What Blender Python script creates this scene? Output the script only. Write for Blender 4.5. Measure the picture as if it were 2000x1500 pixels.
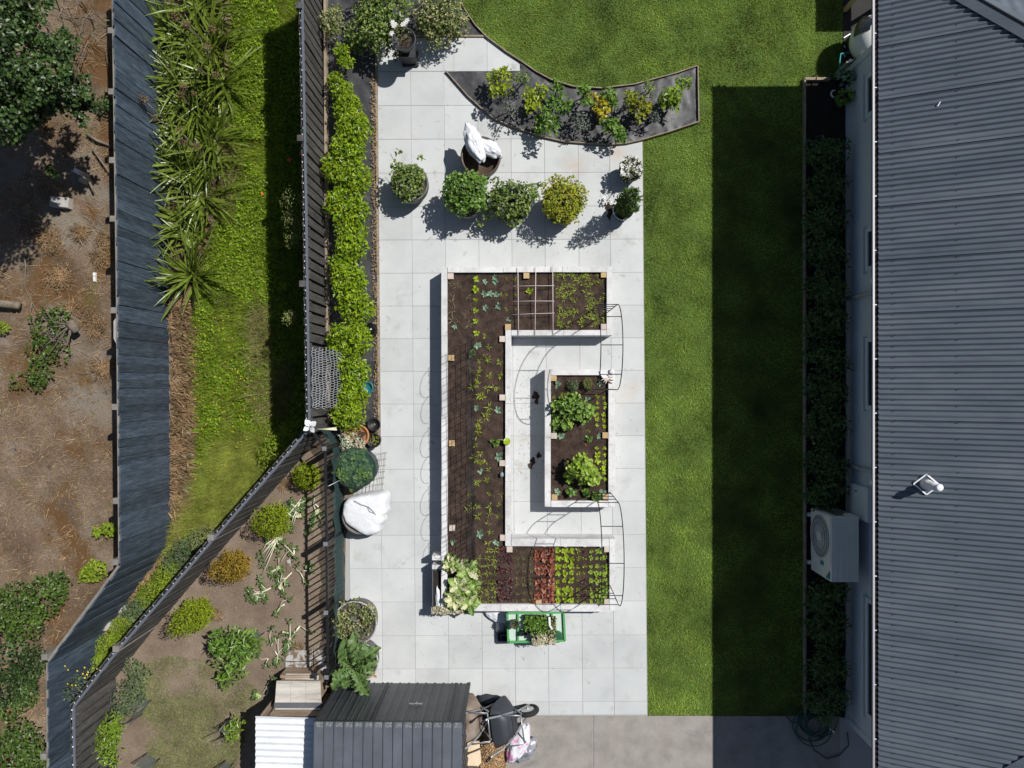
import bpy, bmesh, math, random
import numpy as np
from mathutils import Vector, Matrix, noise
from mathutils.geometry import delaunay_2d_cdt

for o in list(bpy.data.objects):
    bpy.data.objects.remove(o)
SC = bpy.context.scene
COL = SC.collection
rng = np.random.default_rng(7)

# ------------------------------------------------------------------ camera
CAM_H = 12.84
FPX = 1387.0
d = Vector((-18.0 / FPX, 0.0, -1.0)).normalized()
zc = -d
xc = Vector((0, 1, 0)).cross(zc).normalized()
yc = zc.cross(xc)
RC = Matrix((xc, yc, zc)).transposed()
cam_data = bpy.data.cameras.new("camera")
cam_data.sensor_fit = 'HORIZONTAL'
cam_data.sensor_width = 36.0
cam_data.lens = 36.0 * FPX / 2000.0
cam_data.clip_end = 1000.0
cam = bpy.data.objects.new("camera", cam_data)
COL.objects.link(cam)
cam.matrix_world = Matrix.Translation((0, 0, CAM_H)) @ RC.to_4x4()
SC.camera = cam

# ------------------------------------------------------------------ light
SUN_DIR = Vector((0.63, 0.40, 1.0)).normalized()
SUN_EL = math.asin(SUN_DIR.z)
SUN_ROT = math.atan2(SUN_DIR.x, SUN_DIR.y)
world = bpy.data.worlds.new("World")
SC.world = world
world.use_nodes = True
wn = world.node_tree.nodes
bg = wn.get("Background") or wn.new("ShaderNodeBackground")
sky = wn.new("ShaderNodeTexSky")
sky.sky_type = 'NISHITA'
sky.sun_disc = False
sky.sun_elevation = SUN_EL
sky.sun_rotation = SUN_ROT
world.node_tree.links.new(sky.outputs[0], bg.inputs[0])
bg.inputs[1].default_value = 0.05
sun_data = bpy.data.lights.new("sun", 'SUN')
sun_data.energy = 4.6
sun_data.angle = math.radians(0.53)
sun_data.color = (1.0, 0.975, 0.93)
sun = bpy.data.objects.new("sun", sun_data)
sun.rotation_euler = SUN_DIR.to_track_quat('Z', 'Y').to_euler()
sun.location = SUN_DIR * 40
COL.objects.link(sun)
SC.view_settings.view_transform = 'Standard'
SC.view_settings.look = 'None'
SC.view_settings.gamma = 1.0
SC.view_settings.use_curve_mapping = False
SC.view_settings.exposure = 0.1

# ------------------------------------------------------------------ helpers
def P(px, py, z=0.0):
    """the point at height z that the lens shows at photograph pixel px, py"""
    v = RC @ Vector(((px - 1000.0) / FPX, -(py - 750.0) / FPX, -1.0))
    t = (z - CAM_H) / v.z
    return Vector((v.x * t, v.y * t, z))

def PZ(px, py, zs, z):
    """seen at height zs, dropped (or lifted) to height z"""
    p = P(px, py, zs)
    p.z = z
    return p

def PL(pts, z=0.0):
    return [P(a, b, z) for a, b in pts]

def nz(x, y, z=0.0, s=1.0):
    return noise.noise(Vector((x * s, y * s, z)))

class MB:
    def __init__(self):
        self.v = []; self.f = []; self.n = 0
    def add(self, verts, faces, mi=0, smooth=False):
        verts = np.asarray(verts, dtype=np.float64).reshape(-1, 3)
        groups = {}
        for fc in faces:
            groups.setdefault(len(fc), []).append(fc)
        for k, g in groups.items():
            self.f.append((np.asarray(g, dtype=np.int64) + self.n, mi, smooth))
        self.v.append(verts); self.n += len(verts)
        return self
    def addarr(self, verts, farr, mi=0, smooth=False):
        self.v.append(verts); self.f.append((farr + self.n, mi, smooth)); self.n += len(verts)
        return self
    def box(self, a, b, mi=0):
        x0, y0, z0 = a; x1, y1, z1 = b
        x0, x1 = min(x0, x1), max(x0, x1); y0, y1 = min(y0, y1), max(y0, y1); z0, z1 = min(z0, z1), max(z0, z1)
        v = [(x0,y0,z0),(x1,y0,z0),(x1,y1,z0),(x0,y1,z0),(x0,y0,z1),(x1,y0,z1),(x1,y1,z1),(x0,y1,z1)]
        return self.add(v, [(0,3,2,1),(4,5,6,7),(0,1,5,4),(1,2,6,5),(2,3,7,6),(3,0,4,7)], mi)
    def prism(self, poly, z0, z1, mi=0, bevel=0.0):
        """polygon (world xy) extruded; counter-clockwise enforced; bevel insets the top edge"""
        pts = [(p[0], p[1]) for p in poly]
        a = sum(pts[i][0]*pts[(i+1) % len(pts)][1]-pts[(i+1) % len(pts)][0]*pts[i][1] for i in range(len(pts)))
        if a < 0: pts = pts[::-1]
        n = len(pts)
        rings = [[(x, y, z0) for x, y in pts]]
        if bevel > 0:
            rings.append([(x, y, z1 - bevel) for x, y in pts])
            cx = sum(p[0] for p in pts)/n; cy = sum(p[1] for p in pts)/n
            top = []
            for x, y in pts:
                dx, dy = cx - x, cy - y; l = math.hypot(dx, dy) or 1
                top.append((x + dx/l*bevel*1.4, y + dy/l*bevel*1.4, z1))
            rings.append(top)
        else:
            rings.append([(x, y, z1) for x, y in pts])
        v = [p for r in rings for p in r]
        f = []
        for k in range(len(rings)-1):
            for i in range(n):
                j = (i+1) % n
                f.append((k*n+i, k*n+j, (k+1)*n+j, (k+1)*n+i))
        f.append(tuple(range((len(rings)-1)*n, len(rings)*n)))
        f.append(tuple(range(n-1, -1, -1)))
        return self.add(v, f, mi)
    def beam(self, p, q, w, h, mi=0, up=(0, 0, 1)):
        """box along p->q, w wide, h tall (along up), centred on the line"""
        p = Vector(p); q = Vector(q); t = (q - p).normalized(); up = Vector(up)
        s = t.cross(up)
        if s.length < 1e-5: s = t.cross(Vector((0, 1, 0)))
        s.normalize(); u = s.cross(t).normalized()
        v = []
        for c in (p, q):
            for a, b in ((-1,-1),(1,-1),(1,1),(-1,1)):
                v.append(c + s*(a*w/2) + u*(b*h/2))
        return self.add([tuple(x) for x in v], [(0,1,2,3),(7,6,5,4),(0,4,5,1),(1,5,6,2),(2,6,7,3),(3,7,4,0)], mi)
    def tube(self, path, r, n=6, mi=0, closed=False, r2=None):
        path = [Vector(p) for p in path]; m = len(path)
        v = []; f = []
        for i, c in enumerate(path):
            a = path[(i-1) % m] if (i > 0 or closed) else c
            b = path[(i+1) % m] if (i < m-1 or closed) else c
            t = (b - a).normalized() if (b-a).length > 1e-9 else Vector((0, 0, 1))
            s = t.cross(Vector((0, 0, 1)))
            if s.length < 1e-3: s = t.cross(Vector((0, 1, 0)))
            s.normalize(); u = s.cross(t)
            rr = r if r2 is None else r + (r2 - r) * i / max(1, m-1)
            for k in range(n):
                an = 2*math.pi*k/n
                v.append(tuple(c + s*(math.cos(an)*rr) + u*(math.sin(an)*rr)))
        for i in range(m if closed else m-1):
            for k in range(n):
                j = (i+1) % m
                f.append((i*n+k, i*n+(k+1) % n, j*n+(k+1) % n, j*n+k))
        if not closed:
            f.append(tuple(range(n-1, -1, -1))); f.append(tuple(range((m-1)*n, m*n)))
        return self.add(v, f, mi, True)
    def lathe(self, c, prof, n=28, mi=0, sx=1.0, sy=1.0, cap=True, axis_shift=None):
        """profile [(r, z)] turned about the vertical through c"""
        v = []; f = []; m = len(prof)
        for i, (r, z) in enumerate(prof):
            for k in range(n):
                a = 2*math.pi*k/n
                v.append((c[0]+math.cos(a)*r*sx, c[1]+math.sin(a)*r*sy, c[2]+z))
        for i in range(m-1):
            for k in range(n):
                f.append((i*n+k, i*n+(k+1) % n, (i+1)*n+(k+1) % n, (i+1)*n+k))
        if cap:
            f.append(tuple(range((m-1)*n, m*n)))
            f.append(tuple(range(n-1, -1, -1)))
        return self.add(v, f, mi, True)
    def ball(self, c, r, nu=10, nv=7, mi=0, jit=0.0):
        rx, ry, rz = (r, r, r) if np.isscalar(r) else r
        v = []; f = []
        for i in range(nv+1):
            th = math.pi*i/nv
            for k in range(nu):
                a = 2*math.pi*k/nu
                q = Vector((math.sin(th)*math.cos(a), math.sin(th)*math.sin(a), math.cos(th)))
                s = 1 + jit*noise.noise(q*1.7 + Vector(c)*3.1)
                v.append((c[0]+q.x*rx*s, c[1]+q.y*ry*s, c[2]+q.z*rz*s))
        for i in range(nv):
            for k in range(nu):
                f.append((i*nu+k, (i+1)*nu+k, (i+1)*nu+(k+1) % nu, i*nu+(k+1) % nu))
        return self.add(v, f, mi, True)
    def build(self, name, mats, parent=None, origin=None, link=True):
        me = mesh_of(self, name, mats, parent, origin)
        o = bpy.data.objects.new(name, me)
        if parent is not None: o.parent = parent
        elif origin is not None: o.location = origin
        if link: COL.objects.link(o)
        return o

def chain_loc(p):
    l = Vector((0, 0, 0))
    while p is not None:
        l += p.location; p = p.parent
    return l

def mesh_of(mb, name, mats, parent=None, origin=None):
    me = bpy.data.meshes.new(name)
    if not isinstance(mats, (list, tuple)): mats = [mats]
    for m in mats: me.materials.append(m)
    if mb.n == 0: return me
    v = np.concatenate([np.asarray(x, dtype=np.float64) for x in mb.v])
    off = chain_loc(parent) if parent is not None else (Vector(origin) if origin is not None else Vector((0, 0, 0)))
    v = v - np.array(off)
    me.vertices.add(len(v)); me.vertices.foreach_set("co", v.astype(np.float32).ravel())
    li = []; ls = []; mi = []; sm = []; pos = 0
    for fa, m, s in mb.f:
        k = fa.shape[1]; n = fa.shape[0]
        li.append(fa.ravel()); ls.append(pos + np.arange(n)*k); pos += n*k
        mi.append(np.full(n, m)); sm.append(np.full(n, s))
    li = np.concatenate(li); ls = np.concatenate(ls)
    me.loops.add(len(li)); me.loops.foreach_set("vertex_index", li.astype(np.int32))
    me.polygons.add(len(ls)); me.polygons.foreach_set("loop_start", ls.astype(np.int32))
    me.polygons.foreach_set("material_index", np.concatenate(mi).astype(np.int32))
    me.polygons.foreach_set("use_smooth", np.concatenate(sm).astype(bool))
    me.update(calc_edges=True)
    return me

def tag(o, label=None, cat=None, group=None, kind=None):
    if label: o['label'] = label
    if cat: o['category'] = cat
    if group: o['group'] = group
    if kind: o['kind'] = kind
    return o

def thing(name, label, cat, loc=(0, 0, 0), group=None):
    o = bpy.data.objects.new(name, None)
    o.location = loc; o.empty_display_size = 0.1
    COL.objects.link(o)
    return tag(o, label, cat, group)

def inst(name, me, loc=(0, 0, 0), rot=(0, 0, 0), sc=1.0, parent=None):
    o = bpy.data.objects.new(name, me)
    o.location = loc; o.rotation_euler = rot
    o.scale = (sc, sc, sc) if np.isscalar(sc) else sc
    if parent is not None: o.parent = parent
    COL.objects.link(o)
    return o

def dup(root, loc, rotz=None, label=None, group=None, sc=None):
    r = root.copy(); COL.objects.link(r); r.location = loc
    if rotz is not None: r.rotation_euler = (0, 0, rotz)
    if sc is not None: r.scale = (sc, sc, sc)
    if label: r['label'] = label
    if group: r['group'] = group
    for ch in root.children:
        c = ch.copy(); COL.objects.link(c); c.parent = r
        for g in ch.children:
            q = g.copy(); COL.objects.link(q); q.parent = c
    return r

def inside(poly, x, y):
    r = np.zeros(len(x), bool); n = len(poly); j = n-1
    for i in range(n):
        xi, yi = poly[i][0], poly[i][1]; xj, yj = poly[j][0], poly[j][1]
        c = ((yi > y) != (yj > y)) & (x < (xj-xi)*(y-yi)/((yj-yi) or 1e-12)+xi)
        r ^= c; j = i
    return r

def scatter(poly, n, g=rng):
    xs = [p[0] for p in poly]; ys = [p[1] for p in poly]
    out = np.zeros((0, 2))
    while len(out) < n:
        q = np.column_stack([g.uniform(min(xs), max(xs), n), g.uniform(min(ys), max(ys), n)])
        out = np.concatenate([out, q[inside(poly, q[:, 0], q[:, 1])]])
    return out[:n]

def patch(name, poly, step, zf, mat, parent=None, kind='structure', jit=0.35):
    """a relief sheet that fills a polygon"""
    pts = [Vector((p[0], p[1])) for p in poly]
    # refine the outline
    b = []
    for i in range(len(pts)):
        p, q = pts[i], pts[(i+1) % len(pts)]
        m = max(1, int((q-p).length/step))
        for k in range(m): b.append(p.lerp(q, k/m))
    xs = [p.x for p in pts]; ys = [p.y for p in pts]
    gx, gy = np.meshgrid(np.arange(min(xs), max(xs), step), np.arange(min(ys), max(ys), step))
    gx = gx.ravel() + rng.uniform(-jit, jit, gx.size)*step; gy = gy.ravel() + rng.uniform(-jit, jit, gy.size)*step
    k = inside([(p.x, p.y) for p in b], gx, gy)
    verts = b + [Vector((x, y)) for x, y in zip(gx[k], gy[k])]
    r = delaunay_2d_cdt(verts, [], [list(range(len(b)))], 1, 1e-5)
    v = [(p.x, p.y, zf(p.x, p.y)) for p in r[0]]
    mb = MB(); 
    faces = []
    for f in r[2]:
        a = (v[f[1]][0]-v[f[0]][0])*(v[f[2]][1]-v[f[0]][1])-(v[f[2]][0]-v[f[0]][0])*(v[f[1]][1]-v[f[0]][1])
        faces.append(tuple(f) if a > 0 else tuple(f)[::-1])
    mb.add(v, faces, 0, True)
    o = mb.build(name, mat, parent)
    if parent is None and kind: o['kind'] = kind
    return o

def unit(a):
    return a / np.maximum(np.linalg.norm(a, axis=1, keepdims=True), 1e-9)

def leaves(mb, pos, dr, nm, L, W, fold=0.25, droop=0.1, mi=0, mid=0.45):
    """folded diamond leaves, vectorised; every leaf is an island of its own"""
    n = len(pos)
    dr = unit(dr - nm*np.sum(dr*nm, axis=1, keepdims=True)); sd = np.cross(nm, dr)
    L = np.broadcast_to(np.asarray(L, float), (n,))[:, None]; W = np.broadcast_to(np.asarray(W, float), (n,))[:, None]
    b = pos; t = pos + dr*L - nm*L*droop
    m = pos + dr*L*mid + nm*W*fold
    l = m - sd*W/2; r = m + sd*W/2
    v = np.stack([b, r, t, l], axis=1).reshape(-1, 3)
    i = np.arange(n)[:, None]*4
    f = np.concatenate([i + np.array([[0, 1, 2]]), i + np.array([[0, 2, 3]])], axis=0)
    mb.addarr(v, f, mi)

def rl(mb, pos, dr, nm, L, W, mi=0, droop=0.12, cup=0.12):
    """rounder leaves of six points"""
    n = len(pos)
    dr = unit(dr - nm*np.sum(dr*nm, axis=1, keepdims=True)); sd = np.cross(nm, dr)
    L = np.broadcast_to(np.asarray(L, float), (n,))[:, None]; W = np.broadcast_to(np.asarray(W, float), (n,))[:, None]
    def q(a, s, u): return pos + dr*L*a + sd*W*s + nm*L*u
    v = np.stack([q(0,0,0), q(.28,.42,cup), q(.68,.46,cup*.5), q(1,0,-droop), q(.68,-.46,cup*.5), q(.28,-.42,cup)], axis=1).reshape(-1, 3)
    i = np.arange(n)[:, None]*6
    f = np.concatenate([i + np.array([[0,1,2,3]]), i + np.array([[0,3,4,5]])], axis=0)
    mb.addarr(v, f, mi)

def blob(mb, c, r, n, L, W, g=rng, shell=0.5, up=0.3, mi=0, rnd=0.8, round_=False, lo=-0.35, fold=0.25, tilt=0.7):
    """leaves through the outer part of an ellipsoid"""
    r = np.broadcast_to(np.asarray(r, float), (3,))
    v = unit(g.normal(size=(n*2, 3))); v = v[v[:, 2] > lo][:n]; n = len(v)
    # clumps: pull radius by a lumpy noise
    lump = np.array([noise.noise(Vector(q*2.3) + Vector(c)*5.0) for q in v])
    rr = (shell + (1-shell)*np.sqrt(g.uniform(0, 1, n))) * (1 + 0.34*lump)
    pos = np.array(c) + v*r*rr[:, None]
    nm = unit(v*0.55 + np.array([0, 0, tilt]) + g.normal(size=(n, 3))*0.45)
    dr = v*0.7 + g.normal(size=(n, 3))*rnd + np.array([0, 0, up])
    s = g.uniform(0.65, 1.25, n)
    (rl if round_ else leaves)(mb, pos, dr, nm, L*s, W*s, mi=mi, **({} if round_ else {'fold': fold}))

# ------------------------------------------------------------------ materials
def _nt(name):
    m = bpy.data.materials.new(name); m.use_nodes = True
    t = m.node_tree; b = t.nodes.get("Principled BSDF")
    return m, t, b
def N(t, k, **kw):
    n = t.nodes.new(k)
    for a, v in kw.items(): setattr(n, a, v)
    return n
def ramp(t, stops, fac):
    r = N(t, "ShaderNodeValToRGB"); e = r.color_ramp.elements
    while len(e) < len(stops): e.new(0.5)
    for i, (p, c) in enumerate(stops):
        e[i].position = p; e[i].color = (c[0], c[1], c[2], 1)
    t.links.new(fac, r.inputs[0]); return r.outputs[0]
def mixc(t, fac, a, b, mode='MIX'):
    m = N(t, "ShaderNodeMix", data_type='RGBA', blend_type=mode)
    for s, x in ((m.inputs[0], fac), (m.inputs[6], a), (m.inputs[7], b)):
        if hasattr(x, 'is_linked') or hasattr(x, 'links'): t.links.new(x, s)
        elif isinstance(x, (int, float)): s.default_value = x
        else: s.default_value = (x[0], x[1], x[2], 1)
    return m.outputs[2]
def coords(t, kind, stretch=(1, 1, 1), rot=(0, 0, 0)):
    if kind == 'W':
        s = N(t, "ShaderNodeNewGeometry").outputs['Position']
    else:
        s = N(t, "ShaderNodeTexCoord").outputs['Object']
    mp = N(t, "ShaderNodeMapping"); mp.inputs['Scale'].default_value = stretch; mp.inputs['Rotation'].default_value = rot
    t.links.new(s, mp.inputs[0]); return mp.outputs[0]
def noi(t, vec, scale, detail=5, rough=0.6, dist=0.0):
    n = N(t, "ShaderNodeTexNoise"); n.inputs['Scale'].default_value = scale
    n.inputs['Detail'].default_value = detail; n.inputs['Roughness'].default_value = rough; n.inputs['Distortion'].default_value = dist
    t.links.new(vec, n.inputs['Vector']); return n.outputs[0]

def M(name, stops, scale=6.0, rough=0.75, bump=0.0, bscale=40.0, metal=0.0, spec=0.4, where='W', stretch=(1, 1, 1),
      objvar=0.0, fine=None, detail=6, lo=0.3, hi=0.7, rot=(0, 0, 0), patches=None):
    """noise between colour stops, finer grain on top, optional per-object tone and stains"""
    m, t, b = _nt(name)
    vec = coords(t, where, stretch, rot)
    if isinstance(stops[0], (int, float)): stops = [stops, stops]
    k = len(stops)
    st = [(lo + (hi-lo)*i/(k-1), c) for i, c in enumerate(stops)]
    col = ramp(t, st, noi(t, vec, scale, detail))
    if fine:
        fs, amt = fine
        g = ramp(t, [(0.3, (1-amt,)*3), (0.7, (1+amt,)*3)], noi(t, vec, fs, 3))
        col = mixc(t, 1.0, col, g, 'MULTIPLY')
    if patches:
        for ps, lo_, hi_, pc in patches:
            f = ramp(t, [(lo_, (0, 0, 0)), (hi_, (1, 1, 1))], noi(t, vec, ps, 5, 0.65, 0.4))
            col = mixc(t, f, col, pc)
    if objvar:
        oi = N(t, "ShaderNodeObjectInfo")
        g = ramp(t, [(0, (1-objvar,)*3), (1, (1+objvar,)*3)], oi.outputs['Random'])
        col = mixc(t, 1.0, col, g, 'MULTIPLY')
    t.links.new(col, b.inputs['Base Color'])
    b.inputs['Roughness'].default_value = rough; b.inputs['Metallic'].default_value = metal
    b.inputs['Specular IOR Level'].default_value = spec
    if bump:
        bp = N(t, "ShaderNodeBump"); bp.inputs['Strength'].default_value = bump; bp.inputs['Distance'].default_value = 0.02
        t.links.new(noi(t, vec, bscale, 6), bp.inputs['Height']); t.links.new(bp.outputs[0], b.inputs['Normal'])
    return m

def LM(name, cols, rough=0.45, trans=0.25, tcol=None, clump=3.0, spec=0.5, clumpamt=0.35):
    """leaf: tone per leaf plus tone per clump, light passing through"""
    m, t, b = _nt(name)
    geo = N(t, "ShaderNodeNewGeometry")
    k = len(cols)
    col = ramp(t, [(i/(k-1) if k > 1 else 0, c) for i, c in enumerate(cols)], geo.outputs['Random Per Island'])
    g = ramp(t, [(0.3, (1-clumpamt,)*3), (0.7, (1+clumpamt,)*3)], noi(t, coords(t, 'W'), clump, 3))
    col = mixc(t, 1.0, col, g, 'MULTIPLY')
    t.links.new(col, b.inputs['Base Color']); b.inputs['Roughness'].default_value = rough
    b.inputs['Specular IOR Level'].default_value = spec
    if trans:
        tr = N(t, "ShaderNodeBsdfTranslucent")
        tc = mixc(t, 1.0, col, tcol or (1.6, 1.5, 0.5), 'MULTIPLY')
        t.links.new(tc, tr.inputs[0])
        mx = N(t, "ShaderNodeMixShader"); mx.inputs[0].default_value = trans
        t.links.new(b.outputs[0], mx.inputs[1]); t.links.new(tr.outputs[0], mx.inputs[2])
        t.links.new(mx.outputs[0], t.nodes.get("Material Output").inputs[0])
    return m

ORD = ['first', 'second', 'third', 'fourth', 'fifth', 'sixth', 'seventh', 'eighth', 'ninth', 'tenth', 'eleventh', 'twelfth',
       'thirteenth', 'fourteenth', 'fifteenth', 'sixteenth', 'seventeenth', 'eighteenth', 'nineteenth', 'twentieth']

def stains(m):
    """tan and dark marks where soil and pots have stood on the paving"""
    t = m.node_tree; b = t.nodes.get('Principled BSDF'); src = b.inputs['Base Color'].links[0].from_socket
    pos = N(t, 'ShaderNodeNewGeometry').outputs['Position']; nn = noi(t, pos, 4.5, 6, .7, .6)
    for px, py, r, c in ((1120,325,.75,(.46,.37,.29)), (1205,300,.5,(.45,.36,.27)), (1195,455,.45,(.33,.32,.30)), (775,640,.25,(.33,.33,.32)), (775,690,.3,(.36,.36,.35)), (820,770,.28,(.33,.33,.31)),
                         (1020,860,.5,(.42,.39,.35)), (1040,690,.35,(.36,.35,.34)), (700,1090,.3,(.37,.33,.28)), (960,1350,.5,(.42,.41,.39)), (930,1230,.45,(.42,.42,.41)), (1120,1225,.3,(.36,.36,.34)), (1225,470,.35,(.35,.34,.32)), (1015,905,.3,(.38,.34,.29))):
        p = P(px, py, .05)
        d_ = N(t, 'ShaderNodeVectorMath', operation='DISTANCE'); t.links.new(pos, d_.inputs[0]); d_.inputs[1].default_value = p
        a = N(t, 'ShaderNodeMath', operation='MULTIPLY_ADD'); t.links.new(d_.outputs['Value'], a.inputs[0]); a.inputs[1].default_value = -.75/r; t.links.new(nn, a.inputs[2])
        f = ramp(t, [(.22, (0, 0, 0)), (.62, (.75, .75, .75))], a.outputs[0]); src = mixc(t, f, src, c)
    t.links.new(src, b.inputs['Base Color']); return m

X = {}
X['soil'] = M('dry_soil', [(.10,.075,.055), (.19,.15,.115), (.26,.215,.17)], 1.6, .95, .7, 60, fine=(45, .35), patches=[(2.2, .56, .66, (.12,.06,.02))])
X['low_soil'] = M('wild_soil', [(.082,.054,.033), (.157,.111,.073), (.235,.178,.128)], 1.1, .95, .8, 55, fine=(38, .45),
                  patches=[(0.55, .53, .64, (.20,.175,.145)), (0.8, .52, .62, (.115,.06,.022)), (0.9, .60, .70, (.10,.10,.03)), (9, .62, .72, (.05,.035,.025))])
X['yard'] = M('yard_soil', [(.135,.098,.070), (.195,.147,.107), (.255,.20,.152)], 1.4, .95, .6, 70, fine=(60, .25))
X['bedsoil'] = M('compost', [(.024,.015,.011), (.056,.035,.026), (.088,.056,.042)], 7, .95, 1.0, 90, fine=(120, .7), patches=[(60, .66, .72, (.16,.11,.08))])
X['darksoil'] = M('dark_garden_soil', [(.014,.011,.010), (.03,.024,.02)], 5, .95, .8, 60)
X['lawnbase'] = M('lawn_base', [(.06,.11,.018), (.09,.15,.028)], 2.2, .95, .5, 120, fine=(90, .3))
X['paver'] = M('concrete_paver', [(.445,.457,.46), (.495,.508,.508), (.53,.543,.54)], 1.6, .82, .08, 130, fine=(160, .05), objvar=.055,
               patches=[(2.1, .58, .74, (.41,.415,.41)), (5.5, .63, .74, (.34,.34,.33)), (.8, .62, .76, (.50,.455,.405)), (30, .72, .76, (.28,.27,.25))])
X['paver'] = stains(X['paver'])
X['joint'] = M('paver_joint', (.36,.355,.34), 20, .95, .3, 100)
X['slab'] = M('concrete_slab', [(.215,.20,.18), (.275,.255,.23), (.315,.295,.27)], 3.0, .85, .12, 120, fine=(110, .10), patches=[(2.0, .58, .72, (.20,.19,.175)), (26, .70, .74, (.10,.09,.08))])
X['timber_white'] = M('weathered_pale_timber', [(.46,.45,.445), (.60,.595,.59), (.67,.665,.665)], 3, .85, .25, 25, stretch=(1, 1, 1), fine=(45, .12), objvar=.07, patches=[(7, .60, .72, (.40,.385,.37)), (22, .66, .72, (.33,.305,.28)), (3, .66, .78, (.44,.40,.35))])
X['timber_new'] = M('new_pine', [(.42,.29,.14), (.52,.38,.2)], 12, .8, .1, 60, objvar=.12)
X['timber_pink'] = M('greyed_pine', [(.48,.40,.34), (.56,.48,.42)], 12, .8, .1, 60, objvar=.1)
X['fence_blue'] = M('stained_paling', [(.030,.044,.066), (.050,.071,.10), (.080,.108,.142)], 4, .6, .25, 18, stretch=(5, 5, .6), fine=(9, .35), objvar=.3, spec=.5,
                    patches=[(14, .68, .75, (.19,.225,.27)), (3, .6, .8, (.085,.12,.17))])
X['fence_dark'] = M('dark_paling', [(.045,.042,.041), (.072,.068,.065), (.098,.092,.087)], 3, .75, .2, 20, stretch=(4, 4, .7), fine=(12, .2), objvar=.15)
X['fence_cap'] = M('fence_rail', (.10,.115,.14), 8, .7, .1, 40)
X['post_grey'] = M('weathered_post', [(.16,.15,.13), (.26,.245,.22)], 6, .9, .3, 30)
X['blackmetal'] = M('black_metal', (.012,.012,.014), 10, .45, 0, spec=.5)
X['greymetal'] = M('grey_steel', [(.30,.31,.33), (.42,.43,.45)], 8, .4, .05, 60, metal=.6)
X['roof'] = M('roof_paint', [(.070,.089,.113), (.092,.112,.139), (.115,.136,.163)], 1.3, .5, 0, where='W', stretch=(.35, 2.2, 1), fine=(7, .07), spec=.45, patches=[(2.5, .66, .80, (.13,.14,.15))])
X['gutter_w'] = M('gutter_lip', (.62,.62,.66), 5, .4)
X['gutter_d'] = M('gutter_inside', [(.03,.022,.022), (.07,.05,.045)], 20, .9, .4, 60)
X['wall'] = M('pale_wall', [(.46,.51,.58), (.5,.55,.62)], 2, .7, .05, 80)
X['trim'] = M('wall_trim', (.52,.57,.62), 4, .6)
X['glass'] = M('window_glass', (.02,.025,.03), 4, .08, spec=.8)
X['shed'] = M('shed_steel', [(.040,.044,.050), (.055,.06,.067)], 2, .42, 0, fine=(5, .12), objvar=.06, spec=.5)
X['shedtrim'] = M('shed_trim', (.03,.034,.04), 3, .45)
X['coopwood'] = M('weathered_ply', [(.30,.27,.23), (.46,.43,.385), (.55,.52,.48)], 2.2, .85, .15, 30, stretch=(.6, 5, 5), fine=(30, .15))
X['coopwood_brown'] = M('brown_ply', [(.22,.15,.10), (.38,.30,.23)], 3, .85, .15, 30, stretch=(.6, 5, 5), fine=(30, .2))
X['whitesteel'] = M('white_steel', [(.66,.68,.72), (.76,.78,.80)], 3, .4, 0, fine=(8, .05))
X['weedmat'] = M('weed_mat', [(.022,.022,.025), (.036,.036,.041), (.052,.051,.056)], 2.5, .5, .12, 40, fine=(9, .2), spec=.5, patches=[(3.2, .64, .74, (.10,.085,.07))])
X['edgewood'] = M('edging_timber', [(.20,.15,.10), (.36,.30,.23)], 9, .9, .2, 40)
X['potbrown'] = M('brown_glaze', [(.06,.042,.03), (.11,.08,.06)], 5, .45, .05, 40)
X['barrel'] = M('barrel_grey', [(.10,.09,.085), (.18,.165,.155)], 5, .65, .15, 30, stretch=(6, 6, .7))
X['barrel_dark'] = M('barrel_dark', [(.02,.026,.026), (.045,.052,.05)], 6, .5, .05, 40)
X['blackpot'] = M('black_plastic', (.014,.014,.016), 5, .5)
X['stonepot'] = M('black_stone', [(.018,.019,.022), (.04,.043,.048)], 9, .55, .15, 50)
X['terracotta'] = M('terracotta', [(.36,.15,.07), (.48,.22,.11)], 7, .85, .1, 60)
X['whiteplastic'] = M('white_plastic_sheet', [(.60,.62,.66), (.75,.76,.78)], 5, .5, .2, 24, fine=(40, .04))
X['fleece'] = M('white_fleece', [(.62,.635,.66), (.72,.73,.75)], 6, .8, .35, 28)
X['silver'] = M('silver_film', [(.18,.18,.20), (.55,.55,.6)], 7, .3, .5, 12, metal=.5)
X['pinkbag'] = M('printed_bag', [(.70,.69,.74), (.66,.66,.72), (.62,.25,.45)], 6, .4, .3, 14, lo=.4, hi=.62)
X['teal'] = M('teal_plastic', (.02,.15,.17), 5, .4)
X['greenpaint'] = M('green_paint', (.09,.33,.11), 5, .45)
X['clear_green'] = M('pale_green_panel', (.50,.60,.53), 5, .3)
X['rust'] = M('rusty_steel', [(.10,.07,.055), (.20,.15,.12), (.26,.22,.18)], 6, .8, .1, 40)
X['tyre'] = M('tyre_rubber', (.018,.018,.018), 20, .85, .1, 80)
X['rimwhite'] = M('wheel_rim', (.55,.55,.52), 6, .5)
X['rimbrown'] = M('wheel_rim_rust', [(.10,.055,.035), (.20,.11,.07)], 8, .7)
X['chips'] = LM('wood_chip', [(.22,.12,.055), (.40,.25,.12), (.55,.40,.23), (.32,.2,.1)], .9, 0)
X['plywood'] = M('pale_board', [(.56,.40,.24), (.68,.53,.36), (.72,.6,.46)], 4, .8, .1, 40)
X['straw'] = LM('straw', [(.20,.13,.07), (.34,.23,.125), (.44,.31,.18), (.27,.17,.09)], .9, .1)
X['twig'] = M('twig_bark', [(.12,.095,.07), (.24,.2,.155)], 9, .95, .2, 60)
X['bark'] = M('bark', [(.06,.045,.035), (.14,.11,.085)], 9, .95, .5, 40)
X['stone'] = M('river_stone', [(.22,.215,.205), (.38,.375,.36)], 5, .85, .2, 40, objvar=.2)
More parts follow.
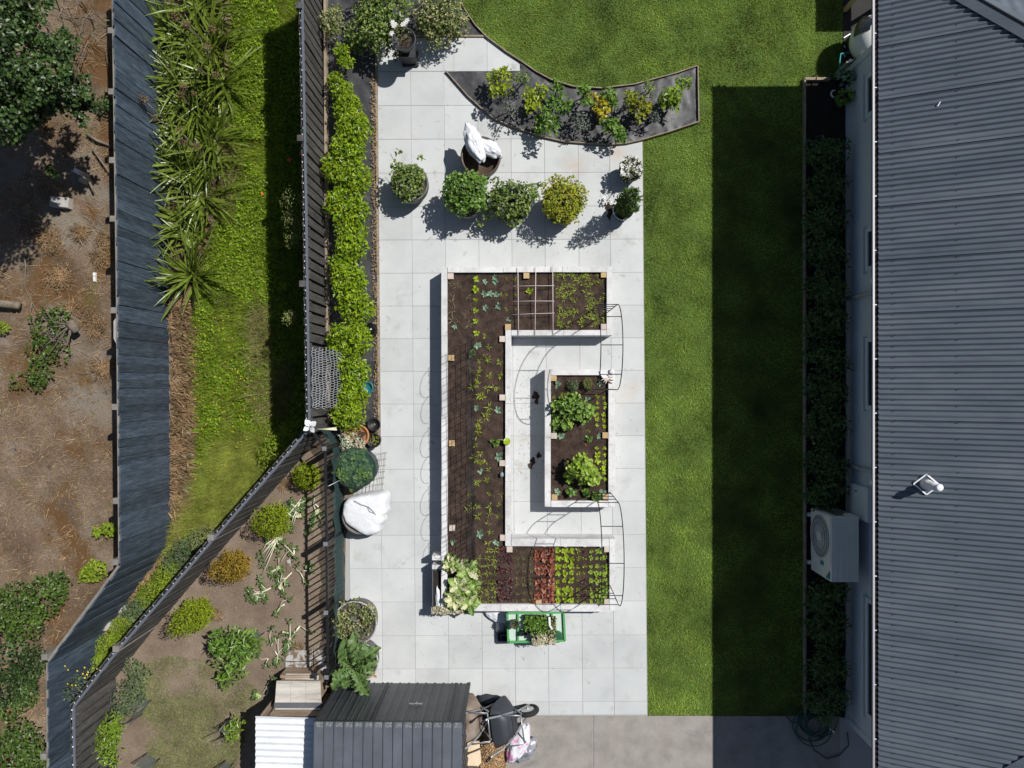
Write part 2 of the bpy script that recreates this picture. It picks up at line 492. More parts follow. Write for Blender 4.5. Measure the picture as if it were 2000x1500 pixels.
X['concrete'] = M('old_concrete', [(.30,.285,.26), (.44,.42,.39)], 6, .9, .25, 40)
X['greencloth'] = None
X['white'] = M('white_gloss', (.72,.73,.74), 4, .35)
X['bulb'] = M('lamp_bulb', (.72,.72,.70), 4, .3)
X['hose'] = M('garden_hose', (.018,.075,.055), 6, .45)
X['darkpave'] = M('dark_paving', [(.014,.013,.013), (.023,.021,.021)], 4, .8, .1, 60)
# leaves
X['lf_lawn'] = LM('lawn_blade', [(.14,.22,.028), (.19,.275,.038), (.24,.315,.055), (.31,.34,.10)], .6, .25, clump=1.1, clumpamt=.65, spec=.25)
X['lf_meadow'] = LM('meadow_leaf', [(.10,.17,.008), (.18,.28,.012), (.26,.34,.025), (.31,.34,.08)], .55, .3, clump=3.5, clumpamt=.35, spec=.3)
X['lf_clover'] = LM('clover_leaf', [(.11,.20,.008), (.19,.31,.012), (.27,.38,.02)], .5, .3, clump=3, spec=.35)
X['lf_dry'] = LM('dry_grass', [(.13,.13,.04), (.22,.20,.075), (.33,.27,.13), (.12,.15,.04)], .85, .15, spec=.2)
X['lf_sage'] = LM('grey_green_leaf', [(.06,.10,.04), (.10,.15,.06), (.15,.2,.09)], .6, .2)
X['lf_hedge'] = LM('hedge_leaf', [(.08,.16,.005), (.165,.265,.007), (.25,.355,.012), (.33,.41,.03)], .42, .3, spec=.45, clump=6)
X['lf_dark'] = LM('dark_leaf', [(.045,.095,.025), (.08,.145,.038), (.13,.21,.065)], .4, .15, spec=.5)
X['lf_tree'] = LM('tree_leaf', [(.014,.033,.008), (.028,.06,.013), (.05,.095,.02), (.08,.13,.035)], .42, .2, spec=.45, clump=3, clumpamt=.5)
X['lf_flax'] = LM('flax_blade', [(.035,.065,.010), (.085,.13,.014), (.15,.20,.025), (.24,.27,.05)], .33, .2, spec=.65, clump=5, clumpamt=.5)
X['lf_yel'] = LM('yellow_green_leaf', [(.16,.23,.012), (.25,.31,.018), (.34,.36,.03), (.36,.26,.04)], .45, .25, clump=5)
X['lf_lime'] = LM('lime_leaf', [(.22,.33,.012), (.33,.45,.02), (.42,.52,.05)], .4, .3)
X['lf_mid'] = LM('fresh_leaf', [(.07,.15,.02), (.12,.23,.03), (.19,.30,.05)], .45, .25)
X['lf_olive'] = LM('olive_leaf', [(.05,.075,.018), (.10,.13,.035), (.17,.19,.06), (.2,.15,.06)], .55, .2)
X['lf_cream'] = LM('cream_edged_leaf', [(.05,.09,.02), (.12,.17,.03), (.28,.29,.11), (.46,.42,.24)], .5, .2, clump=7)
X['lf_blue'] = LM('blue_green_leaf', [(.10,.19,.12), (.17,.28,.18), (.24,.35,.24)], .5, .15)
X['lf_red'] = LM('red_lettuce_leaf', [(.12,.03,.022), (.24,.06,.04), (.36,.13,.08), (.45,.25,.15)], .45, .2, tcol=(1.4,.9,.7))
X['lf_purple'] = LM('purple_leaf', [(.035,.012,.014), (.07,.022,.025), (.13,.06,.055)], .5, .1, tcol=(1.2,.8,.8))
X['lf_silver'] = LM('silver_leaf', [(.09,.11,.09), (.17,.19,.16)], .6, .1)
X['lf_conifer'] = LM('conifer_spray', [(.12,.18,.008), (.20,.26,.012), (.29,.34,.02)], .6, .2, clump=9, spec=.3)
X['lf_bronze'] = LM('bronze_spray', [(.16,.11,.015), (.26,.17,.02), (.34,.25,.035)], .65, .2, clump=9, spec=.3)
X['lf_spire'] = LM('dark_conifer_spray', [(.03,.07,.008), (.06,.12,.012), (.10,.17,.018)], .55, .15, clump=9)
X['lf_dead'] = LM('dead_leaf', [(.40,.20,.08), (.55,.32,.15)], .8, .2, tcol=(1.3,1,.7))
X['petal_w'] = LM('white_petal', [(.72,.70,.68), (.80,.79,.76)], .6, .15, tcol=(1, 1, 1))
X['petal_y'] = LM('yellow_petal', [(.62,.45,.02), (.72,.55,.05)], .6, .15, tcol=(1.2, 1, .4))
X['petal_o'] = M('poppy_petal', (.75,.12,.02), 5, .6)
X['rib'] = M('pale_rib', [(.62,.58,.40), (.72,.70,.55)], 8, .6)
X['rib_green'] = M('green_rib', [(.20,.27,.10), (.28,.34,.15)], 8, .6)
X['succ'] = LM('succulent_leaf', [(.26,.30,.20), (.38,.41,.30), (.48,.47,.36)], .5, .1)
X['succ_b'] = LM('beige_succulent', [(.30,.25,.15), (.46,.42,.30), (.55,.52,.4), (.2,.22,.1)], .6, .1)
X['leaf_big'] = LM('broad_leaf', [(.06,.12,.03), (.095,.17,.045), (.15,.225,.075)], .5, .2, clump=12)
X['leaf_cabbage'] = LM('cabbage_leaf', [(.16,.27,.05), (.25,.37,.09), (.36,.46,.16)], .5, .2, clump=14)
X['leaf_pale'] = LM('bleached_leaf', [(.44,.46,.22), (.60,.58,.38)], .55, .15, clump=14)
X['crumb'] = LM('compost_crumb', [(.02,.014,.011), (.045,.03,.022), (.09,.062,.045), (.20,.15,.11)], .95, 0, spec=.15)
X['lf_spear'] = LM('spear_leaf', [(.17,.24,.03), (.27,.34,.05), (.38,.42,.10)], .5, .2)
X['lf_pale'] = LM('pale_shoot', [(.30,.28,.15), (.42,.40,.24)], .6, .1)
X['lf_pot'] = LM('potato_leaf', [(.11,.21,.04), (.18,.30,.05), (.28,.40,.08)], .5, .25, clump=8)
X['lf_pot2'] = LM('potato_leaf_lime', [(.17,.28,.03), (.26,.38,.04), (.36,.46,.07)], .5, .25, clump=8)
X['rodpink'] = M('pale_rod', (.66,.56,.53), 6, .6)
X['petal_tan'] = M('glove_cloth', [(.50,.40,.34), (.62,.52,.46)], 20, .9)
X['lf_bluepot'] = M('blue_grey_stone', [(.18,.24,.28), (.3,.36,.4)], 12, .7)
X['lf_olive2'] = LM('olive_green_leaf', [(.05,.10,.015), (.10,.17,.028), (.18,.25,.05), (.25,.28,.09)], .45, .2, spec=.5)
X['lf_yel2'] = LM('yellow_lime_leaf', [(.16,.24,.012), (.26,.33,.02), (.36,.40,.03)], .4, .25)
X['lf_gold'] = LM('golden_leaf', [(.34,.32,.012), (.46,.37,.015), (.42,.40,.04)], .45, .25)
X['lf_gold2'] = LM('gold_tipped_leaf', [(.13,.2,.015), (.24,.28,.02), (.44,.38,.03)], .45, .25)
X['lf_mid2'] = LM('grass_green_leaf', [(.09,.17,.012), (.16,.26,.02), (.25,.34,.04)], .4, .25)
X['lf_violet'] = M('violet_print', (.25,.08,.38), 5, .5)
X['grey_cord'] = M('grey_cord', (.28,.29,.31), 5, .8)
X['barrelrim'] = M('pale_barrel_rim', (.42,.41,.42), 5, .55)
X['blackmetal2'] = M('dark_polished_steel', (.03,.03,.033), 5, .2, metal=.8)
X['silverm'] = M('bright_steel', (.75,.75,.76), 5, .2, metal=.9)
X['wirenet'] = M('galvanised_wire', (.42,.43,.46), 5, .5, metal=.3)
X['hpwhite'] = M('appliance_white', [(.66,.665,.65), (.74,.74,.72)], 3, .55)
X['hpdark'] = M('dark_opening', (.13,.13,.13), 5, .6)
X['teal2'] = M('teal_print', (.03,.28,.30), 5, .5)
X['wear'] = M('worn_paint', [(.10,.11,.12), (.22,.22,.22)], 30, .8, lo=.45, hi=.6)
X['shedroof'] = M('shed_roof_steel', [(.085,.095,.115), (.10,.112,.132)], 2, .45, 0, fine=(4, .08), objvar=.04, spec=.5)
X['slate'] = M('slate_grey', [(.075,.08,.095), (.105,.11,.125)], 5, .6)
X['greendark'] = M('dark_green_plastic', (.02,.09,.04), 5, .5)
X['blackpot2'] = M('dark_tray', [(.03,.034,.042), (.042,.047,.056)], 4, .5)
X['chipbase'] = M('chip_base', [(.12,.075,.04), (.25,.17,.09)], 30, .9, .6, 60)
X['mudslab'] = M('muddy_slab', [(.36,.35,.345), (.42,.41,.40)], 4, .85, .2, 60, patches=[(7, .48, .53, (.16,.12,.085))])
X['seedhead'] = LM('flax_seed_head', [(.06,.04,.02), (.13,.085,.04), (.20,.13,.07)], .9, 0)
X['lf_dry2'] = LM('weedy_leaf', [(.11,.14,.035), (.19,.22,.06), (.28,.28,.11)], .7, .2)
X['lf_dry3'] = LM('pen_grass_blade', [(.10,.13,.04), (.15,.18,.06), (.20,.215,.085), (.25,.23,.11)], .85, .1, spec=.2)
X['lf_treeb'] = LM('shrub_leaf', [(.035,.075,.010), (.065,.12,.015), (.10,.16,.025)], .45, .2, clump=3.5, clumpamt=.4)
X['litter'] = LM('soil_litter', [(.10,.075,.05), (.2,.16,.12), (.36,.31,.25)], .9, 0, spec=.2)
X['lf_drym'] = LM('seeding_grass', [(.15,.21,.025), (.24,.29,.04), (.33,.32,.09), (.21,.28,.03)], .8, .2, clump=2.5, spec=.2)
def see_through(name, col, a, rough=.8):
    m, t, b = _nt(name)
    b.inputs['Base Color'].default_value = (*col, 1); b.inputs['Roughness'].default_value = rough
    tp = N(t, "ShaderNodeBsdfTransparent"); mx = N(t, "ShaderNodeMixShader"); mx.inputs[0].default_value = a
    t.links.new(tp.outputs[0], mx.inputs[1]); t.links.new(b.outputs[0], mx.inputs[2])
    t.links.new(mx.outputs[0], t.nodes.get("Material Output").inputs[0]); return m
X['greencloth'] = see_through('shade_cloth', (.035,.075,.075), .62)
X['net'] = see_through('green_net', (.04,.11,.085), .27)
X['greynet'] = see_through('grey_mesh_cloth', (.16,.19,.18), .55)
# ================================================================== THE SETTING
LOW = -1.0
# horizon ground
o = MB().add([(-150,-150,-1.12),(150,-150,-1.12),(150,150,-1.12),(-150,150,-1.12)], [(0,1,2,3)]).build('ground', X['low_soil']); tag(o, kind='structure')

# fence lines (world xy) from the seen top edges
ZT = 1.2
mid_top = [(588,-160),(592,0),(600,420),(606,838)]
MID = [PZ(a, b, ZT, 0) for a, b in mid_top]
DIA = [PZ(a, b, ZT, 0) for a, b in [(606,838),(419,1053),(234,1268),(146,1380)]]
DIB = [PZ(a, b, ZT, 0) for a, b in [(146,1380),(148,1520),(148,1700)]]
LFT_Z = 0.73
LEFT = [PZ(a, b, LFT_Z, LOW) for a, b in [(219,-160),(222,0),(230,560),(235,1107)]]
LEFT2 = [PZ(a, b, LFT_Z, LOW) for a, b in [(235,1107),(93,1298)]]
LEFT3 = [PZ(a, b, LFT_Z, LOW) for a, b in [(93,1298),(95,1700)]]

# lower ground west of the garden
lowpoly = [P(-420,-260,LOW), P(700,-260,LOW), P(700,1720,LOW), P(-420,1720,LOW)]
def zlow(x, y):
    return LOW - 0.02 + 0.05*nz(x, y, 1, .9) + 0.025*nz(x, y, 2, 3.5) + 0.012*nz(x, y, 5, 11)
tag(patch('wild_ground', lowpoly, .11, zlow, X['low_soil']), kind='structure')

# the garden's own level
plat = [MID[0], MID[1], MID[2], MID[3], DIA[1], DIA[2], DIA[3], DIB[1], DIB[2], Vector((DIB[2].x, -40, 0)), Vector((60, -40, 0)), Vector((60, 40, 0)), Vector((MID[0].x, 40, 0))]
o = MB().prism(plat, -1.15, 0).build('garden_ground', X['soil']); tag(o, kind='structure')
yardpoly = [DIA[0], DIA[1], DIA[2], DIA[3], DIB[1], DIB[2], P(735,1720), P(735,1330), P(690,1330), P(690,900), P(650,845)]
def zyard(x, y):
    return 0.018 + 0.022*nz(x, y, 3, 1.2) + 0.010*nz(x, y, 4, 5) + 0.006*nz(x, y, 6, 15)
tag(patch('yard_ground', yardpoly, .08, zyard, X['yard']), kind='structure')

# ------------------------------------------------------------------ lawn
bedtop = [(1016.6,120),(1046,140.5),(1076,156.7),(1119,170),(1176,173.4),(1238,166),(1319,144.5),(1362,129.7)]
bedbot = [(1364,239),(1308,258),(1254,274),(1222,281),(1189,283.6),(1103,278),(1062.5,269),(1011,252.5),(968,235),(944,216),(914,189),(871,140)]
lawncurve = [(870,-90),(885,-40),(905,15),(928,50),(950,73),(990,103)]
lawnpx = lawncurve + bedtop + bedbot[:3] + [(1258,700),(1261,1100),(1264,1396),(1571,1396),(1570,157),(1646,154),(1646,-90)]
LAWN = PL(lawnpx, 0)
tag(patch('lawn', LAWN, .12, lambda x, y: .014 + .006*nz(x, y, 2, 2), X['lawnbase']), kind='structure')
def grassblades(name, poly, n, h, w, zf, mat, lean=.5, g=rng, patchy=0):
    q = scatter(poly, n, g)
    if patchy:
        v = np.array([nz(a, b, 9, patchy) for a, b in q]); q = q[v > -.12 + g.uniform(-.25, .25, len(q))]
    q = q + g.normal(size=q.shape)*.012; k = len(q)
    z = np.array([zf(a, b) for a, b in q]) if callable(zf) else np.full(k, zf)
    a = g.uniform(0, 2*math.pi, k); hh = h*g.uniform(.5, 1.3, k); ln = lean*g.uniform(.2, 1.2, k)*hh
    b0 = np.column_stack([q, z]); sd = np.column_stack([-np.sin(a), np.cos(a), np.zeros(k)])*(w*g.uniform(.6, 1.3, k))[:, None]
    tip = b0 + np.column_stack([np.cos(a)*ln, np.sin(a)*ln, hh])
    v = np.stack([b0-sd, b0+sd, tip], axis=1).reshape(-1, 3)
    f = np.arange(k*3).reshape(-1, 3)
    mb = MB().addarr(v, f)
    return mb.build(name, mat)
tag(grassblades('lawn_grass', LAWN, 240000, .030, .007, .012, X['lf_lawn'], 1.0), kind='stuff')

# ------------------------------------------------------------------ patio of square pavers
cols = [738.6, 803, 868, 933.5, 998, 1063, 1129, 1190.5, 1254.5]
rows = [73, 139.5, 205.5, 271.3, 337.5, 403, 468, 533, 597, 661, 724.5, 788.5, 852, 916, 980, 1045, 1110, 1175, 1241, 1306, 1371, 1396.5]
def gx(c, r): return c + .0082*(r-300)
def gy(c, r): return r - .004*(c-1000)
bb = sorted(bedbot[2:])
def ybot(x):
    return float(np.interp(x, [p[0] for p in bb], [p[1] for p in bb])) + 3
patio_pts = [(738,139.5),(737,73),(950,73),(1016,125),(1016,139)] + [(a, b+2) for a, b in reversed(bedbot[2:])] + [(1254.5,277),(1264,1396),(672,1396),(676,1050),(690,1000),(690,880),(743,868)]
patio = MB().prism(PL(patio_pts), -.02, .041).build('patio', X['joint']); tag(patio, kind='structure')
ZP = .048
def paver(poly):
    pts = [P(a, b, ZP) for a, b in poly]
    c = sum(pts, Vector())/len(pts)
    q = []
    for p in pts:
        v = p - c; l = v.length
        q.append(c + v*(1 - .0036/l*1.0))
    mb = MB().prism(q, .0405, ZP + rng.uniform(-.0015, .0015), bevel=.004)
    o = mb.build('paver', X['paver'], patio)
# top strip with its own joints
for a, b in zip([737,802,867,886,951],[802,867,886,951,1016]):
    if a == 951: paver([(951,74),(1016,125.5),(1016,139),(951,139.3)])
    else: paver([(a,73.5),(b,73.5),(b,139.3),(a,139.3)])
for j in range(1, len(rows)-1):
    r0, r1 = rows[j], rows[j+1]
    cs = list(cols)
    if r0 >= 1040: cs = [676] + cs
    elif r0 >= 850: cs = [692] + cs
    for i in range(len(cs)-1):
        c0, c1 = cs[i], cs[i+1]
        q = [(gx(c0,r0),gy(c0,r0)),(gx(c1,r0),gy(c1,r0)),(gx(c1,r1),gy(c1,r1)),(gx(c0,r1),gy(c0,r1))]
        xs = np.linspace(q[0][0], q[1][0], 9)
        if q[0][0] > 860 and r0 < 285:
            top = [max(q[0][1], ybot(x)) for x in xs]
            if min(top) > q[2][1]-4: continue
            keep = [(x, t) for x, t in zip(xs, top) if t < q[2][1]-3]
            if keep[0][0] > xs[0] or keep[-1][0] < xs[-1]:
                poly = keep + [(keep[-1][0], q[2][1]), (keep[0][0], q[3][1])]
            elif max(t-q[0][1] for t in top) < .5: poly = q
            else: poly = keep + [q[2], q[3]]
            paver(poly)
        else: paver(q)
# concrete apron at the south
apron = MB().prism(PL([(905,1398),(1660,1398),(1760,1500),(1760,1800),(905,1800)]), -.02, .022).build('concrete_apron', X['joint']); tag(apron, kind='structure')
for a, b in ((905,1158.2),(1159.6,1394.6),(1396.0,1640)):
    MB().prism(PL([(a,1398.5),(b,1398.5),(b,1800),(a,1800)], .03), .0215, .032, bevel=.004).build('slab', X['slab'], apron)

crb = []
for px, py, sx_, sy_, n in ((1040,790,22,40,160),(1035,900,25,25,160),(990,960,30,60,60),(1030,1225,60,30,160),(1190,410,25,30,90),(940,345,40,25,70),(735,560,5,260,200),(860,900,12,260,160),(1205,850,10,130,90),(690,1120,10,60,120),(940,1380,40,12,120),(1000,700,250,320,160),(960,1240,220,90,90)):
    for _ in range(n):
        x, y = px+rng.normal()*sx_, py+rng.normal()*sy_
        if 738+.008*(y-300) < x < 1252 and 150 < y < 1390: crb.append(tuple(P(x, y, ZP+.004)))
n = len(crb); mb = MB()
leaves(mb, np.array(crb), rng.normal(size=(n,3))*[1,1,.1], unit(np.array([0,0,1.])+rng.normal(size=(n,3))*.5), rng.uniform(.006,.022,n), rng.uniform(.005,.014,n), fold=.4)
tag(mb.build('paving_litter', X['crumb']), kind='stuff')

# ------------------------------------------------------------------ planting beds with weed mat
curvebed = [(871,141),(1016,139.5)] + bedtop + bedbot
CB = PL(curvebed, .03)
def zmat(x, y):
    w = nz(x, y, 7, 2.2); 
    return .045 + .02*w + .022*abs(nz(x+w*.6, y-w*.8, 3, 4.5)) + .008*nz(x, y, 9, 13)
wm = patch('curved_bed_ground', CB, .045, zmat, X['weedmat']); tag(wm, kind='structure')
eb = MB(); pts = PL(bedbot + [(871,140)], .05)
for p, q in zip(pts, pts[1:]): eb.beam(p, q, .016, .11)
e = eb.build('edging', X['edgewood'], wm)
eb = MB(); pts = PL(lawncurve + bedtop + [bedbot[0]], .05)
for p, q in zip(pts, pts[1:]): eb.beam(p, q, .016, .10)
eb.build('edging', X['edgewood'], wm)
strip = [(634,-100),(860,-100),(885,-40),(905,15),(928,50),(948,72),(737,72),(737.5,140),(743.5,868),(700,880),(648,845),(640,560)]
wm2 = patch('fence_bed_ground', PL(strip, .03), .05, zmat, X['weedmat']); tag(wm2, kind='structure')
eb = MB(); pts = PL([(735.5,74),(735.5,140),(741,868)], .04)
for p, q in zip(pts, pts[1:]): eb.beam(p, q, .035, .07)
eb.build('edging', X['edgewood'], wm2)
eb = MB(); pts = PL([(737,71.5),(948,71.5)], .04); eb.beam(pts[0], pts[1], .03, .07); eb.build('edging', X['edgewood'], wm2)
eb = MB(); pts = PL([(637,-60),(640,560),(644,835)], .08)
for p, q in zip(pts, pts[1:]): eb.beam(p, q, .045, .2)
eb.build('edging', X['edgewood'], wm2)
# leaf litter along the patio edge
q = scatter([(p.x, p.y) for p in PL([(727,150),(736,150),(742,860),(733,860)])], 900)
mb = MB(); n = len(q)
leaves(mb, np.column_stack([q, np.full(n, .085)]), rng.normal(size=(n,3)), unit(np.array([0,0,1.])+rng.normal(size=(n,3))*.3), .035, .018)
tag(mb.build('leaf_litter', X['straw']), kind='stuff')
# house bed
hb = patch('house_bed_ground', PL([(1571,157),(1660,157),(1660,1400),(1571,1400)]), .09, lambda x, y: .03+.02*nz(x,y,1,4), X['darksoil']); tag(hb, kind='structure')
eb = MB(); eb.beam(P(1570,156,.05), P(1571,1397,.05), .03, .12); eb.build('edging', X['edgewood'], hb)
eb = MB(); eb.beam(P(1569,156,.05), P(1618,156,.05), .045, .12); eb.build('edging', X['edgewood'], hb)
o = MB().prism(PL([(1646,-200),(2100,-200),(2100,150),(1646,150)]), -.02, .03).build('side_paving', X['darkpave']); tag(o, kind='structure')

# ================================================================== HOUSE
house = thing('house', 'long single storey house with grey corrugated hip roof and pale walls', 'house', (5.815, 0, 0))
WX = 5.815; EX = 5.05; EZ = 2.56; YN, YS = 6.37, -6.75; PT = .466; RX = 10.2
wy0, wy1 = -6.02, 5.61
MB().box((WX, wy0, 0), (WX+9, wy1, 2.44)).build('wall', X['wall'], house)
for y in (wy0, wy1):
    mb = MB(); s = 1 if y > 0 else -1
    mb.box((WX-.012, y-s*.10, 0), (WX+.10, y+s*.012, 2.43)); mb.build('corner_board', X['trim'], house)
# soffit and fascia
MB().box((EX+.106, YS+.02, EZ-.05), (WX+9.5, YN-.02, EZ-.03)).build('soffit', X['trim'], house)
MB().box((EX+.085, YS+.05, EZ-.2), (EX+.105, YN-.05, EZ+.02)).build('fascia', X['gutter_d'], house)
gut = MB(); gut.box((EX, YS, EZ-.008), (EX+.012, YN, EZ+.012)); gut.box((EX+.05, YS, EZ-.07), (EX+.1, YN, EZ-.046))
gut.tube([(EX+.008, YS, EZ+.012), (EX+.008, YN, EZ+.012)], .017, 8)
g = gut.build('gutter', X['gutter_w'], house)
gd = MB(); gd.box((EX+.0165, YS+.01, EZ-.04), (EX+.083, YN-.01, EZ-.001)); gd.build('gutter_litter', X['gutter_d'], g)
y = YN-.55
while y > YS:
    MB().box((EX+.027, y-.007, EZ+.004), (EX+.06, y+.007, EZ+.012)).build('bracket', X['trim'], g); y -= .78
# roof
roof = MB().box((EX+.12, -.01, EZ-.02), (EX+.13, .01, EZ-.01)).build('roof', X['roof'], house)
def zr(x): return EZ + .03 + PT*(x-(EX+.07))
def sheet_rows(y0, y1, raise_):
    n = 80; v = []; 
    for k in range(n+1):
        yy = y0 + (y1-y0)*k/n
        off = .0142*math.cos(2*math.pi*10*k/n) + (.011 if k > n-7 else 0)
        xe = min(RX, EX+(YN-yy)-.10, EX+(yy-YS)-.10)
        xe = max(xe, EX+.09)
        v.append((EX+.07, yy, zr(EX+.07)+off)); v.append((xe, yy, zr(xe)+off))
    f = [(2*k, 2*k+1, 2*k+3, 2*k+2) for k in range(n)]
    return v, f
y = YN-.02
while y-.762 > YS-.8:
    v, f = sheet_rows(y, max(y-.762, YS+.02), 0)
    mb = MB().add(v, [q[::-1] for q in f] if v[0][1] > v[2][1] else f, 0, True)
    mb.build('roof_sheet', X['roof'], roof)
    y -= .762
def hip_face(ye, s):
    n = 480; v = []
    for k in range(n+1):
        xx = EX+.1 + (2*RX-2*EX)*k/n
        off = .0088*math.cos(2*math.pi*k/8)
        run = min(xx-EX, 2*RX-EX-xx) - .10
        run = max(run, .01)
        v.append((xx, ye, zr(EX+.07)+off)); v.append((xx, ye-s*run, EZ+.03+PT*(run-.07)+off))
    f = [(2*k, 2*k+1, 2*k+3, 2*k+2) for k in range(n)]
    MB().add(v, f, 0, True).build('hip_face', X['roof'], roof)
hip_face(YN, 1); hip_face(YS, -1)
mb = MB(); yy0, yy1 = YN-(RX-EX), YS+(RX-EX)
mb.add([(RX, yy0, zr(RX)), (RX, yy1, zr(RX)), (2*RX-EX, YS, zr(EX+.07)), (2*RX-EX, YN, zr(EX+.07))], [(0,1,2,3)]); mb.build('east_face', X['roof'], roof)
def hipcap(c, sy):
    """bent capping along a hip"""
    mb = MB(); v = []
    for s in (0.0, RX-EX):
        x = EX+s; y = c+sy*s; z = EZ+.035+PT*(s-.07)+.028
        v += [(x+.02-.02, y-sy*0 , z+.012)]
        a = (x+.13, y+sy*-.13, z-.0-PT*0); 
        # west wing drops with the west slope, other wing with the end slope
        w1 = (x-.0+.0, y+sy*.19, z-.006); w2 = (x+.19, y, z-.006)
        v += [w1, w2]
    mb.add(v, [(0,3,4,1), (0,2,5,3)])
    o = mb.build('hip_capping', X['roof'], roof)
    md = o.modifiers.new('t', 'SOLIDIFY'); md.thickness = .006
    rb = MB(); rb.tube([(v[0][0], v[0][1], v[0][2]+.004), (v[3][0], v[3][1], v[3][2]+.004)], .016, 8); rb.build('hip_roll', X['shedtrim'], roof)
hipcap(YN, -1); hipcap(YS, 1)
sc = MB()
for px, step in ((1735, 2), (1831, 3), (1955, 4)):
    xx = EX + (px-1700)/137.0
    yy = YN-.5
    i = 0
    while yy > YS+.5:
        if xx < EX+(YN-yy)-.2 and xx < EX+(yy-YS)-.2:
            sc.ball((xx, yy, zr(xx)+.011), (.008, .008, .006), 6, 4)
        yy -= .0762*step
o = sc.build('roof_screws', X['blackmetal'], roof); o['kind'] = 'stuff'
q = P(1833,203,2.9); MB().beam((q.x-.02,q.y-.035,zr(q.x-.02)+.02),(q.x+.01,q.y+.02,zr(q.x+.01)+.02),.012,.005).build('bird_dropping', X['white'], roof)
# flue
fx, fy = 5.655, P(1812,945,2.8).y
fz = zr(fx)
fl = MB().lathe((fx, fy, fz-.02), [(.075,0),(.07,.10),(.062,.11),(.058,.2),(.05,.21),(.05,.33)], 20); flue = fl.build('flue', X['white'], house)
MB().lathe((fx, fy, fz+.31), [(.047,0),(.05,.008),(.05,.025),(.03,.035)], 18).build('flue_cap', X['whitesteel'], flue)
mb = MB()
r = .142; cs = [(fx-r, fy), (fx, fy+r), (fx+r, fy), (fx, fy-r)]
for (a, b), (c_, d_) in zip(cs, cs[1:]+cs[:1]): mb.beam((a, b, zr(a)+.016), (c_, d_, zr(c_)+.016), .02, .01)
mb.build('flashing_frame', X['whitesteel'], flue)
mb = MB().add([(a, b, zr(a)+.012) for a, b in cs], [(0,3,2,1)]); mb.build('flashing', X['roof'], flue)
# windows on the west wall
for ya, yb in ((147,231),(446,530),(660,800),(1167,1400)):
    k = (CAM_H-.95)/FPX
    y0, y1 = (750-yb)*k, (750-ya)*k
    mb = MB()
    for q in (((WX-.03,y0,.82),(WX+.02,y1,.9)), ((WX-.03,y0,2.1),(WX+.02,y1,2.18)), ((WX-.029,y0,.901),(WX+.02,y0+.07,2.099)), ((WX-.029,y1-.07,.901),(WX+.02,y1,2.099))): mb.box(*q)
    w = mb.build('window', X['trim'], house)
    MB().box((WX-.01, y0+.071, .902), (WX+.01, y1-.071, 2.098)).build('pane', X['glass'], w)
    MB().box((WX-.07, y0-.03, .78), (WX+.02, y1+.03, .815)).build('sill', X['trim'], w)
# downpipes, meter box
for py in (586, 906):
    y = P(1645, py, 0).y
    dp = MB().tube([(WX-.05, y, .02), (WX-.05, y, 2.2), (WX-.2, y, 2.38), (EX+.06, y, 2.40)], .038, 10).build('downpipe', X['trim'], house)
    MB().box((WX-.095, y-.05, 1.2), (WX-.005, y+.05, 1.225)).build('pipe_clip', X['whitesteel'], dp)
y0, y1 = P(1668,1008,.45).y, P(1668,944,.45).y
mbx = MB().box((WX-.10, y0, .44), (WX-.004, y1, 1.05)).build('meter_box', X['trim'], house)
MB().box((WX-.108, y1-.12, .62), (WX-.101, y1-.09, .68)).build('latch', X['blackmetal'], mbx)
MB().box((WX-.106, y0+.02, .46), (WX-.1005, y1-.02, 1.03)).build('meter_door', X['trim'], mbx)

# ================================================================== FENCES
def fence(name, label, pts, z0, z1, pitch, w, mat, back=1, alt=.012, th=.018, railmat=None, postmat=None, posts=(), cap=False, jag=.008, parent=None, postw=.1, postout=.09, double=0):
    root = parent or thing(name, label, 'fence', (pts[0].x, pts[0].y, z0))
    L0 = Vector(root.location)
    h = z1 - z0
    me = mesh_of(MB().box((-w/2, -th/2, 0), (w/2, th/2, h)), 'paling', [mat])
    for p, q in zip(pts, pts[1:]):
        dv = Vector((q.x-p.x, q.y-p.y, 0)); L = dv.length; t = dv.normalized(); nrm = Vector((-t.y, t.x, 0))*back
        n = int(round(L/pitch)); ps = L/n; an = math.atan2(t.y, t.x)
        for i in range(n):
            c = Vector((p.x, p.y, z0)) + t*(ps*(i+.5)) - nrm*(alt if i % 2 else -alt)
            inst('paling', me, c - L0 + Vector((0, 0, rng.uniform(-jag, 0))), (rng.normal()*.004, rng.normal()*.004, an + rng.normal()*.01), 1, root)
            if double: inst('paling', me, c + t*(ps*.5) + nrm*double - L0 + Vector((0, 0, rng.uniform(-jag, 0))), (0, 0, an), 1, root)
        for zz in ((.18, .55, .93) if h > 1.4 else (.2, .88)):
            mb = MB(); ro = double*.5 if double else .055; a = Vector((p.x, p.y, z0+h*zz)) + nrm*ro; b = Vector((q.x, q.y, z0+h*zz)) + nrm*ro
            mb.beam(a, b, .045 if not double else double-.024, .09); mb.build('rail', railmat or mat, root)
        if cap:
            mb = MB(); a = Vector((p.x, p.y, z1+.012))+nrm*.01; b = Vector((q.x, q.y, z1+.012))+nrm*.01; mb.beam(a, b, .04, .02); mb.build('top_rail', X['fence_cap'], root)
    for (x, y, hh) in posts:
        c = Vector((x, y, z0))
        MB().box((x-postw/2, y-postw/2, z0-.05), (x+postw/2, y+postw/2, z0+hh)).build('post', postmat or mat, root)
    return root
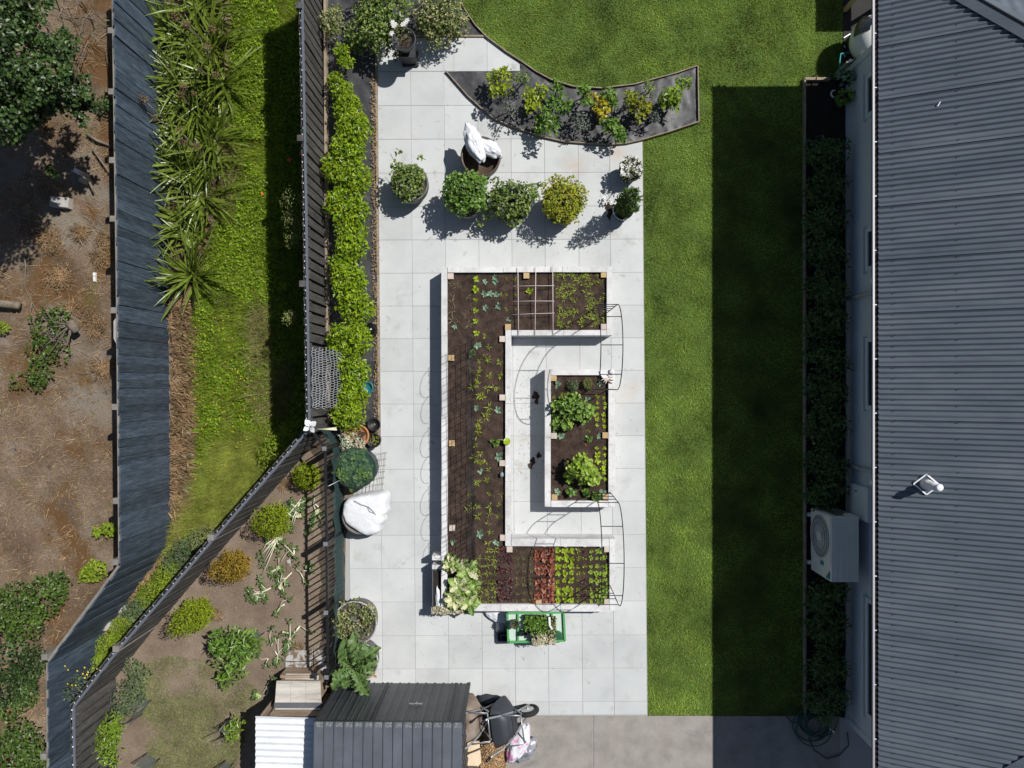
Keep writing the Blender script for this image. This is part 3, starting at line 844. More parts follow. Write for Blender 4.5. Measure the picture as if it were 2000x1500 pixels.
# the blue grey boundary fence (its bare side faces the garden)
lp = []
for py in (55, 175, 310, 425, 605, 795, 980):
    p = PZ(224 + py*.011, py, LFT_Z, LOW); lp.append((p.x-.12, p.y, 1.66))
fl_ = fence('boundary_fence', 'tall blue grey stained paling fence running beside the flax and dry ground', LEFT, LOW, LFT_Z, .148, .152, X['fence_blue'], back=-1, alt=.0055, railmat=X['post_grey'], postmat=X['post_grey'], posts=lp)
fence('', '', LEFT2, LOW, LFT_Z, .148, .152, X['fence_blue'], back=-1, alt=.0055, railmat=X['post_grey'], postmat=X['post_grey'], parent=fl_,
      posts=[(PZ(222,1099,LFT_Z,LOW).x, PZ(222,1099,LFT_Z,LOW).y, 1.7), (PZ(84,1285,LFT_Z,LOW).x, PZ(84,1285,LFT_Z,LOW).y, 1.7)])
fence('', '', LEFT3, LOW, LFT_Z, .148, .152, X['fence_blue'], back=-1, alt=.0055, railmat=X['post_grey'], postmat=X['post_grey'], parent=fl_,
      posts=[(PZ(82,1480,LFT_Z,LOW).x, PZ(82,1480,LFT_Z,LOW).y, 1.7)])
# curved pale plank leaning on it and stubs
p0 = PZ(222,612,LFT_Z,.0)
mb = MB(); 
a = [(p0.x-.02, p0.y, -.35), (p0.x-.10, p0.y-.12, -.35), (p0.x-.10, p0.y-.42, -.35), (p0.x-.01, p0.y-.6, -.35)]
mb.prism([(v[0], v[1]) for v in a], .50, .56); tag(mb.build('plank', X['concrete'], origin=(p0.x, p0.y, 0)), 'pale curved plank fixed behind the blue grey fence', 'plank')
P_MID, W_MID, P_DIA, W_DIA = .172, .133, .16, .118
# dark garden fence
def along(pts, f):
    Ls = [(b-a).length for a, b in zip(pts, pts[1:])]; s = f*sum(Ls)
    for a, b, l in zip(pts, pts[1:], Ls):
        if s <= l: return a.lerp(b, s/l)
        s -= l
    return pts[-1]
fm = fence('garden_fence', 'low dark brown board fence behind the bright green hedge', MID, -.15, ZT, P_MID, W_MID, X['fence_dark'], back=-1, alt=0, th=.02, double=.07, cap=True,
           posts=[(PZ(594,14,ZT,0).x-.07, PZ(594,14,ZT,0).y, 1.42), (PZ(597,272,ZT,0).x-.07, PZ(597,272,ZT,0).y, 1.42), (PZ(601,555,ZT,0).x-.07, PZ(601,555,ZT,0).y, 1.42), (MID[3].x, MID[3].y, 1.42)])
fd = fence('diagonal_fence', 'dark board fence running diagonally down to the blue fence', DIA, -.15, ZT, P_DIA, W_DIA, X['fence_dark'], back=-1, alt=0, th=.02, double=.07, cap=True,
           posts=[(PZ(418,1052,ZT,0).x-.03, PZ(418,1052,ZT,0).y+.03, 1.42), (PZ(234,1268,ZT,0).x-.03, PZ(234,1268,ZT,0).y+.03, 1.42)], postmat=X['post_grey'])
fence('', '', DIB, -.15, ZT, P_DIA, W_DIA, X['fence_dark'], back=-1, alt=0, th=.02, double=.07, cap=True, parent=fd)
# string of lamps on the fence tops
sl = thing('string_lights', 'string of small round lamps along the dark fence tops', 'string lights', tuple(MID[0]))
bm_ = mesh_of(MB().ball((0,0,0), .014, 7, 5), 'bulb', [X['bulb']])
for pts, n in ((MID, 72), (DIA, 52), (DIB, 18)):
    cab = []
    for i in range(n):
        p = along(pts, (i+.5)/n); sag = .02*math.sin(i*2.1)
        off = Vector((-.05, 0, 0)) if pts is MID else Vector((-.035, .03, 0))
        c = p + off + Vector((rng.normal()*.006, rng.normal()*.008, ZT+.02+sag)); cab.append(c + Vector((0, 0, .018)))
        inst('bulb', bm_, c - sl.location, parent=sl)
    MB().tube(cab, .005, 4).build('cable', X['blackmetal'], sl)

# black metal picket fence of the pen
PK = [PZ(a, b, 1.1, 0) for a, b in [(606,838),(634,876),(637,1060),(639,1330)]]
pk = thing('picket_fence', 'low black metal picket fence with dark green mesh lining', 'fence', tuple(PK[0]))
pm = mesh_of(MB().box((-.009,-.009,.04), (.009,.009,1.13)), 'picket', [X['blackmetal']])
for a, b in zip(PK, PK[1:]):
    L = (b-a).length; n = max(2, int(L/.118))
    for i in range(n): inst('picket', pm, a.lerp(b, (i+.5)/n) - pk.location, (0, 0, 0), 1, pk)
    for zz in (.16, 1.06):
        MB().beam(a+Vector((0,0,zz)), b+Vector((0,0,zz)), .035, .035).build('rail', X['blackmetal'], pk)
for px, py in ((634,876),(636,1062),(637,1196),(638,1322)):
    p = PZ(px, py, 1.15, 0); mb = MB().box((p.x-.03, p.y-.03, 0), (p.x+.03, p.y+.03, 1.16)); q = mb.build('post', X['blackmetal'], pk)
    MB().box((p.x-.034, p.y-.034, 1.161), (p.x+.034, p.y+.034, 1.175)).build('post_cap', X['greymetal'], q)
v = []; 
for a, b in zip(PK, PK[1:]):
    n = max(2, int((b-a).length/.12))
    for i in range(n):
        c = a.lerp(b, i/n); v.append((c.x+.03+.015*math.sin(i*1.7), c.y, .01)); v.append((c.x+.03+.02*math.sin(i*2.3), c.y, .72+.04*math.sin(i*.9)))
MB().add(v, [(2*k, 2*k+1, 2*k+3, 2*k+2) for k in range(len(v)//2-1)], 0, True).build('mesh_lining', X['greencloth'], pk)
# ================================================================== RAISED BEDS
BH = .455; SZ = .385
def T(px, py, z=BH): return P(px, py, z)
def wallbox(root, x0, y0, x1, y1, cuts=()):
    """a wall of stacked sleepers; px rectangle at the top, cut along its length"""
    a = T(x0, y1); b = T(x1, y0)
    horiz = (b.x-a.x) > (b.y-a.y)
    ends = [0, *cuts, 1]
    for s, e in zip(ends, ends[1:]):
        for k, (z0, z1) in enumerate(((.03, .238), (.242, BH))):
            jx = rng.uniform(-.002, .002)
            if horiz: q = (a.x+(b.x-a.x)*s+.0015, a.y+jx, b.x-(b.x-a.x)*(1-e)-.0015, b.y+jx)
            else: q = (a.x+jx, a.y+(b.y-a.y)*s+.0015, b.x+jx, b.y-(b.y-a.y)*(1-e)-.0015)
            mb = MB().prism([(q[0],q[1]),(q[2],q[1]),(q[2],q[3]),(q[0],q[3])], z0, z1 + rng.uniform(-.003,.003), bevel=.004)
            mb.build('sleeper', X['timber_white'], root)
def bedpost(root, px, py, mat, s=11.5, z=BH-.012):
    c = T(px, py); h = s/2/112
    MB().prism([(c.x-h,c.y-h),(c.x+h,c.y-h),(c.x+h,c.y+h),(c.x-h,c.y+h)], .05, z, bevel=.004).build('corner_post', X[mat], root)
def soilz(x, y): return SZ + .014*nz(x,y,1,3) + .013*nz(x,y,2,13) + .009*nz(x,y,3,30)
B1 = T(930,850,0); bed1 = thing('raised_bed', 'large U shaped raised vegetable bed of pale timber filled with dark compost', 'raised bed', (B1.x,B1.y,0))
wallbox(bed1, 862,522,873.5,1193.5, (.28,.55,.80))
wallbox(bed1, 873.8,520.5,1185,532, (.35,.72))
wallbox(bed1, 1185.3,520.5,1196,655, ())
wallbox(bed1, 998.6,644.5,1185,655, (.55,))
wallbox(bed1, 987,644.5,998.3,1067, (.30,.66))
wallbox(bed1, 998.6,1052.5,1190,1067, (.5,))
wallbox(bed1, 1190.3,1052.5,1201.5,1193.5, ())
wallbox(bed1, 873.8,1181,1190,1193.5, (.33,.7))
for q in ((879.6,539,'timber_pink'),(1028,538,'timber_new'),(1179.5,536,'timber_new'),(1179.5,638,'timber_pink'),(992,638.5,'timber_new'),(981,662,'timber_pink'),(881,699,'timber_new'),
          (981,776.5,'timber_pink'),(882,866,'timber_new'),(981,905,'timber_pink'),(882.5,1032,'timber_pink'),(982,1051,'timber_pink'),(995,1073.5,'timber_pink'),(1186,1073,'timber_pink'),(1186,1176,'timber_pink'),(1052,1178,'timber_new'),(882.5,1180,'timber_pink')):
    bedpost(bed1, q[0], q[1], q[2])
poly1 = [(873,531.5),(1186,531.5),(1186,645),(987.5,645),(987.5,1067),(1190.5,1067),(1190.5,1181.5),(873,1181.5)]
patch('soil', PL(poly1, SZ), .035, soilz, X['bedsoil'], bed1)
B2 = T(1130,855,0); bed2 = thing('raised_bed', 'small rectangular raised bed of pale timber standing inside the larger bed', 'raised bed', (B2.x,B2.y,0))
wallbox(bed2, 1064.3,721.5,1075.7,990.3, (.5,))
wallbox(bed2, 1076,721.5,1188,732.6, ())
wallbox(bed2, 1188.3,721.5,1201,990.3, (.45,))
wallbox(bed2, 1076,978.3,1188,990.3, ())
for q in ((1081.4,738.5,'timber_new'),(1082,851.5,'timber_pink'),(1182.5,850.5,'timber_new'),(1083,972,'timber_new'),(1183,971,'timber_new')): bedpost(bed2, *q)
poly2 = [(1075,732),(1189,732),(1189,979),(1075,979)]
patch('soil', PL(poly2, SZ), .035, soilz, X['bedsoil'], bed2)
# soil crumbs
for nm_, pl, n in (('compost_crumbs', poly1, 5200), ('compost_crumbs', poly2, 1800)):
    q = scatter([(p.x, p.y) for p in PL(pl, SZ)], n)
    z = np.array([soilz(a, b) for a, b in q]) + .004
    mb = MB(); leaves(mb, np.column_stack([q, z]), rng.normal(size=(n,3)), unit(np.array([0,0,1.])+rng.normal(size=(n,3))*.8), rng.uniform(.008,.026,n), rng.uniform(.006,.018,n), fold=.5)
    tag(mb.build(nm_, X['crumb'] if 'crumb' in X else X['bedsoil']), kind='stuff')

# ---------------------------------------------------------------- seedlings (one mesh per kind and variant, shared)
def rosette(n, L, W, mat, up=.35, rnd=False, inner=0, h=.0, seed=0, stem=None):
    g = np.random.default_rng(seed); mb = MB()
    a = np.arange(n)*2.399 + g.uniform(-.35,.35,n); s = g.uniform(.65,1.15,n)
    el = g.uniform(.1, up*2, n)
    dr = np.column_stack([np.cos(a)*np.cos(el), np.sin(a)*np.cos(el), np.sin(el)])
    nm = unit(np.column_stack([-np.cos(a)*np.sin(el)*.8, -np.sin(a)*np.sin(el)*.8, np.cos(el)])+g.normal(size=(n,3))*.25)
    pos = np.column_stack([np.cos(a)*.006, np.sin(a)*.006, np.full(n,.004)+h*g.uniform(.2,1,n)])
    (rl if rnd else leaves)(mb, pos, dr, nm, L*s, W*s)
    if inner:
        blob(mb, (0,0,h+.01), (L*.45, L*.45, L*.4), inner, L*.55, W*.8, g, shell=.5, up=.6, round_=True, lo=0)
    return mesh_of(mb, 'seedling', [X[mat]])
K = {}
def kind(k, *a, nvar=4, **kw): K[k] = [rosette(*a, seed=31*i+len(K), **kw) for i in range(nvar)]
kind('lime', 7, .055, .04, 'lf_lime', rnd=True, inner=10, up=.4)
kind('yellow', 6, .065, .022, 'lf_yel2' if 'lf_yel2' in X else 'lf_lime', up=.35)
kind('spear', 6, .085, .018, 'lf_spear', up=.35)
kind('green', 8, .06, .04, 'lf_pot2', rnd=True, up=.45, inner=6)
kind('bushy', 10, .08, .05, 'lf_mid', rnd=True, up=.6, inner=26, h=.05)
kind('blue', 6, .075, .05, 'lf_blue', rnd=True, up=.3)
kind('darkg', 7, .06, .022, 'lf_olive', up=.4)
kind('red', 9, .08, .055, 'lf_red', rnd=True, inner=14, up=.45)
kind('purple', 9, .07, .035, 'lf_purple', rnd=True, inner=8, up=.4)
kind('thin', 4, .10, .009, 'lf_pale', up=.3)
NUM = ORD + [f'twenty {w}' for w in ORD[:9]] + ['thirtieth'] + [f'thirty {w}' for w in ORD[:9]] + ['fortieth'] + [f'forty {w}' for w in ORD[:9]] + ['fiftieth'] + [f'fifty {w}' for w in ORD[:9]]
def sow(kd, px, py, label, group, name='seedling', cat='seedling', sc=1.0):
    p = P(px + rng.normal()*.7, py + rng.normal()*.7, SZ); p.z = soilz(p.x, p.y)
    o = inst(name, K[kd][rng.integers(len(K[kd]))], p, (0, 0, rng.uniform(0, 6.28)), sc*rng.uniform(.68, 1.25))
    return tag(o, label, cat, group)
def Z1(l, ox=830, oy=510, s=4.839): return [(ox+a/s, oy+b/s) for a, b in l]
def Z2(l): return Z1(l, 830, 760)
def Z3(l): return Z1(l, 830, 1000, 4.878)
def Z8(l): return Z1(l, 1060, 700, 5.0)
for i, (a, b) in enumerate(Z1([(485,170),(485,272),(485,375),(480,470),(487,568),(490,682)])):
    sow('lime', a, b, f'lime lettuce, {ORD[i]} down from the north board in the single lime row', 'lime lettuces in a single row', 'lettuce', 'lettuce', 1.05)
for i, (a, b) in enumerate(sorted(Z1([(265,210),(310,200),(415,130),(265,340),(325,265),(410,330),(260,390),(255,470),(425,440),(405,520),(270,560),(325,560),(410,600),(245,215),(300,240)]), key=lambda q: q[1])):
    sow('thin', a, b, f'wispy pale onion seedling, {ORD[i]} from the north board in the northwest corner', 'onion seedlings in the corner of the large bed')
for i, (a, b) in enumerate(Z1([(570,195),(660,150),(665,190),(570,430),(685,420),(797,552),(280,625),(500,800),(560,315),(620,310),(670,315)])):
    sow('blue', a, b, f'blue green cabbage seedling beside the single lime row, {ORD[i]} of eleven counted southward', 'cabbage seedlings near the north end', sc=1.1)
for i, (a, b) in enumerate(sorted(Z1([(855,320),(770,165),(850,170),(770,450),(865,455),(765,320),(710,315)]), key=lambda q: q[1])):
    sow('yellow', a, b, f'tiny pale seedling beside the white lattice, {ORD[i]} from the north board', 'tiny seedlings beside the white lattice', sc=.6)
sow('lime', *Z1([(985,290)])[0], 'single yellow lettuce growing under the white lattice', None, 'lettuce', 'lettuce', 1.1)
pr = PL(Z1([(1235,110),(1715,105),(1715,630),(1250,640)]), SZ)
q = scatter([(p.x, p.y) for p in pr], 105)
q = q[np.argsort(-q[:, 1])]; ql = []
for k in range(0, len(q), 12): ql += [(k//12, j, a, b) for j, (a, b) in enumerate(q[k:k+12][np.argsort(q[k:k+12, 0])])]
for rw, j, a, b in ql:
    o = inst('seedling', K['spear'][rng.integers(4)], (a, b, soilz(a, b)), (0, 0, rng.uniform(0, 6.28)), rng.uniform(.6, 1.1))
    tag(o, f'beet seedling at the northeast end, {ORD[j]} from the lattice in ragged row {["one","two","three","four","five","six","seven","eight","nine"][rw]}', 'seedling', 'beet seedlings crowded at the northeast end')
G = 'climbing pea and bean seedlings along the wire trellis'
for i, (a, b) in enumerate(sorted(Z1([(520,935),(600,925),(600,950),(705,955),(560,715),(605,810),(440,1030),(520,1025),(495,1060),(610,1090),(715,1085),(490,1120),(495,1170),(450,1195),(590,1200),(650,1185),(690,1200),(510,1270),(540,1285),(565,895),(605,1385),(585,1450),(575,1475)]) + \
            Z2([(510,320),(505,350),(505,390),(490,440),(470,530),(460,640),(495,670),(515,690),(570,690),(605,760),(580,860),(500,890),(605,985),(720,995),(430,995),(490,1100),(445,1110),(410,1150),(620,1105),(700,1090),(500,1200),(610,1180),(690,1185),(595,1270),(625,1350),(590,1455),(520,610),(480,880)]), key=lambda q: q[1])):
    sow('spear' if rng.random() < .6 else 'yellow', a, b, f'yellow green bean seedling in the long west arm, {NUM[i]} counting southward', G, sc=1.1)
for i, (a, b) in enumerate(Z1([(490,1385),(690,1405)]) + Z2([(690,635),(520,775),(515,1365),(270,1435),(675,1450)])):
    sow('blue', a, b, f'blue green cabbage seedling among the beans of the west arm, {ORD[i]} counting southward', 'cabbage seedlings in the long west arm', sc=1.15)
sow('bushy', *Z1([(455,870)])[0], 'bright leafy radish clump in the west arm near the wire trellis', None, 'leafy_clump', 'plant', 1.15)
# pumpkin seedling with one round leaf over the board
c = P(*Z2([(775,495)])[0], .50); pk_ = thing('pumpkin_plant', 'young pumpkin plant with one round bright leaf over the inner board', 'plant', (c.x-.18, c.y, SZ))
mb = MB(); 
for k in range(1):
    v = [(c.x, c.y, .50)] + [(c.x+.062*math.cos(a)*(1+.08*math.cos(5*a)), c.y+.062*math.sin(a)*(1+.08*math.cos(5*a)), .50+.012*math.cos(2*a)) for a in np.linspace(0, 2*math.pi, 15)[:-1]]
mb.add(v, [(0, i, i % 14+1) for i in range(1, 15)], 0, True); mb.build('leaf', X['lf_lime'], pk_)
MB().tube([(c.x-.2, c.y+.03, SZ+.01), (c.x-.1, c.y+.03, .47), (c.x, c.y, .495)], .004, 5).build('stem', X['rib'], pk_)
mb = MB(); blob(mb, (c.x-.2, c.y, SZ+.03), (.06,.06,.04), 16, .07, .055, round_=True, lo=0); mb.build('foliage', X['lf_mid'], pk_)
# small bed
L8 = Z8([(155,260),(560,245),(175,755),(555,760),(140,1295),(590,1300),(440,405)])
SMW = ['by the northwest post','by the gloves','by the west side post','by the east side post','by the southwest post','by the southeast post','behind the wide potato plant']
for i, (a, b) in enumerate(L8): sow('blue', a, b, f'blue green cabbage seedling {SMW[i]} of the small bed', 'cabbage seedlings in the small bed', sc=1.1)
for i, (a, b) in enumerate(Z8([(290,265),(435,250)])):
    mb = MB(); p = P(a, b, SZ); blob(mb, (p.x, p.y, SZ+.06), (.085,.085,.09), 150, .05, .016, lo=-.2)
    o = mb.build('herb', X['lf_sage'] if i == 0 else X['lf_olive'], origin=tuple(p)); tag(o, ['feathery grey green carrot clump beside the north board of the small bed', 'darker feathery herb clump between the carrot clump and the gloves'][i], 'herb')
mid_col = [(530,372),(535,432),(533,485),(530,548),(530,597),(533,650)]; r_col = [(600,390),(607,437),(605,480),(600,550),(600,607),(603,658)]
for nm_, l in (('inner', mid_col), ('outer', r_col)):
    for i, (a, b) in enumerate(Z8(l)): sow('lime', a, b, f'small lime lettuce, {ORD[i]} down the {nm_} column by the small bed\'s east board', 'small lettuces in the north half of the small bed', 'lettuce', 'lettuce', .72)
for nm_, l in (('inner', [(535,880),(533,945),(535,1000),(510,1060),(545,1110),(535,1190)]), ('outer', [(603,880),(605,945),(610,1010),(585,1070),(600,1115),(610,1185)])):
    for i, (a, b) in enumerate(Z8(l)): sow('lime', a, b, f'bright lettuce south of the side post, {ORD[i]} down the {nm_} column of the small bed', 'bright lettuces in the south half of the small bed', 'lettuce', 'lettuce', .95)
for i, (a, b) in enumerate(Z8([(200,352),(110,372),(445,703)])): sow('yellow', a, b, ['tiny yellow seedling north of the wide potato plant','tiny yellow seedling against the west board of the small bed','tiny yellow seedling just north of the round green lettuce'][i], 'tiny seedlings in the small bed', sc=.8)
sow('bushy', *Z8([(450,785)])[0], 'round bright green lettuce in the middle of the small bed', None, 'lettuce', 'lettuce', 1.15)
sow('red', *Z8([(432,850)])[0], 'tiny red lettuce just south of the round green one', None, 'lettuce', 'lettuce', .5)
for i, (a, b) in enumerate(Z8([(270,1295),(425,1300),(520,1340)])):
    sow('bushy', a, b, ['rounded herb clump near the southwest post of the small bed', 'rounded herb clump in the middle of the small bed\'s south end', 'spreading bright herb clump against the south board of the small bed'][i], 'herb clumps at the south end of the small bed', 'herb', 'herb', 1.5)
def potato(label, blobs, mat, base):
    t = thing('potato_plant', label, 'plant', (base.x, base.y, SZ))
    mb = MB()
    for (px, py, r, z, n) in blobs:
        p = P(px, py, z); blob(mb, tuple(p), (r, r, r*.75), n, .075, .06, round_=True, shell=.35, lo=-.2)
    mb.build('foliage', X[mat], t)
    st = MB()
    for k in range(7):
        a = k*.9; st.tube([(base.x+.02*math.cos(a), base.y+.02*math.sin(a), SZ), (base.x+.12*math.cos(a), base.y+.12*math.sin(a), SZ+.22)], .008, 5)
    st.build('stem', X['lf_mid'], t)
potato('wide leafy potato plant in the north half of the small bed', [(1118,795,.2,.62,130),(1140,805,.16,.6,90),(1092,790,.11,.55,50),(1118,782,.12,.62,60),(1108,828,.10,.52,50),(1150,800,.1,.56,40),(1088,820,.09,.46,30),(1086,832,.07,.45,18)], 'lf_pot', P(1115,805,SZ))
potato('tall lime potato plant in the south half of the small bed', [(1135,910,.19,.74,150),(1152,925,.15,.7,90),(1122,918,.13,.66,70),(1142,932,.12,.62,60),(1162,935,.08,.56,40),(1112,932,.08,.5,24)], 'lf_pot2', P(1132,908,SZ))
# south arm
rows_ = [(440,),(505,),(590,),(665,),(740,),(800,),(850,)]
for ci, cx in enumerate((535,598,658)):
    for i, y in enumerate((360,440,505,590,665,740,800,850)):
        if ci == 0 and i == 0: continue
        sow('spear', *Z3([(cx, y)])[0], f'yellow green seedling beside the large cabbages, {ORD[i]} down column {["one","two","three"][ci]}', 'seedlings beside the large cabbages', sc=.95)
for ci, cx in enumerate((712,765,815)):
    for i, y in enumerate((350,415,470,550,650,700,760,820)):
        if y < 400 and ci == 2: continue
        sow('purple', *Z3([(cx, y)])[0], f'dark purple lettuce, {ORD[i]} down the {["first","second","third"][ci]} purple row', 'dark purple lettuces', 'lettuce', 'lettuce', .95)
for ci, cx in enumerate((880,945,1012)):
    for i, y in enumerate((370,440,505,560,630,690,770,840)):
        sow('darkg', *Z3([(cx, y)])[0], f'olive seedling, {ORD[i]} down the {["first","second","third"][ci]} row between purple and red lettuces', 'olive seedlings between purple and red lettuces', sc=.8)
for ci, cx in enumerate((1072,1132,1200)):
    for i, y in enumerate((378,440,520,575,650,715,785,845)):
        sow('red', *Z3([(cx, y)])[0], f'red lettuce, {ORD[i]} down the {["first","second","third"][ci]} row of red lettuces', 'red lettuces', 'lettuce', 'lettuce', 1.08)
for ci, cx in enumerate((1265,1333,1395)):
    for i, y in enumerate((370,442,515,578,660,735,785,840)):
        sow('lime', *Z3([(cx, y)])[0], f'lime lettuce, {ORD[i]} down the {["first","second","third"][ci]} row of the bright block', 'lime lettuces in the bright block', 'lettuce', 'lettuce', 1.12)
for ci, cx in enumerate((1458,1520,1583,1640,1692,1742)):
    for i, y in enumerate((372,438,518,580,655,735,790,850)):
        k = 'purple' if (ci == 1 and i in (0,4,6)) else ('yellow' if ci < 2 else 'green')
        sow(k, *Z3([(cx, y)])[0], f'{"dark red" if k=="purple" else "small green"} seedling, {ORD[i]} down row {["one","two","three","four","five","six"][ci]} east of the lime lettuces', 'seedlings at the east end of the south arm', sc=.75 if ci < 3 else .95)

# ---------------------------------------------------------------- broad leaves
def big_leaf(L, W, seed, wave=.12, curl=.25, rib=True):
    g = np.random.default_rng(seed); nx, ny = 14, 6; v = []
    for i in range(nx+1):
        t = i/nx; w = W*.5*(math.sin(math.pi*min(1, t*.95+.03))**.55)*(1+.26*(1 if i % 2 else -1)*g.uniform(.3,1))
        for j in range(ny+1):
            s = j/ny*2-1
            e = abs(s)**2
            v.append((t*L, s*w*(1+.10*math.sin(i*3.1+j+seed)*e), L*(.16*math.sin(t*2.6)-curl*t*t) + W*wave*e*math.sin(i*2.2+s*2+seed) + W*.16*abs(s)))
    f = [(i*(ny+1)+j, (i+1)*(ny+1)+j, (i+1)*(ny+1)+j+1, i*(ny+1)+j+1) for i in range(nx) for j in range(ny)]
    mb = MB().add(v, f, 0, True)
    if rib:
        path = [(t*L, 0, L*(.16*math.sin(t*2.6)-curl*t*t)+.006) for t in np.linspace(-.12, .9, 6)]
        mb.tube(path, W*.028, 5, 1, r2=W*.008)
    return mb
BL = {k: [mesh_of(big_leaf(1, w, s, wv, cu), 'leaf', [X[m], X['rib_green' if k == 'art' else 'rib']]) for s in range(4)] for k, m, w, wv, cu in
      (('art', 'leaf_big', .55, .30, .3), ('cab', 'leaf_cabbage', .72, .28, .2), ('pale', 'leaf_pale', .6, .3, .15), ('chard', 'lf_mid', .6, .28, .25))}
def leaf_on(root, kd, pos, az, el, L, roll=0.0):
    """one broad leaf as a part: grows from pos, pointing az, raised el"""
    m = Matrix.Rotation(az, 4, 'Z') @ Matrix.Rotation(-el, 4, 'Y') @ Matrix.Rotation(roll, 4, 'X')
    o = inst('leaf', BL[kd][rng.integers(4)], Vector(pos) - root.location, m.to_euler(), L, root)
    return o
# cabbages and silverbeet in the southwest corner
for i, (px, py, r, nb, np_, lab) in enumerate([(914,1108,.19,26,2,'large green cabbage with broad veined leaves, northernmost in the southwest corner'),
                                               (900,1138,.18,24,4,'round hearted cabbage with pale outer leaves in the southwest corner'),
                                               (890,1165,.16,16,11,'cabbage gone pale and bleached beside the southwest corner post'),
                                               (918,1172,.17,24,2,'leafy cabbage hanging over the south board above the beige succulents'),
                                               (884,1098,.15,14,6,'yellowing cabbage against the west board of the bed'),
                                               (922,1142,.14,20,1,'small cabbage beside the first yellow green seedlings')]):
    p = P(px, py, SZ); t = thing('cabbage', lab, 'cabbage', (p.x, p.y, SZ), 'cabbages in the southwest corner of the large bed')
    for k in range(nb+np_):
        a = k*2.4 + rng.uniform(-.3,.3); 
        leaf_on(t, 'pale' if k >= nb else ('chard' if k % 4 == 3 else 'cab'), (p.x+.04*math.cos(a), p.y+.04*math.sin(a), SZ+.03+.006*k), a, rng.uniform(.15,.75), r*rng.uniform(.7,1.1), rng.uniform(-.5,.5))
    mb = MB(); mb.ball((p.x, p.y, SZ+.14), (.075,.075,.07), 12, 8, jit=.2); mb.build('heart', X['leaf_cabbage'], t)

# ---------------------------------------------------------------- frames over the beds
a = P(1013,520,.56); lat = thing('lattice_frame', 'white lattice of thin rods laid across the north arm of the bed', 'trellis', (a.x, a.y, .5))
for px0, px1, y0, y1 in ((1011.5,1012.8,521,656),(1046.5,1045,520,654),(1079.5,1080.2,516,652)):
    MB().tube([P(px0,y0,.50), P((px0+px1)/2,(y0+y1)/2,.515), P(px1,y1,.475)], .0065, 6).build('upright_rod', X['rodpink'], lat)
for y0, y1 in ((559,558),(588.5,588),(614.5,611.5)):
    MB().tube([P(1001.5,y0,.52), P(1042,(y0+y1)/2-.4,.527), P(1083,y1,.52)], .0045, 5).build('cross_rod', X['rodpink'], lat)

def arch(label, pn, ps, seed):
    """black garden arch: two hoops joined by rungs, standing in two beds"""
    y0, y1 = pn.y, ps.y; cx = (pn.x+ps.x)/2
    t = thing('garden_arch', label, 'garden arch', (cx, (y0+y1)/2, SZ))
    def hoop(x, u):
        # u 0..1 along the hoop
        s = .62
        if u < .3: return Vector((x, y0, SZ + 1.15*u/.3))
        if u > .7: return Vector((x, y1, SZ + 1.15*(1-u)/.3))
        a = math.pi*(u-.3)/.4
        return Vector((x, (y0+y1)/2+(y0-y1)/2*math.cos(a), SZ+1.15+s*math.sin(a)))
    XW, XE = pn.x-.165, pn.x+.165
    for x in (XW, XE):
        MB().tube([hoop(x, u) for u in np.linspace(0, 1, 41)], .0075, 6).build('hoop', X['blackmetal'], t)
    for u in (.06,.14,.22,.30,.41,.5,.59,.70,.78,.86,.94):
        MB().tube([hoop(XW, u), hoop(XE, u)], .0065, 6).build('rung', X['blackmetal'], t)
    return t
arch('black metal arch spanning from the north arm to the small bed', P(1170,609,SZ), P(1170,760,SZ), 1)
arch('black metal arch spanning from the small bed to the south arm', P(1172,960,SZ), P(1172,1141,SZ), 2)

# wire trellis panels standing in the west arm
pane = None
for i, (ya, yb) in enumerate(((662,775),(782,895),(900,1010),(1014,1085))):
    p0, p1 = P(926,ya,SZ), P(929,yb,SZ); t = thing('wire_trellis', f'thin dark wire trellis standing in the west arm, {ORD[i]} from the north', 'trellis', ((p0.x+p1.x)/2, (p0.y+p1.y)/2, SZ), 'wire trellises in the west arm')
    n = 8; H = .95
    for k in range(n+1):
        q = p0.lerp(p1, k/n); hh = H
        MB().tube([q, q+Vector((-.05,0,hh))], .0042, 4).build('wire', X['blackmetal'], t)
    for k in range(7):
        z = .08+k*.14; MB().tube([p0+Vector((-.05*z/H,0,z)), p1+Vector((-.05*z/H,0,z))], .0042, 4).build('wire', X['blackmetal'], t)
    for k in range(2):
        q = p0.lerp(p1, .27+.46*k)+Vector((-.05,0,H)); r = (p0-p1).length*.23
        MB().tube([q+Vector((0,r*math.cos(a), r*math.sin(a)*1.0)) for a in np.linspace(0, math.pi, 13)], .0035, 5).build('loop_top', X['blackmetal'], t)
# gloves and a folded cloth on the corner of the small bed
g0 = P(1182,738,BH+.01); gl = thing('gloves', 'pale gardening gloves lying across the corner of the small bed', 'gloves', tuple(g0))
mb = MB()
for k, (dx, dy, L, a) in enumerate(((0,.0,.10,-2.6),(.02,-.02,.09,-2.3),(.03,-.04,.08,-2.0),(.05,-.05,.09,-.5),(.06,-.02,.09,-.2),(.05,.01,.085,.1))):
    mb.tube([g0+Vector((dx,dy,.012)), g0+Vector((dx+L*.5*math.cos(a),dy+L*.5*math.sin(a),.022)), g0+Vector((dx+L*math.cos(a),dy+L*math.sin(a),.008))], .014, 7, r2=.009)
mb.ball((g0.x+.02,g0.y-.02,g0.z+.014),(.05,.035,.018),10,6,jit=.4); mb.build('glove', X['petal_tan'], gl)
mb = MB(); q = P(1179,732,BH+.012)
for k in range(4): mb.beam(q+Vector((-.07+.012*k,.06-.03*k,.006+.003*k)), q+Vector((.05+.02*k,-.03-.012*k,.012)), .03, .012)
mb.build('glove', X['whiteplastic'], gl)
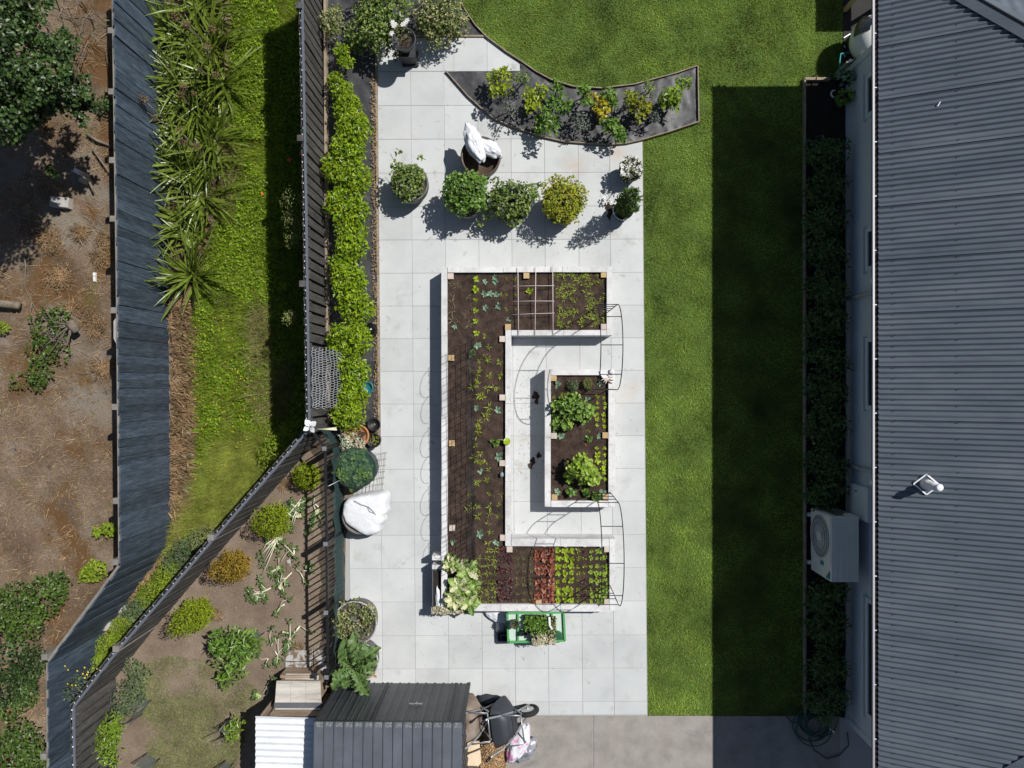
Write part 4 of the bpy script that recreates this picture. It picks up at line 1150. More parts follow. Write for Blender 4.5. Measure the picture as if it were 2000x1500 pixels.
q = P(1195,726,BH+.02); mb = MB().ball(tuple(q), (.05,.05,.022), 10, 6, jit=.5); tag(mb.build('plastic_tub', X['white'], origin=tuple(q)), 'small white lump of plastic on the east corner of the small bed', 'plastic')
q = P(980,927,SZ+.05); mb = MB().ball(tuple(q), (.035,.05,.04), 10, 7, jit=.5); tag(mb.build('blue_stone', X['lf_bluepot'], origin=tuple(q)), 'small blue grey stone on the soil against the inner board', 'stone')
# plant labels on the south boards
for i, (a, b) in enumerate(Z3([(1340,330),(1525,328),(1680,333),(1150,885),(1335,885),(1140,325)])):
    p = P(a, b, BH+.02); mb = MB(); mb.box((p.x-.025,p.y-.008,p.z-.1),(p.x+.025,p.y-.005,p.z)); tag(mb.build('plant_label', X['white'], origin=tuple(p)), f'white plastic plant label stuck in the south arm, {ORD[i]} of six', 'plant label', 'white plant labels')
# ================================================================== SHRUBS, POTS, PLANTS ROUND THE PATIO
def shrub(name, label, cat, base, blobs, mat, L, W, group=None, stems=3, round_=False, leafname='foliage', **kw):
    """blobs: (px, py, radius m, z, leaves[, vertical squash])"""
    t = thing(name, label, cat, tuple(base), group)
    mb = MB()
    for q in blobs:
        p = P(q[0], q[1], q[3]); sq = q[5] if len(q) > 5 else .8
        blob(mb, tuple(p), (q[2], q[2], q[2]*sq), q[4], L, W, round_=round_, **kw)
    mb.build(leafname, X[mat], t)
    if stems:
        st = MB()
        for k in range(stems):
            q = blobs[k % len(blobs)]; p = P(q[0], q[1], q[3]); a = 2.1*k
            b = Vector(base)+Vector((.03*math.cos(a), .03*math.sin(a), 0))
            st.tube([b, b.lerp(p, .5)+Vector((.03*math.cos(a), .03*math.sin(a), .05)), p], .012, 5, r2=.005)
        st.build('stem', X['bark'], t)
    return t
# bright hedge along the dark fence: one bush after another
hz = [(668,100,.13,.35),(676,122,.13,.40),(655,156,.13,.35),(668,178,.18,.42),(680,212,.25,.45),(692,252,.29,.5),(681,290,.29,.5),(660,325,.27,.5),(690,350,.31,.5),(664,400,.27,.52),(694,412,.24,.52),
      (684,444,.27,.5),(686,482,.28,.52),(670,520,.22,.5),(681,548,.30,.5),(694,598,.31,.52),(683,662,.35,.52),(690,728,.29,.5),(690,770,.25,.5),(681,808,.29,.5)]
for i, (px, py, r, z) in enumerate(hz):
    n = int(2300*r*r*4)
    bl = [(px, py, r, z, n//2, .85)]
    for k in range(4):
        a = k*1.57 + rng.uniform(0, 1); bl.append((px+r*62*math.cos(a), py+r*50*math.sin(a), r*.58, z+rng.uniform(-.05,.14), n//7, .9))
    shrub('hedge_shrub', f'bright green glossy hedge bush, {ORD[i]} from the top shrubs down the dark fence', 'hedge bush', PZ(px, py, z*.5, .04), bl, 'lf_hedge', .066, .038, 'bright green bushes along the dark fence', up=.6, shell=.32, rnd=1.0)
# shrubs at the top of the fence bed
shrub('shrub', 'dark green flowering shrub behind the black urn', 'shrub', P(745,55,.04), [(740,48,.36,.62,600),(720,30,.26,.55,240),(765,15,.34,.7,380),(700,62,.25,.5,200),(742,82,.25,.5,220),(775,-25,.4,.6,300),(728,-10,.36,.6,300)], 'lf_olive2', .065, .042, shell=.3)
shrub('shrub', 'cream flecked rounded shrub beside the lawn at the top', 'shrub', P(855,45,.04), [(856,36,.36,.52,650),(835,25,.3,.55,300),(880,35,.3,.55,350),(855,65,.28,.42,300),(895,52,.2,.4,150),(860,5,.36,.6,300)], 'lf_cream', .058, .038, shell=.3)
shrub('shrub', 'small grey green shrub against the dark fence top', 'shrub', P(648,42,.04), [(646,42,.2,.45,260),(652,60,.15,.4,140),(655,25,.14,.35,110)], 'lf_cream', .05, .03)
shrub('shrub', 'thin leafy plant between the grey green shrub and the hedge', 'shrub', P(690,85,.04), [(690,75,.16,.35,110),(700,92,.13,.3,80)], 'lf_mid', .05, .03)

def vessel(name, label, cat, px, py, z, prof, mat, parts=(), n=32, sx=1, sy=1):
    """a pot whose rim centre is seen at px,py at height z"""
    b = PZ(px, py, z, .048)
    t = thing(name, label, cat, tuple(b))
    MB().lathe((b.x, b.y, .048), prof, n, sx=sx, sy=sy, cap=False).build('bowl', X[mat], t)
    return t, b
def pot_prof(rb, rt, h, lip=.02, belly=0, inner=.05):
    mid = [( rb+(rt-rb)*u + belly*math.sin(math.pi*u), h*u) for u in (0,.15,.35,.55,.75,.93)]
    return [(.001,.0)] + mid + [(rt+lip, h*.94), (rt+lip, h), (rt-.015, h), (rt-.03, h-inner), (.001, h-inner-.002)]
def fill(t, b, r, z, mat='bedsoil', sx=1, sy=1):
    mb = MB(); n = 24
    v = [(b.x, b.y, z+.02)] + [(b.x+r*sx*math.cos(a), b.y+r*sy*math.sin(a), z+.006*math.sin(5*a)) for a in np.linspace(0, 2*math.pi, n+1)[:-1]]
    mb.add(v, [(0, i, i % n+1) for i in range(1, n+1)], 0, True); mb.build('soil', X[mat], t)
def plant(name, label, cat, base, px, py, z, r, n, mat, L, W, group=None, extra=(), squash=.75, **kw):
    return shrub(name, label, cat, base, [(px, py, r, z, n, squash)]+list(extra), mat, L, W, group, **kw)

t, b = vessel('pot', 'grey barrel pot nearest the hedge with a scruffy strawberry plant', 'pot', 800, 358, .45, pot_prof(.25,.32,.42,.012,.03), 'barrel')
fill(t, b, .29, .40)
plant('strawberry_plant', 'scruffy dark green strawberry plant in the pot nearest the hedge', 'plant', (b.x,b.y,.4), 797, 356, .52, .29, 420, 'lf_olive2', .06, .04, extra=[(782,335,.14,.6,90),(815,345,.13,.55,80),(788,378,.15,.5,80),(770,322,.05,.6,18),(823,310,.04,.6,12),(778,297,.035,.75,12)], round_=True)
t2 = MB().tube([P(762,300,.75), P(772,318,.5)], .004, 4).build('stake', X['blackmetal'], t)
MB().tube([P(752,345,.7), P(770,370,.45)], .004, 4).build('stake', X['blackmetal'], t)
t, b = vessel('pot', 'barrel pot under the round bright green bush', 'pot', 912, 386, .45, pot_prof(.26,.33,.42,.012,.03), 'barrel')
fill(t, b, .3, .40)
plant('pot_bush', 'round bright green bush in the barrel west of the row', 'plant', (b.x,b.y,.4), 909, 377, .66, .36, 800, 'lf_mid', .06, .045, extra=[(885,392,.17,.6,130),(930,360,.18,.68,150),(935,395,.16,.6,120),(892,355,.16,.68,130)], round_=True)
t, b = vessel('pot', 'dark barrel pot in the middle of the row of bushes', 'pot', 998, 397, .45, pot_prof(.26,.32,.42,.012,.03), 'barrel_dark')
fill(t, b, .29, .40)
plant('rambling_plant', 'rambling olive bush with long shoots in the middle barrel', 'plant', (b.x,b.y,.4), 997, 392, .62, .33, 560, 'lf_olive2', .055, .04, extra=[(970,385,.16,.66,130),(1030,375,.17,.68,140),(1002,428,.13,.5,90),(1020,405,.14,.6,90),(962,412,.09,.5,40),(950,425,.06,.42,22),(940,436,.045,.36,14),(1045,385,.09,.66,40),(966,352,.06,.75,20),(1052,362,.05,.7,14)], round_=True)
t, b = vessel('pot', 'dark barrel pot under the yellow green bush', 'pot', 1098, 398, .45, pot_prof(.26,.33,.42,.012,.03), 'barrel_dark')
fill(t, b, .3, .40)
plant('pot_bush', 'round yellow green blueberry bush, easternmost in the row of barrels', 'plant', (b.x,b.y,.4), 1102, 391, .68, .37, 950, 'lf_yel', .052, .032, extra=[(1078,370,.2,.68,160),(1128,382,.17,.68,140),(1100,422,.17,.55,140),(1125,405,.15,.6,100),(1080,410,.15,.55,100),(1086,352,.09,.7,40),(1115,358,.12,.72,60)])
# big brown pot with two white bags
t, b = vessel('pot', 'big brown glazed pot holding two white plastic bags', 'pot', 939, 306, .56, pot_prof(.2,.33,.53,.02,.05,.16), 'potbrown', n=40)
fill(t, b, .3, .40)
def bag(label, name, c, r, rotz, seed, mat, col=None):
    mb = MB(); n1, n2 = 46, 28; v = []
    g = Vector((seed*3.3, seed*1.7, 0))
    for i in range(n2+1):
        th = math.pi*i/n2
        for k in range(n1):
            a = 2*math.pi*k/n1
            q = Vector((math.sin(th)*math.cos(a), math.sin(th)*math.sin(a), math.cos(th)))
            s = 1+.20*noise.noise(q*2.2+g)+.09*(.5-abs(noise.noise(Vector((q.x*2.2,q.y*6,q.z*6))+g)))*2-.04*abs(noise.noise(q*9+g))
            pin = 1-.45*abs(q.x)**3
            v.append((q.x*r[0]*s, q.y*r[1]*s*pin, q.z*r[2]*s))
    R_ = Matrix.Rotation(rotz, 3, 'Z'); v = [tuple(R_ @ Vector(p) + Vector(c)) for p in v]
    f = [(i*n1+k, (i+1)*n1+k, (i+1)*n1+(k+1) % n1, i*n1+(k+1) % n1) for i in range(n2) for k in range(n1)]
    mb.add(v, f, 0, True)
    o = mb.build(name, X[mat], origin=tuple(c)); return tag(o, label, 'bag')
bag('tall white plastic bag standing in the big brown pot', 'plastic_bag', tuple(P(927,280,.66)), (.36,.14,.13), math.radians(-68), 1, 'whiteplastic')
bag('short white plastic bag slumped beside the tall one in the brown pot', 'plastic_bag', tuple(P(956,290,.6)), (.24,.13,.12), math.radians(-35), 2, 'whiteplastic')
# black urn on a pedestal
ub = P(802,116,.048); urn = thing('urn', 'black urn of white flowers on a square pedestal', 'urn', tuple(ub))
MB().box((ub.x-.14,ub.y-.14,.048),(ub.x+.14,ub.y+.14,.10)).build('plinth', X['stonepot'], urn)
MB().box((ub.x-.115,ub.y-.115,.10),(ub.x+.115,ub.y+.115,.44)).build('pedestal', X['stonepot'], urn)
MB().box((ub.x-.15,ub.y-.15,.44),(ub.x+.15,ub.y+.15,.47)).build('slab', X['stonepot'], urn)
MB().lathe((ub.x,ub.y,.47), [(.09,0),(.06,.05),(.07,.09),(.15,.16),(.185,.26),(.205,.30),(.205,.325),(.18,.325),(.16,.28),(.01,.27)], 32, cap=False).build('bowl', X['stonepot'], urn)
fill(urn, ub, .165, .74)
MB().tube([(ub.x+.195*math.cos(a), ub.y+.195*math.sin(a), .795) for a in np.linspace(0, 2*math.pi, 33)[:-1]], .018, 8, closed=True).build('rim', X['stonepot'], urn)
p = P(785,66,.85)
tf = plant('urn_flowers', 'white flowers with thin brown stems in the black urn', 'flowers', (ub.x,ub.y,.76), 786, 66, .85, .14, 90, 'lf_olive', .05, .025, extra=[(775,108,.07,.5,60),(770,95,.06,.6,30)])
mb = MB()
for px, py in ((767,44),(772,48),(787,48),(795,40),(765,65),(790,46),(769,50)):
    q = P(px, py, .92); n = 6; leaves(mb, np.tile(np.array(q), (n,1)), np.column_stack([np.cos(np.arange(n)), np.sin(np.arange(n)), np.full(n,.2)]), np.tile(np.array([0,0,1.]), (n,1)), .05, .04)
mb.build('blossom', X['petal_w'], tf)
# white flowering pot and dark conifer pot at the lawn edge
t, b = vessel('pot', 'black pot of white flowers at the lawn edge', 'pot', 1232, 332, .32, pot_prof(.15,.2,.3,.01), 'blackpot')
fill(t, b, .18, .28)
tf = plant('potted_flowers', 'mass of white flowers in the black pot at the lawn edge', 'flowers', (b.x,b.y,.3), 1231, 330, .42, .21, 170, 'lf_olive', .05, .03)
q = P(1231,329,.44); mb = MB()
for k in range(42):
    a = rng.uniform(0, 6.28); r = .21*math.sqrt(rng.uniform()); c = np.array([q.x+r*math.cos(a), q.y+r*math.sin(a), .45+.08*rng.uniform()])
    n = 5; an = np.arange(n)*1.257+a; leaves(mb, np.tile(c, (n,1)), np.column_stack([np.cos(an), np.sin(an), np.full(n,.25)]), np.tile(np.array([0,0,1.]), (n,1)), .04, .035)
mb.build('blossom', X['petal_w'], tf)
t, b = vessel('pot', 'white rimmed dark pot holding the upright conifer', 'pot', 1218, 410, .30, pot_prof(.14,.18,.27,.012), 'barrel_dark')
MB().tube([(b.x+.185*math.cos(a), b.y+.185*math.sin(a), .315) for a in np.linspace(0, 2*math.pi, 29)[:-1]], .01, 6, closed=True).build('rim', X['whitesteel'], t)
fill(t, b, .16, .28)
cb = Vector((b.x, b.y, .3)); con = thing('conifer', 'dark green spire shaped conifer in the white rimmed pot', 'conifer', tuple(cb))
def spire(mb, base, h, r, n, L, W, lean=(0, 0), g=rng, flat=.0):
    t_ = 1-np.sqrt(g.uniform(0, 1, n)); a = g.uniform(0, 6.283, n)
    prof = r*(np.sin(np.pi*np.clip(t_*.86+.14, 0, 1))**.8)*(1-t_*.25)
    lump = 1+.25*np.sin(a*5+t_*14)
    rr = prof*lump*np.sqrt(g.uniform(.35, 1, n))
    pos = np.column_stack([base[0]+rr*np.cos(a)+lean[0]*t_, base[1]+rr*np.sin(a)+lean[1]*t_, base[2]+.03+h*t_])
    dr = np.column_stack([np.cos(a)*.8, np.sin(a)*.8, np.full(n, .75)])+g.normal(size=(n,3))*.3
    nm = unit(np.column_stack([np.cos(a), np.sin(a), np.full(n, .5)])+g.normal(size=(n,3))*.4)
    s = g.uniform(.6, 1.2, n); leaves(mb, pos, dr, nm, L*s, W*s, fold=.3)
mb = MB(); spire(mb, cb, 1.25, .19, 1500, .075, .03); mb.build('foliage', X['lf_spire'], con)
MB().tube([cb, cb+Vector((0,0,1.1))], .02, 6, r2=.006).build('trunk', X['bark'], con)
q = P(1185,392,.06); mb = MB(); blob(mb, (q.x,q.y,.14), (.06,.06,.09), 30, .05, .03); o = mb.build('white_weed', X['petal_w'], origin=tuple(q)); tag(o, 'little white flowered weed beside a spill of dark soil', 'weed')
mb = MB(); q = P(1190,412,.05); v = [(q.x,q.y,.072)]+[(q.x+(.07+.05*math.sin(3*a+1)+.02*math.sin(7*a))*math.cos(a), q.y+(.16+.05*math.sin(4*a))*math.sin(a), .051) for a in np.linspace(0,6.28,25)[:-1]]
mb.add(v, [(0,i,i%24+1) for i in range(1,25)],0,True); o = mb.build('spilled_soil', X['bedsoil']); tag(o, kind='stuff')
# soil spilled in the bed passage
for px, py, s in ((1046,772,.9),(1052,889,.6),(1041,900,.7),(1036,910,.6),(1048,785,.5)):
    q = P(px,py,.05); mb = MB(); v = [(q.x,q.y,.07)]+[(q.x+s*(.07+.02*math.sin(3*a+px))*math.cos(a), q.y+s*(.09+.02*math.sin(4*a+py))*math.sin(a), .051) for a in np.linspace(0,6.28,19)[:-1]]
    mb.add(v, [(0,i,i%18+1) for i in range(1,19)],0,True); tag(mb.build('spilled_soil', X['bedsoil']), kind='stuff')

# ---- plants in the curved bed
C3 = lambda l: Z1(l, 860, 100, 3.704)
cbp = [((430,215),.30,'lf_yel2',120,'yellow green leafy plant nearest the paved point of the curved bed',[(370,195,.12,40),(470,160,.12,40),(480,270,.13,50),(395,290,.1,30)]),
       ((590,190),.2,'lf_olive2',90,'small olive shrub beside the lawn edge of the curved bed',[(560,200,.1,30),(620,215,.1,30)]),
       ((680,345),.24,'lf_yel2',130,'yellow green plant third along the lawn side of the curved bed',[(640,310,.12,40),(710,300,.12,40),(650,405,.12,40),(735,275,.08,20)]),
       ((850,320),.2,'lf_mid',70,'star leaved green plant in the middle of the curved bed',[(835,255,.12,40),(900,400,.13,40),(820,380,.13,40),(930,380,.1,24)]),
       ((1050,300),.16,'lf_mid',60,'thin green shoot beside the golden plant of the curved bed',[(1035,270,.1,30),(1060,370,.1,30)]),
       ((1160,385),.25,'lf_gold',150,'golden yellow leafed plant in the centre of the curved bed',[(1110,350,.12,40),(1180,450,.13,50)]),
       ((1230,330),.2,'lf_mid',90,'green shrub touching the golden plant',[(1205,300,.1,30),(1245,385,.1,30)]),
       ((1420,370),.27,'lf_gold2',150,'gold tipped leafy plant east of the centre of the curved bed',[(1370,330,.13,40),(1470,420,.15,50),(1440,470,.12,40),(1500,410,.1,24)]),
       ((1510,260),.17,'lf_olive2',80,'small olive shrub behind the gold tipped plant',[(1490,240,.1,30),(1520,300,.09,30)]),
       ((1680,320),.27,'lf_mid2',150,'tall green plant near the square end of the curved bed',[(1750,240,.18,80),(1640,350,.15,50),(1690,390,.14,50),(1610,370,.1,30)]),
       ((750,510),.26,'lf_mid',140,'green shrub leaning over the paving side of the curved bed',[(720,560,.13,50),(790,560,.13,50),(830,510,.11,30),(755,440,.1,30)]),
       ((1010,500),.22,'lf_silver',120,'silver grey shrub at the paving side of the curved bed',[(985,540,.12,40),(1050,540,.11,40),(980,470,.1,30)]),
       ((490,420),.2,'lf_silver',110,'silver grey shrub near the paved point of the curved bed',[(470,390,.1,30),(530,440,.1,30)]),
       ((1250,560),.22,'lf_mid',100,'leafy shrub bending toward the paving below the golden plant',[(1200,540,.12,40),(1300,600,.13,40),(1310,630,.1,30),(1230,510,.1,30)]),
       ((1540,470),.14,'lf_silver',70,'dull grey shrub in the shade of the gold tipped plant',[(1570,490,.08,24)])]
for (a, b), r, mat, n, lab, ex in cbp:
    px, py = C3([(a, b)])[0]; bl = [(px, py, r*.66, .38, int(n*.7), .9)]
    for (a2, b2, r2, n2) in ex:
        q = C3([(a2, b2)])[0]; bl.append((q[0], q[1], r2*.85, rng.uniform(.3,.6), n2, .9))
    small = mat in ('lf_silver', 'lf_olive2')
    shrub('bed_shrub', lab, 'shrub', PZ(px, py, .3, .06), [(x[0],x[1],x[2],x[3],int(x[4]*(1.1 if small else .8)),x[5]) for x in bl], mat, .05 if small else .088, .025 if small else .05, 'plants in the curved bed', shell=.15, up=.4)

# ---- lower end of the hedge: pots, tubs and covers
t, b = vessel('pot', 'wide terracotta bowl with pale succulents below the hedge', 'pot', 699, 851, .3, pot_prof(.12,.19,.27,.015), 'terracotta')
fill(t, b, .17, .26)
plant('succulent', 'pale rosette succulents filling the terracotta bowl', 'succulent', (b.x,b.y,.28), 683, 857, .36, .17, 190, 'succ', .042, .036, round_=True, extra=[(676,870,.1,.32,60),(700,868,.1,.33,60),(672,850,.08,.36,40)], stems=0)
mb = MB(); q = P(686,846,.42)
for k in range(45):
    a = rng.uniform(0,6.28); mb.tube([(q.x+.09*rng.normal(), q.y+.07*rng.normal(), .36), (q.x+.12*math.cos(a), q.y+.1*math.sin(a), .44+.04*rng.uniform())], .004, 4)
tag(mb.build('dry_stalks', X['lf_dead'], origin=tuple(q)), 'orange brown dry stalks above the pale succulents', 'stalks')
t, b = vessel('pot', 'round black pot of bare soil at the patio edge below the hedge', 'pot', 731, 829, .16, pot_prof(.09,.115,.15,.006), 'blackpot'); fill(t, b, .10, .13, 'soil')
t, b = vessel('pot', 'round black pot with sparse weeds beside the terracotta bowl', 'pot', 730, 860, .24, pot_prof(.1,.125,.22,.006), 'blackpot'); fill(t, b, .11, .2, 'soil')
plant('pot_weeds', 'sparse yellowing weeds in the black pot', 'weed', (b.x,b.y,.22), 731, 861, .25, .1, 60, 'lf_yel', .03, .02, stems=0)
# oval netted tub
t, b = vessel('tub', 'dark oval tub of leafy kale under green netting', 'tub', 694, 914, .46, pot_prof(.30,.345,.44,.015,.02), 'barrel_dark', n=36, sx=1.08, sy=1)
fill(t, b, .32, .38)
plant('kale', 'leafy kale growing under the green net', 'plant', (b.x,b.y,.4), 692, 916, .46, .31, 300, 'leaf_big', .085, .07, round_=True, squash=.35, extra=[(670,925,.12,.5,60),(710,925,.13,.5,60)], stems=0)
mb = MB(); v = [(b.x, b.y, .57)]; n = 36
for j, (rr, zz) in enumerate(((.15,.57),(.27,.55),(.345,.50),(.36,.42))):
    for k in range(n):
        a = 2*math.pi*k/n; v.append((b.x+1.08*rr*math.cos(a)*(1+.02*math.sin(5*a)), b.y+rr*math.sin(a), zz+.012*math.sin(7*a+j)))
f = [(0, 1+k, 1+(k+1) % n) for k in range(n)] + [(1+j*n+k, 1+(j+1)*n+k, 1+(j+1)*n+(k+1) % n, 1+j*n+(k+1) % n) for j in range(3) for k in range(n)]
mb.add(v, f, 0, True); tag(mb.build('net_cover', X['net'], origin=(b.x,b.y,.4)), 'fine green net stretched over the oval tub', 'net')
q = P(724,938,.5); mb = MB().box((q.x-.03,q.y-.045,.47),(q.x+.03,q.y+.045,.478)); tg = mb.build('tag', X['white'], origin=tuple(q)); tag(tg, 'purple and white plant tag clipped to the oval tub', 'plant tag')
mb = MB().box((q.x-.028,q.y-.04,.4785),(q.x+.008,q.y+.015,.4805)); mb.build('print', X['lf_violet'], tg)
MB().tube([P(640,950,.75), P(662,938,.45)], .004, 5).build('cane', X['greymetal'], tg) if False else None
q = P(640,950,.9); tag(MB().tube([q, P(668,936,.46)], .005, 5).build('cane', X['whitesteel'], origin=tuple(q)), 'thin pale cane leaning from the oval tub to the picket fence', 'cane')
# wire grid panel behind the tub
q0 = P(752,884,.06); g_ = thing('wire_grid', 'rusty wire grid panel leaning between the oval tub and the white cover', 'wire panel', tuple(q0))
c0 = P(753,884,.1); ux = (P(746,957,.1)-c0); uy = (P(701,962,.30)-P(746,957,.1))
for k in range(7): MB().tube([c0+ux*(k/6)*1.0+uy*-.08, c0+ux*(k/6)+uy], .003, 4).build('wire', X['rust'], g_)
for k in range(8): MB().tube([c0+uy*(k/7), c0+uy*(k/7)+ux*1.08], .003, 4).build('wire', X['rust'], g_)
# white fleece over a round tub
poly = [(668,985),(676,974),(700,968),(726,964),(752,962),(757,972),(754,990),(757,1001),(748,1008),(752,1018),(742,1030),(743,1040),(733,1046),(716,1049),(700,1042),(682,1030),(672,1022),(666,1004)]
cx, cy = 708, 1006; fc = P(cx, cy, .5); mb = MB()
v = [tuple(fc+Vector((0,0,.05)))]; nn = 60; rings = ((.12,.545),(.24,.545),(.36,.54),(.48,.535),(.6,.53),(.72,.52),(.82,.51),(.9,.49),(.97,.42),(1.0,.20))
def edge(a):
    best = None
    dx, dy = math.cos(a), -math.sin(a); r = 0
    for i in range(len(poly)):
        x1, y1 = poly[i][0]-cx, poly[i][1]-cy; x2, y2 = poly[(i+1) % len(poly)][0]-cx, poly[(i+1) % len(poly)][1]-cy
        den = dx*(y2-y1)-dy*(x2-x1)
        if abs(den) < 1e-9: continue
        tt = (x1*(y2-y1)-y1*(x2-x1))/den; ss = (x1*dy-y1*dx)/den
        if tt > 0 and -1e-6 <= ss <= 1+1e-6: r = max(r, tt)
    return r
for f_, z in rings:
    for k in range(nn):
        a = 2*math.pi*k/nn; r = edge(a)/111*f_
        zz = z + (.03*(.4-abs(nz(math.cos(a)*f_, math.sin(a)*f_, 3, 3.2)))+.02*(.4-abs(nz(math.cos(a)*f_, math.sin(a)*f_, 8, 8))))*(1.2*f_**1.5 if z > .45 else 0)
        v.append((fc.x+r*math.cos(a), fc.y+r*math.sin(a), zz))
f = [(0, 1+k, 1+(k+1) % nn) for k in range(nn)] + [(1+j*nn+k, 1+(j+1)*nn+k, 1+(j+1)*nn+(k+1) % nn, 1+j*nn+(k+1) % nn) for j in range(len(rings)-1) for k in range(nn)]
mb.add(v, f, 0, True); fl2 = mb.build('fleece_cover', X['fleece'], origin=tuple(fc)); tag(fl2, 'crumpled white fleece cover tied over a round tub', 'cover')
mb = MB(); mb.tube([P(692,978,.565), P(705,985,.575), P(720,990,.57), P(730,1000,.56), P(734,1006,.55)], .005, 5); mb.tube([P(718,990,.57), P(722,999,.57), P(732,1003,.56)], .004, 5); mb.build('drawstring', X['grey_cord'], fl2)
b = PZ(704,1008,.45,.048); t = thing('tub', 'dark round tub hidden beneath the white fleece', 'tub', (b.x,b.y,.048)); MB().lathe((b.x,b.y,.048), pot_prof(.27,.31,.42,.012), 28, cap=False).build('bowl', X['barrel'], t)
# grey barrel with a straggly vine, barrel with an artichoke
t, b = vessel('barrel', 'pale rimmed barrel of straggly speckled vine by the picket fence', 'barrel', 694, 1216, .46, pot_prof(.31,.365,.44,.012,.02), 'barrel', n=36)
MB().tube([(b.x+.375*math.cos(a), b.y+.375*math.sin(a), .49) for a in np.linspace(0, 6.283, 37)[:-1]], .012, 6, closed=True).build('rim', X['barrelrim'], t)
fill(t, b, .34, .40)
plant('vine', 'straggly vine with small speckled leaves trailing over the barrel', 'plant', (b.x,b.y,.42), 690, 1210, .46, .36, 480, 'lf_cream', .05, .034, squash=.3, extra=[(665,1215,.16,.5,130),(680,1240,.14,.48,90),(720,1200,.15,.5,90),(660,1240,.1,.48,60)], stems=0)
mb = MB()
for k in range(60):
    a = rng.uniform(0,6.28); r = .33*math.sqrt(rng.uniform()); c = Vector((b.x-.03+r*math.cos(a), b.y+.03+r*math.sin(a), .5)); d2 = Vector((rng.normal()*.08, rng.normal()*.08, .03*rng.normal()))
    mb.tube([c-d2, c, c+d2], .004, 4)
tag(mb.build('vine_tangle', X['bark'], origin=(b.x,b.y,.45)), 'tangle of thin dark vine stems on the barrel', 'stems')
t, b = vessel('barrel', 'pale rimmed barrel holding the big leaved artichoke next to the shed', 'barrel', 701, 1292, .42, pot_prof(.28,.33,.40,.012,.02), 'barrel', n=36)
MB().tube([(b.x+.34*math.cos(a), b.y+.34*math.sin(a), .45) for a in np.linspace(0, 6.283, 37)[:-1]], .012, 6, closed=True).build('rim', X['barrelrim'], t)
fill(t, b, .31, .36)
art = thing('artichoke', 'sprawling artichoke with big toothed green leaves beside the shed', 'plant', (b.x,b.y,.38))
ac = P(694,1297,.5)
for px, py, L in [(a_+rng.normal()*8, b_+rng.normal()*8, c_*.7) for a_, b_, c_ in ((674,1270,.3),(700,1265,.3),(715,1290,.3),(680,1300,.3),(700,1300,.3),(690,1315,.3),(712,1325,.3),(668,1312,.3))] + list(((672,1250,.42),(692,1243,.46),(722,1272,.46),(738,1268,.5),(735,1290,.36),(667,1285,.42),(660,1310,.5),(672,1335,.5),(690,1335,.46),(716,1330,.42),(714,1352,.52),(725,1310,.36),(655,1335,.46),(700,1318,.38),(682,1318,.42))):
    q = P(px, py, .62); dv = q-ac; az = math.atan2(dv.y, dv.x)
    leaf_on(art, 'art', tuple(ac+Vector((dv.x*.18, dv.y*.18, .05+.15*rng.uniform()))), az+rng.normal()*.1, rng.uniform(.15,.5), max(L*.62, dv.length*.95), rng.normal()*.45)
for i, (px, py, r, lab) in enumerate(((660,1361,.12,'curled orange dead leaf lying below the artichoke'),(727,1312,.11,'crumpled orange dead leaves on the barrel rim beside the shed'))):
    q = P(px,py,.30 if i == 0 else .45); mb = MB()
    for k in range(5 if i == 0 else 14):
        c = np.array([[q.x+rng.normal()*r*.4, q.y+rng.normal()*r*.4, q.z+.02*k/5]]); rl(mb, c, rng.normal(size=(1,3)), unit(np.array([[0,0,1.]])+rng.normal(size=(1,3))*.5), (.17 if i == 0 else .08), (.14 if i == 0 else .05), cup=.25)
    tag(mb.build('dead_leaf', X['lf_dead'], origin=tuple(q)), lab, 'dead leaf')
# steel bowl and teal pot by the hedge
q = P(722,645,.12); o = thing('bowl', 'shiny upturned steel bowl beside the hedge', 'bowl', tuple(q)); MB().lathe((q.x,q.y,.06), [(.135,0),(.14,.01),(.125,.06),(.08,.12),(.03,.145),(.001,.148)], 28, cap=False).build('shell', X['blackmetal2'], o)
MB().lathe((q.x-.03,q.y+.005,.188), [(.035,0),(.03,.02),(.001,.024)], 16, cap=False).build('knob', X['silverm'], o)
t, b = vessel('pot', 'dull turquoise plastic pot half hidden under the hedge', 'pot', 717, 757, .18, pot_prof(.08,.11,.16,.008), 'teal')
# wind spinner on the corner post
w = P(606,832,1.55); ws = thing('wind_spinner', 'white four petal wind spinner on the fence corner post', 'wind spinner', tuple(w))
MB().tube([(w.x,w.y,1.25),(w.x,w.y,1.54)], .012, 6).build('stem', X['greymetal'], ws)
for k in range(4):
    a = .6+k*1.571; mb = MB(); v = []
    for i in range(7):
        t_ = i/6; wd = .045*math.sin(math.pi*min(1,t_*.9+.08)); 
        for s in (-1, 0, 1): v.append((w.x+.125*t_*math.cos(a)-s*wd*math.sin(a), w.y+.125*t_*math.sin(a)+s*wd*math.cos(a), 1.56+.035*s*(1-t_)+.02*t_))
    mb.add(v, [(3*i+j, 3*i+3+j, 3*i+4+j, 3*i+1+j) for i in range(6) for j in range(2)], 0, True); mb.build('petal', X['white'], ws)
# pale bamboo canes beside it
for i, (a_, b_) in enumerate((((628,838),(657,836)),((620,838),(658,839.5)))):
    q = P(*a_, .95); tag(MB().tube([q, P(*b_, .98)], .012, 6).build('cane', X['rib'], origin=tuple(q)), ['upper pale bamboo cane laid beside the wind spinner', 'lower pale bamboo cane laid beside the wind spinner'][i], 'cane')
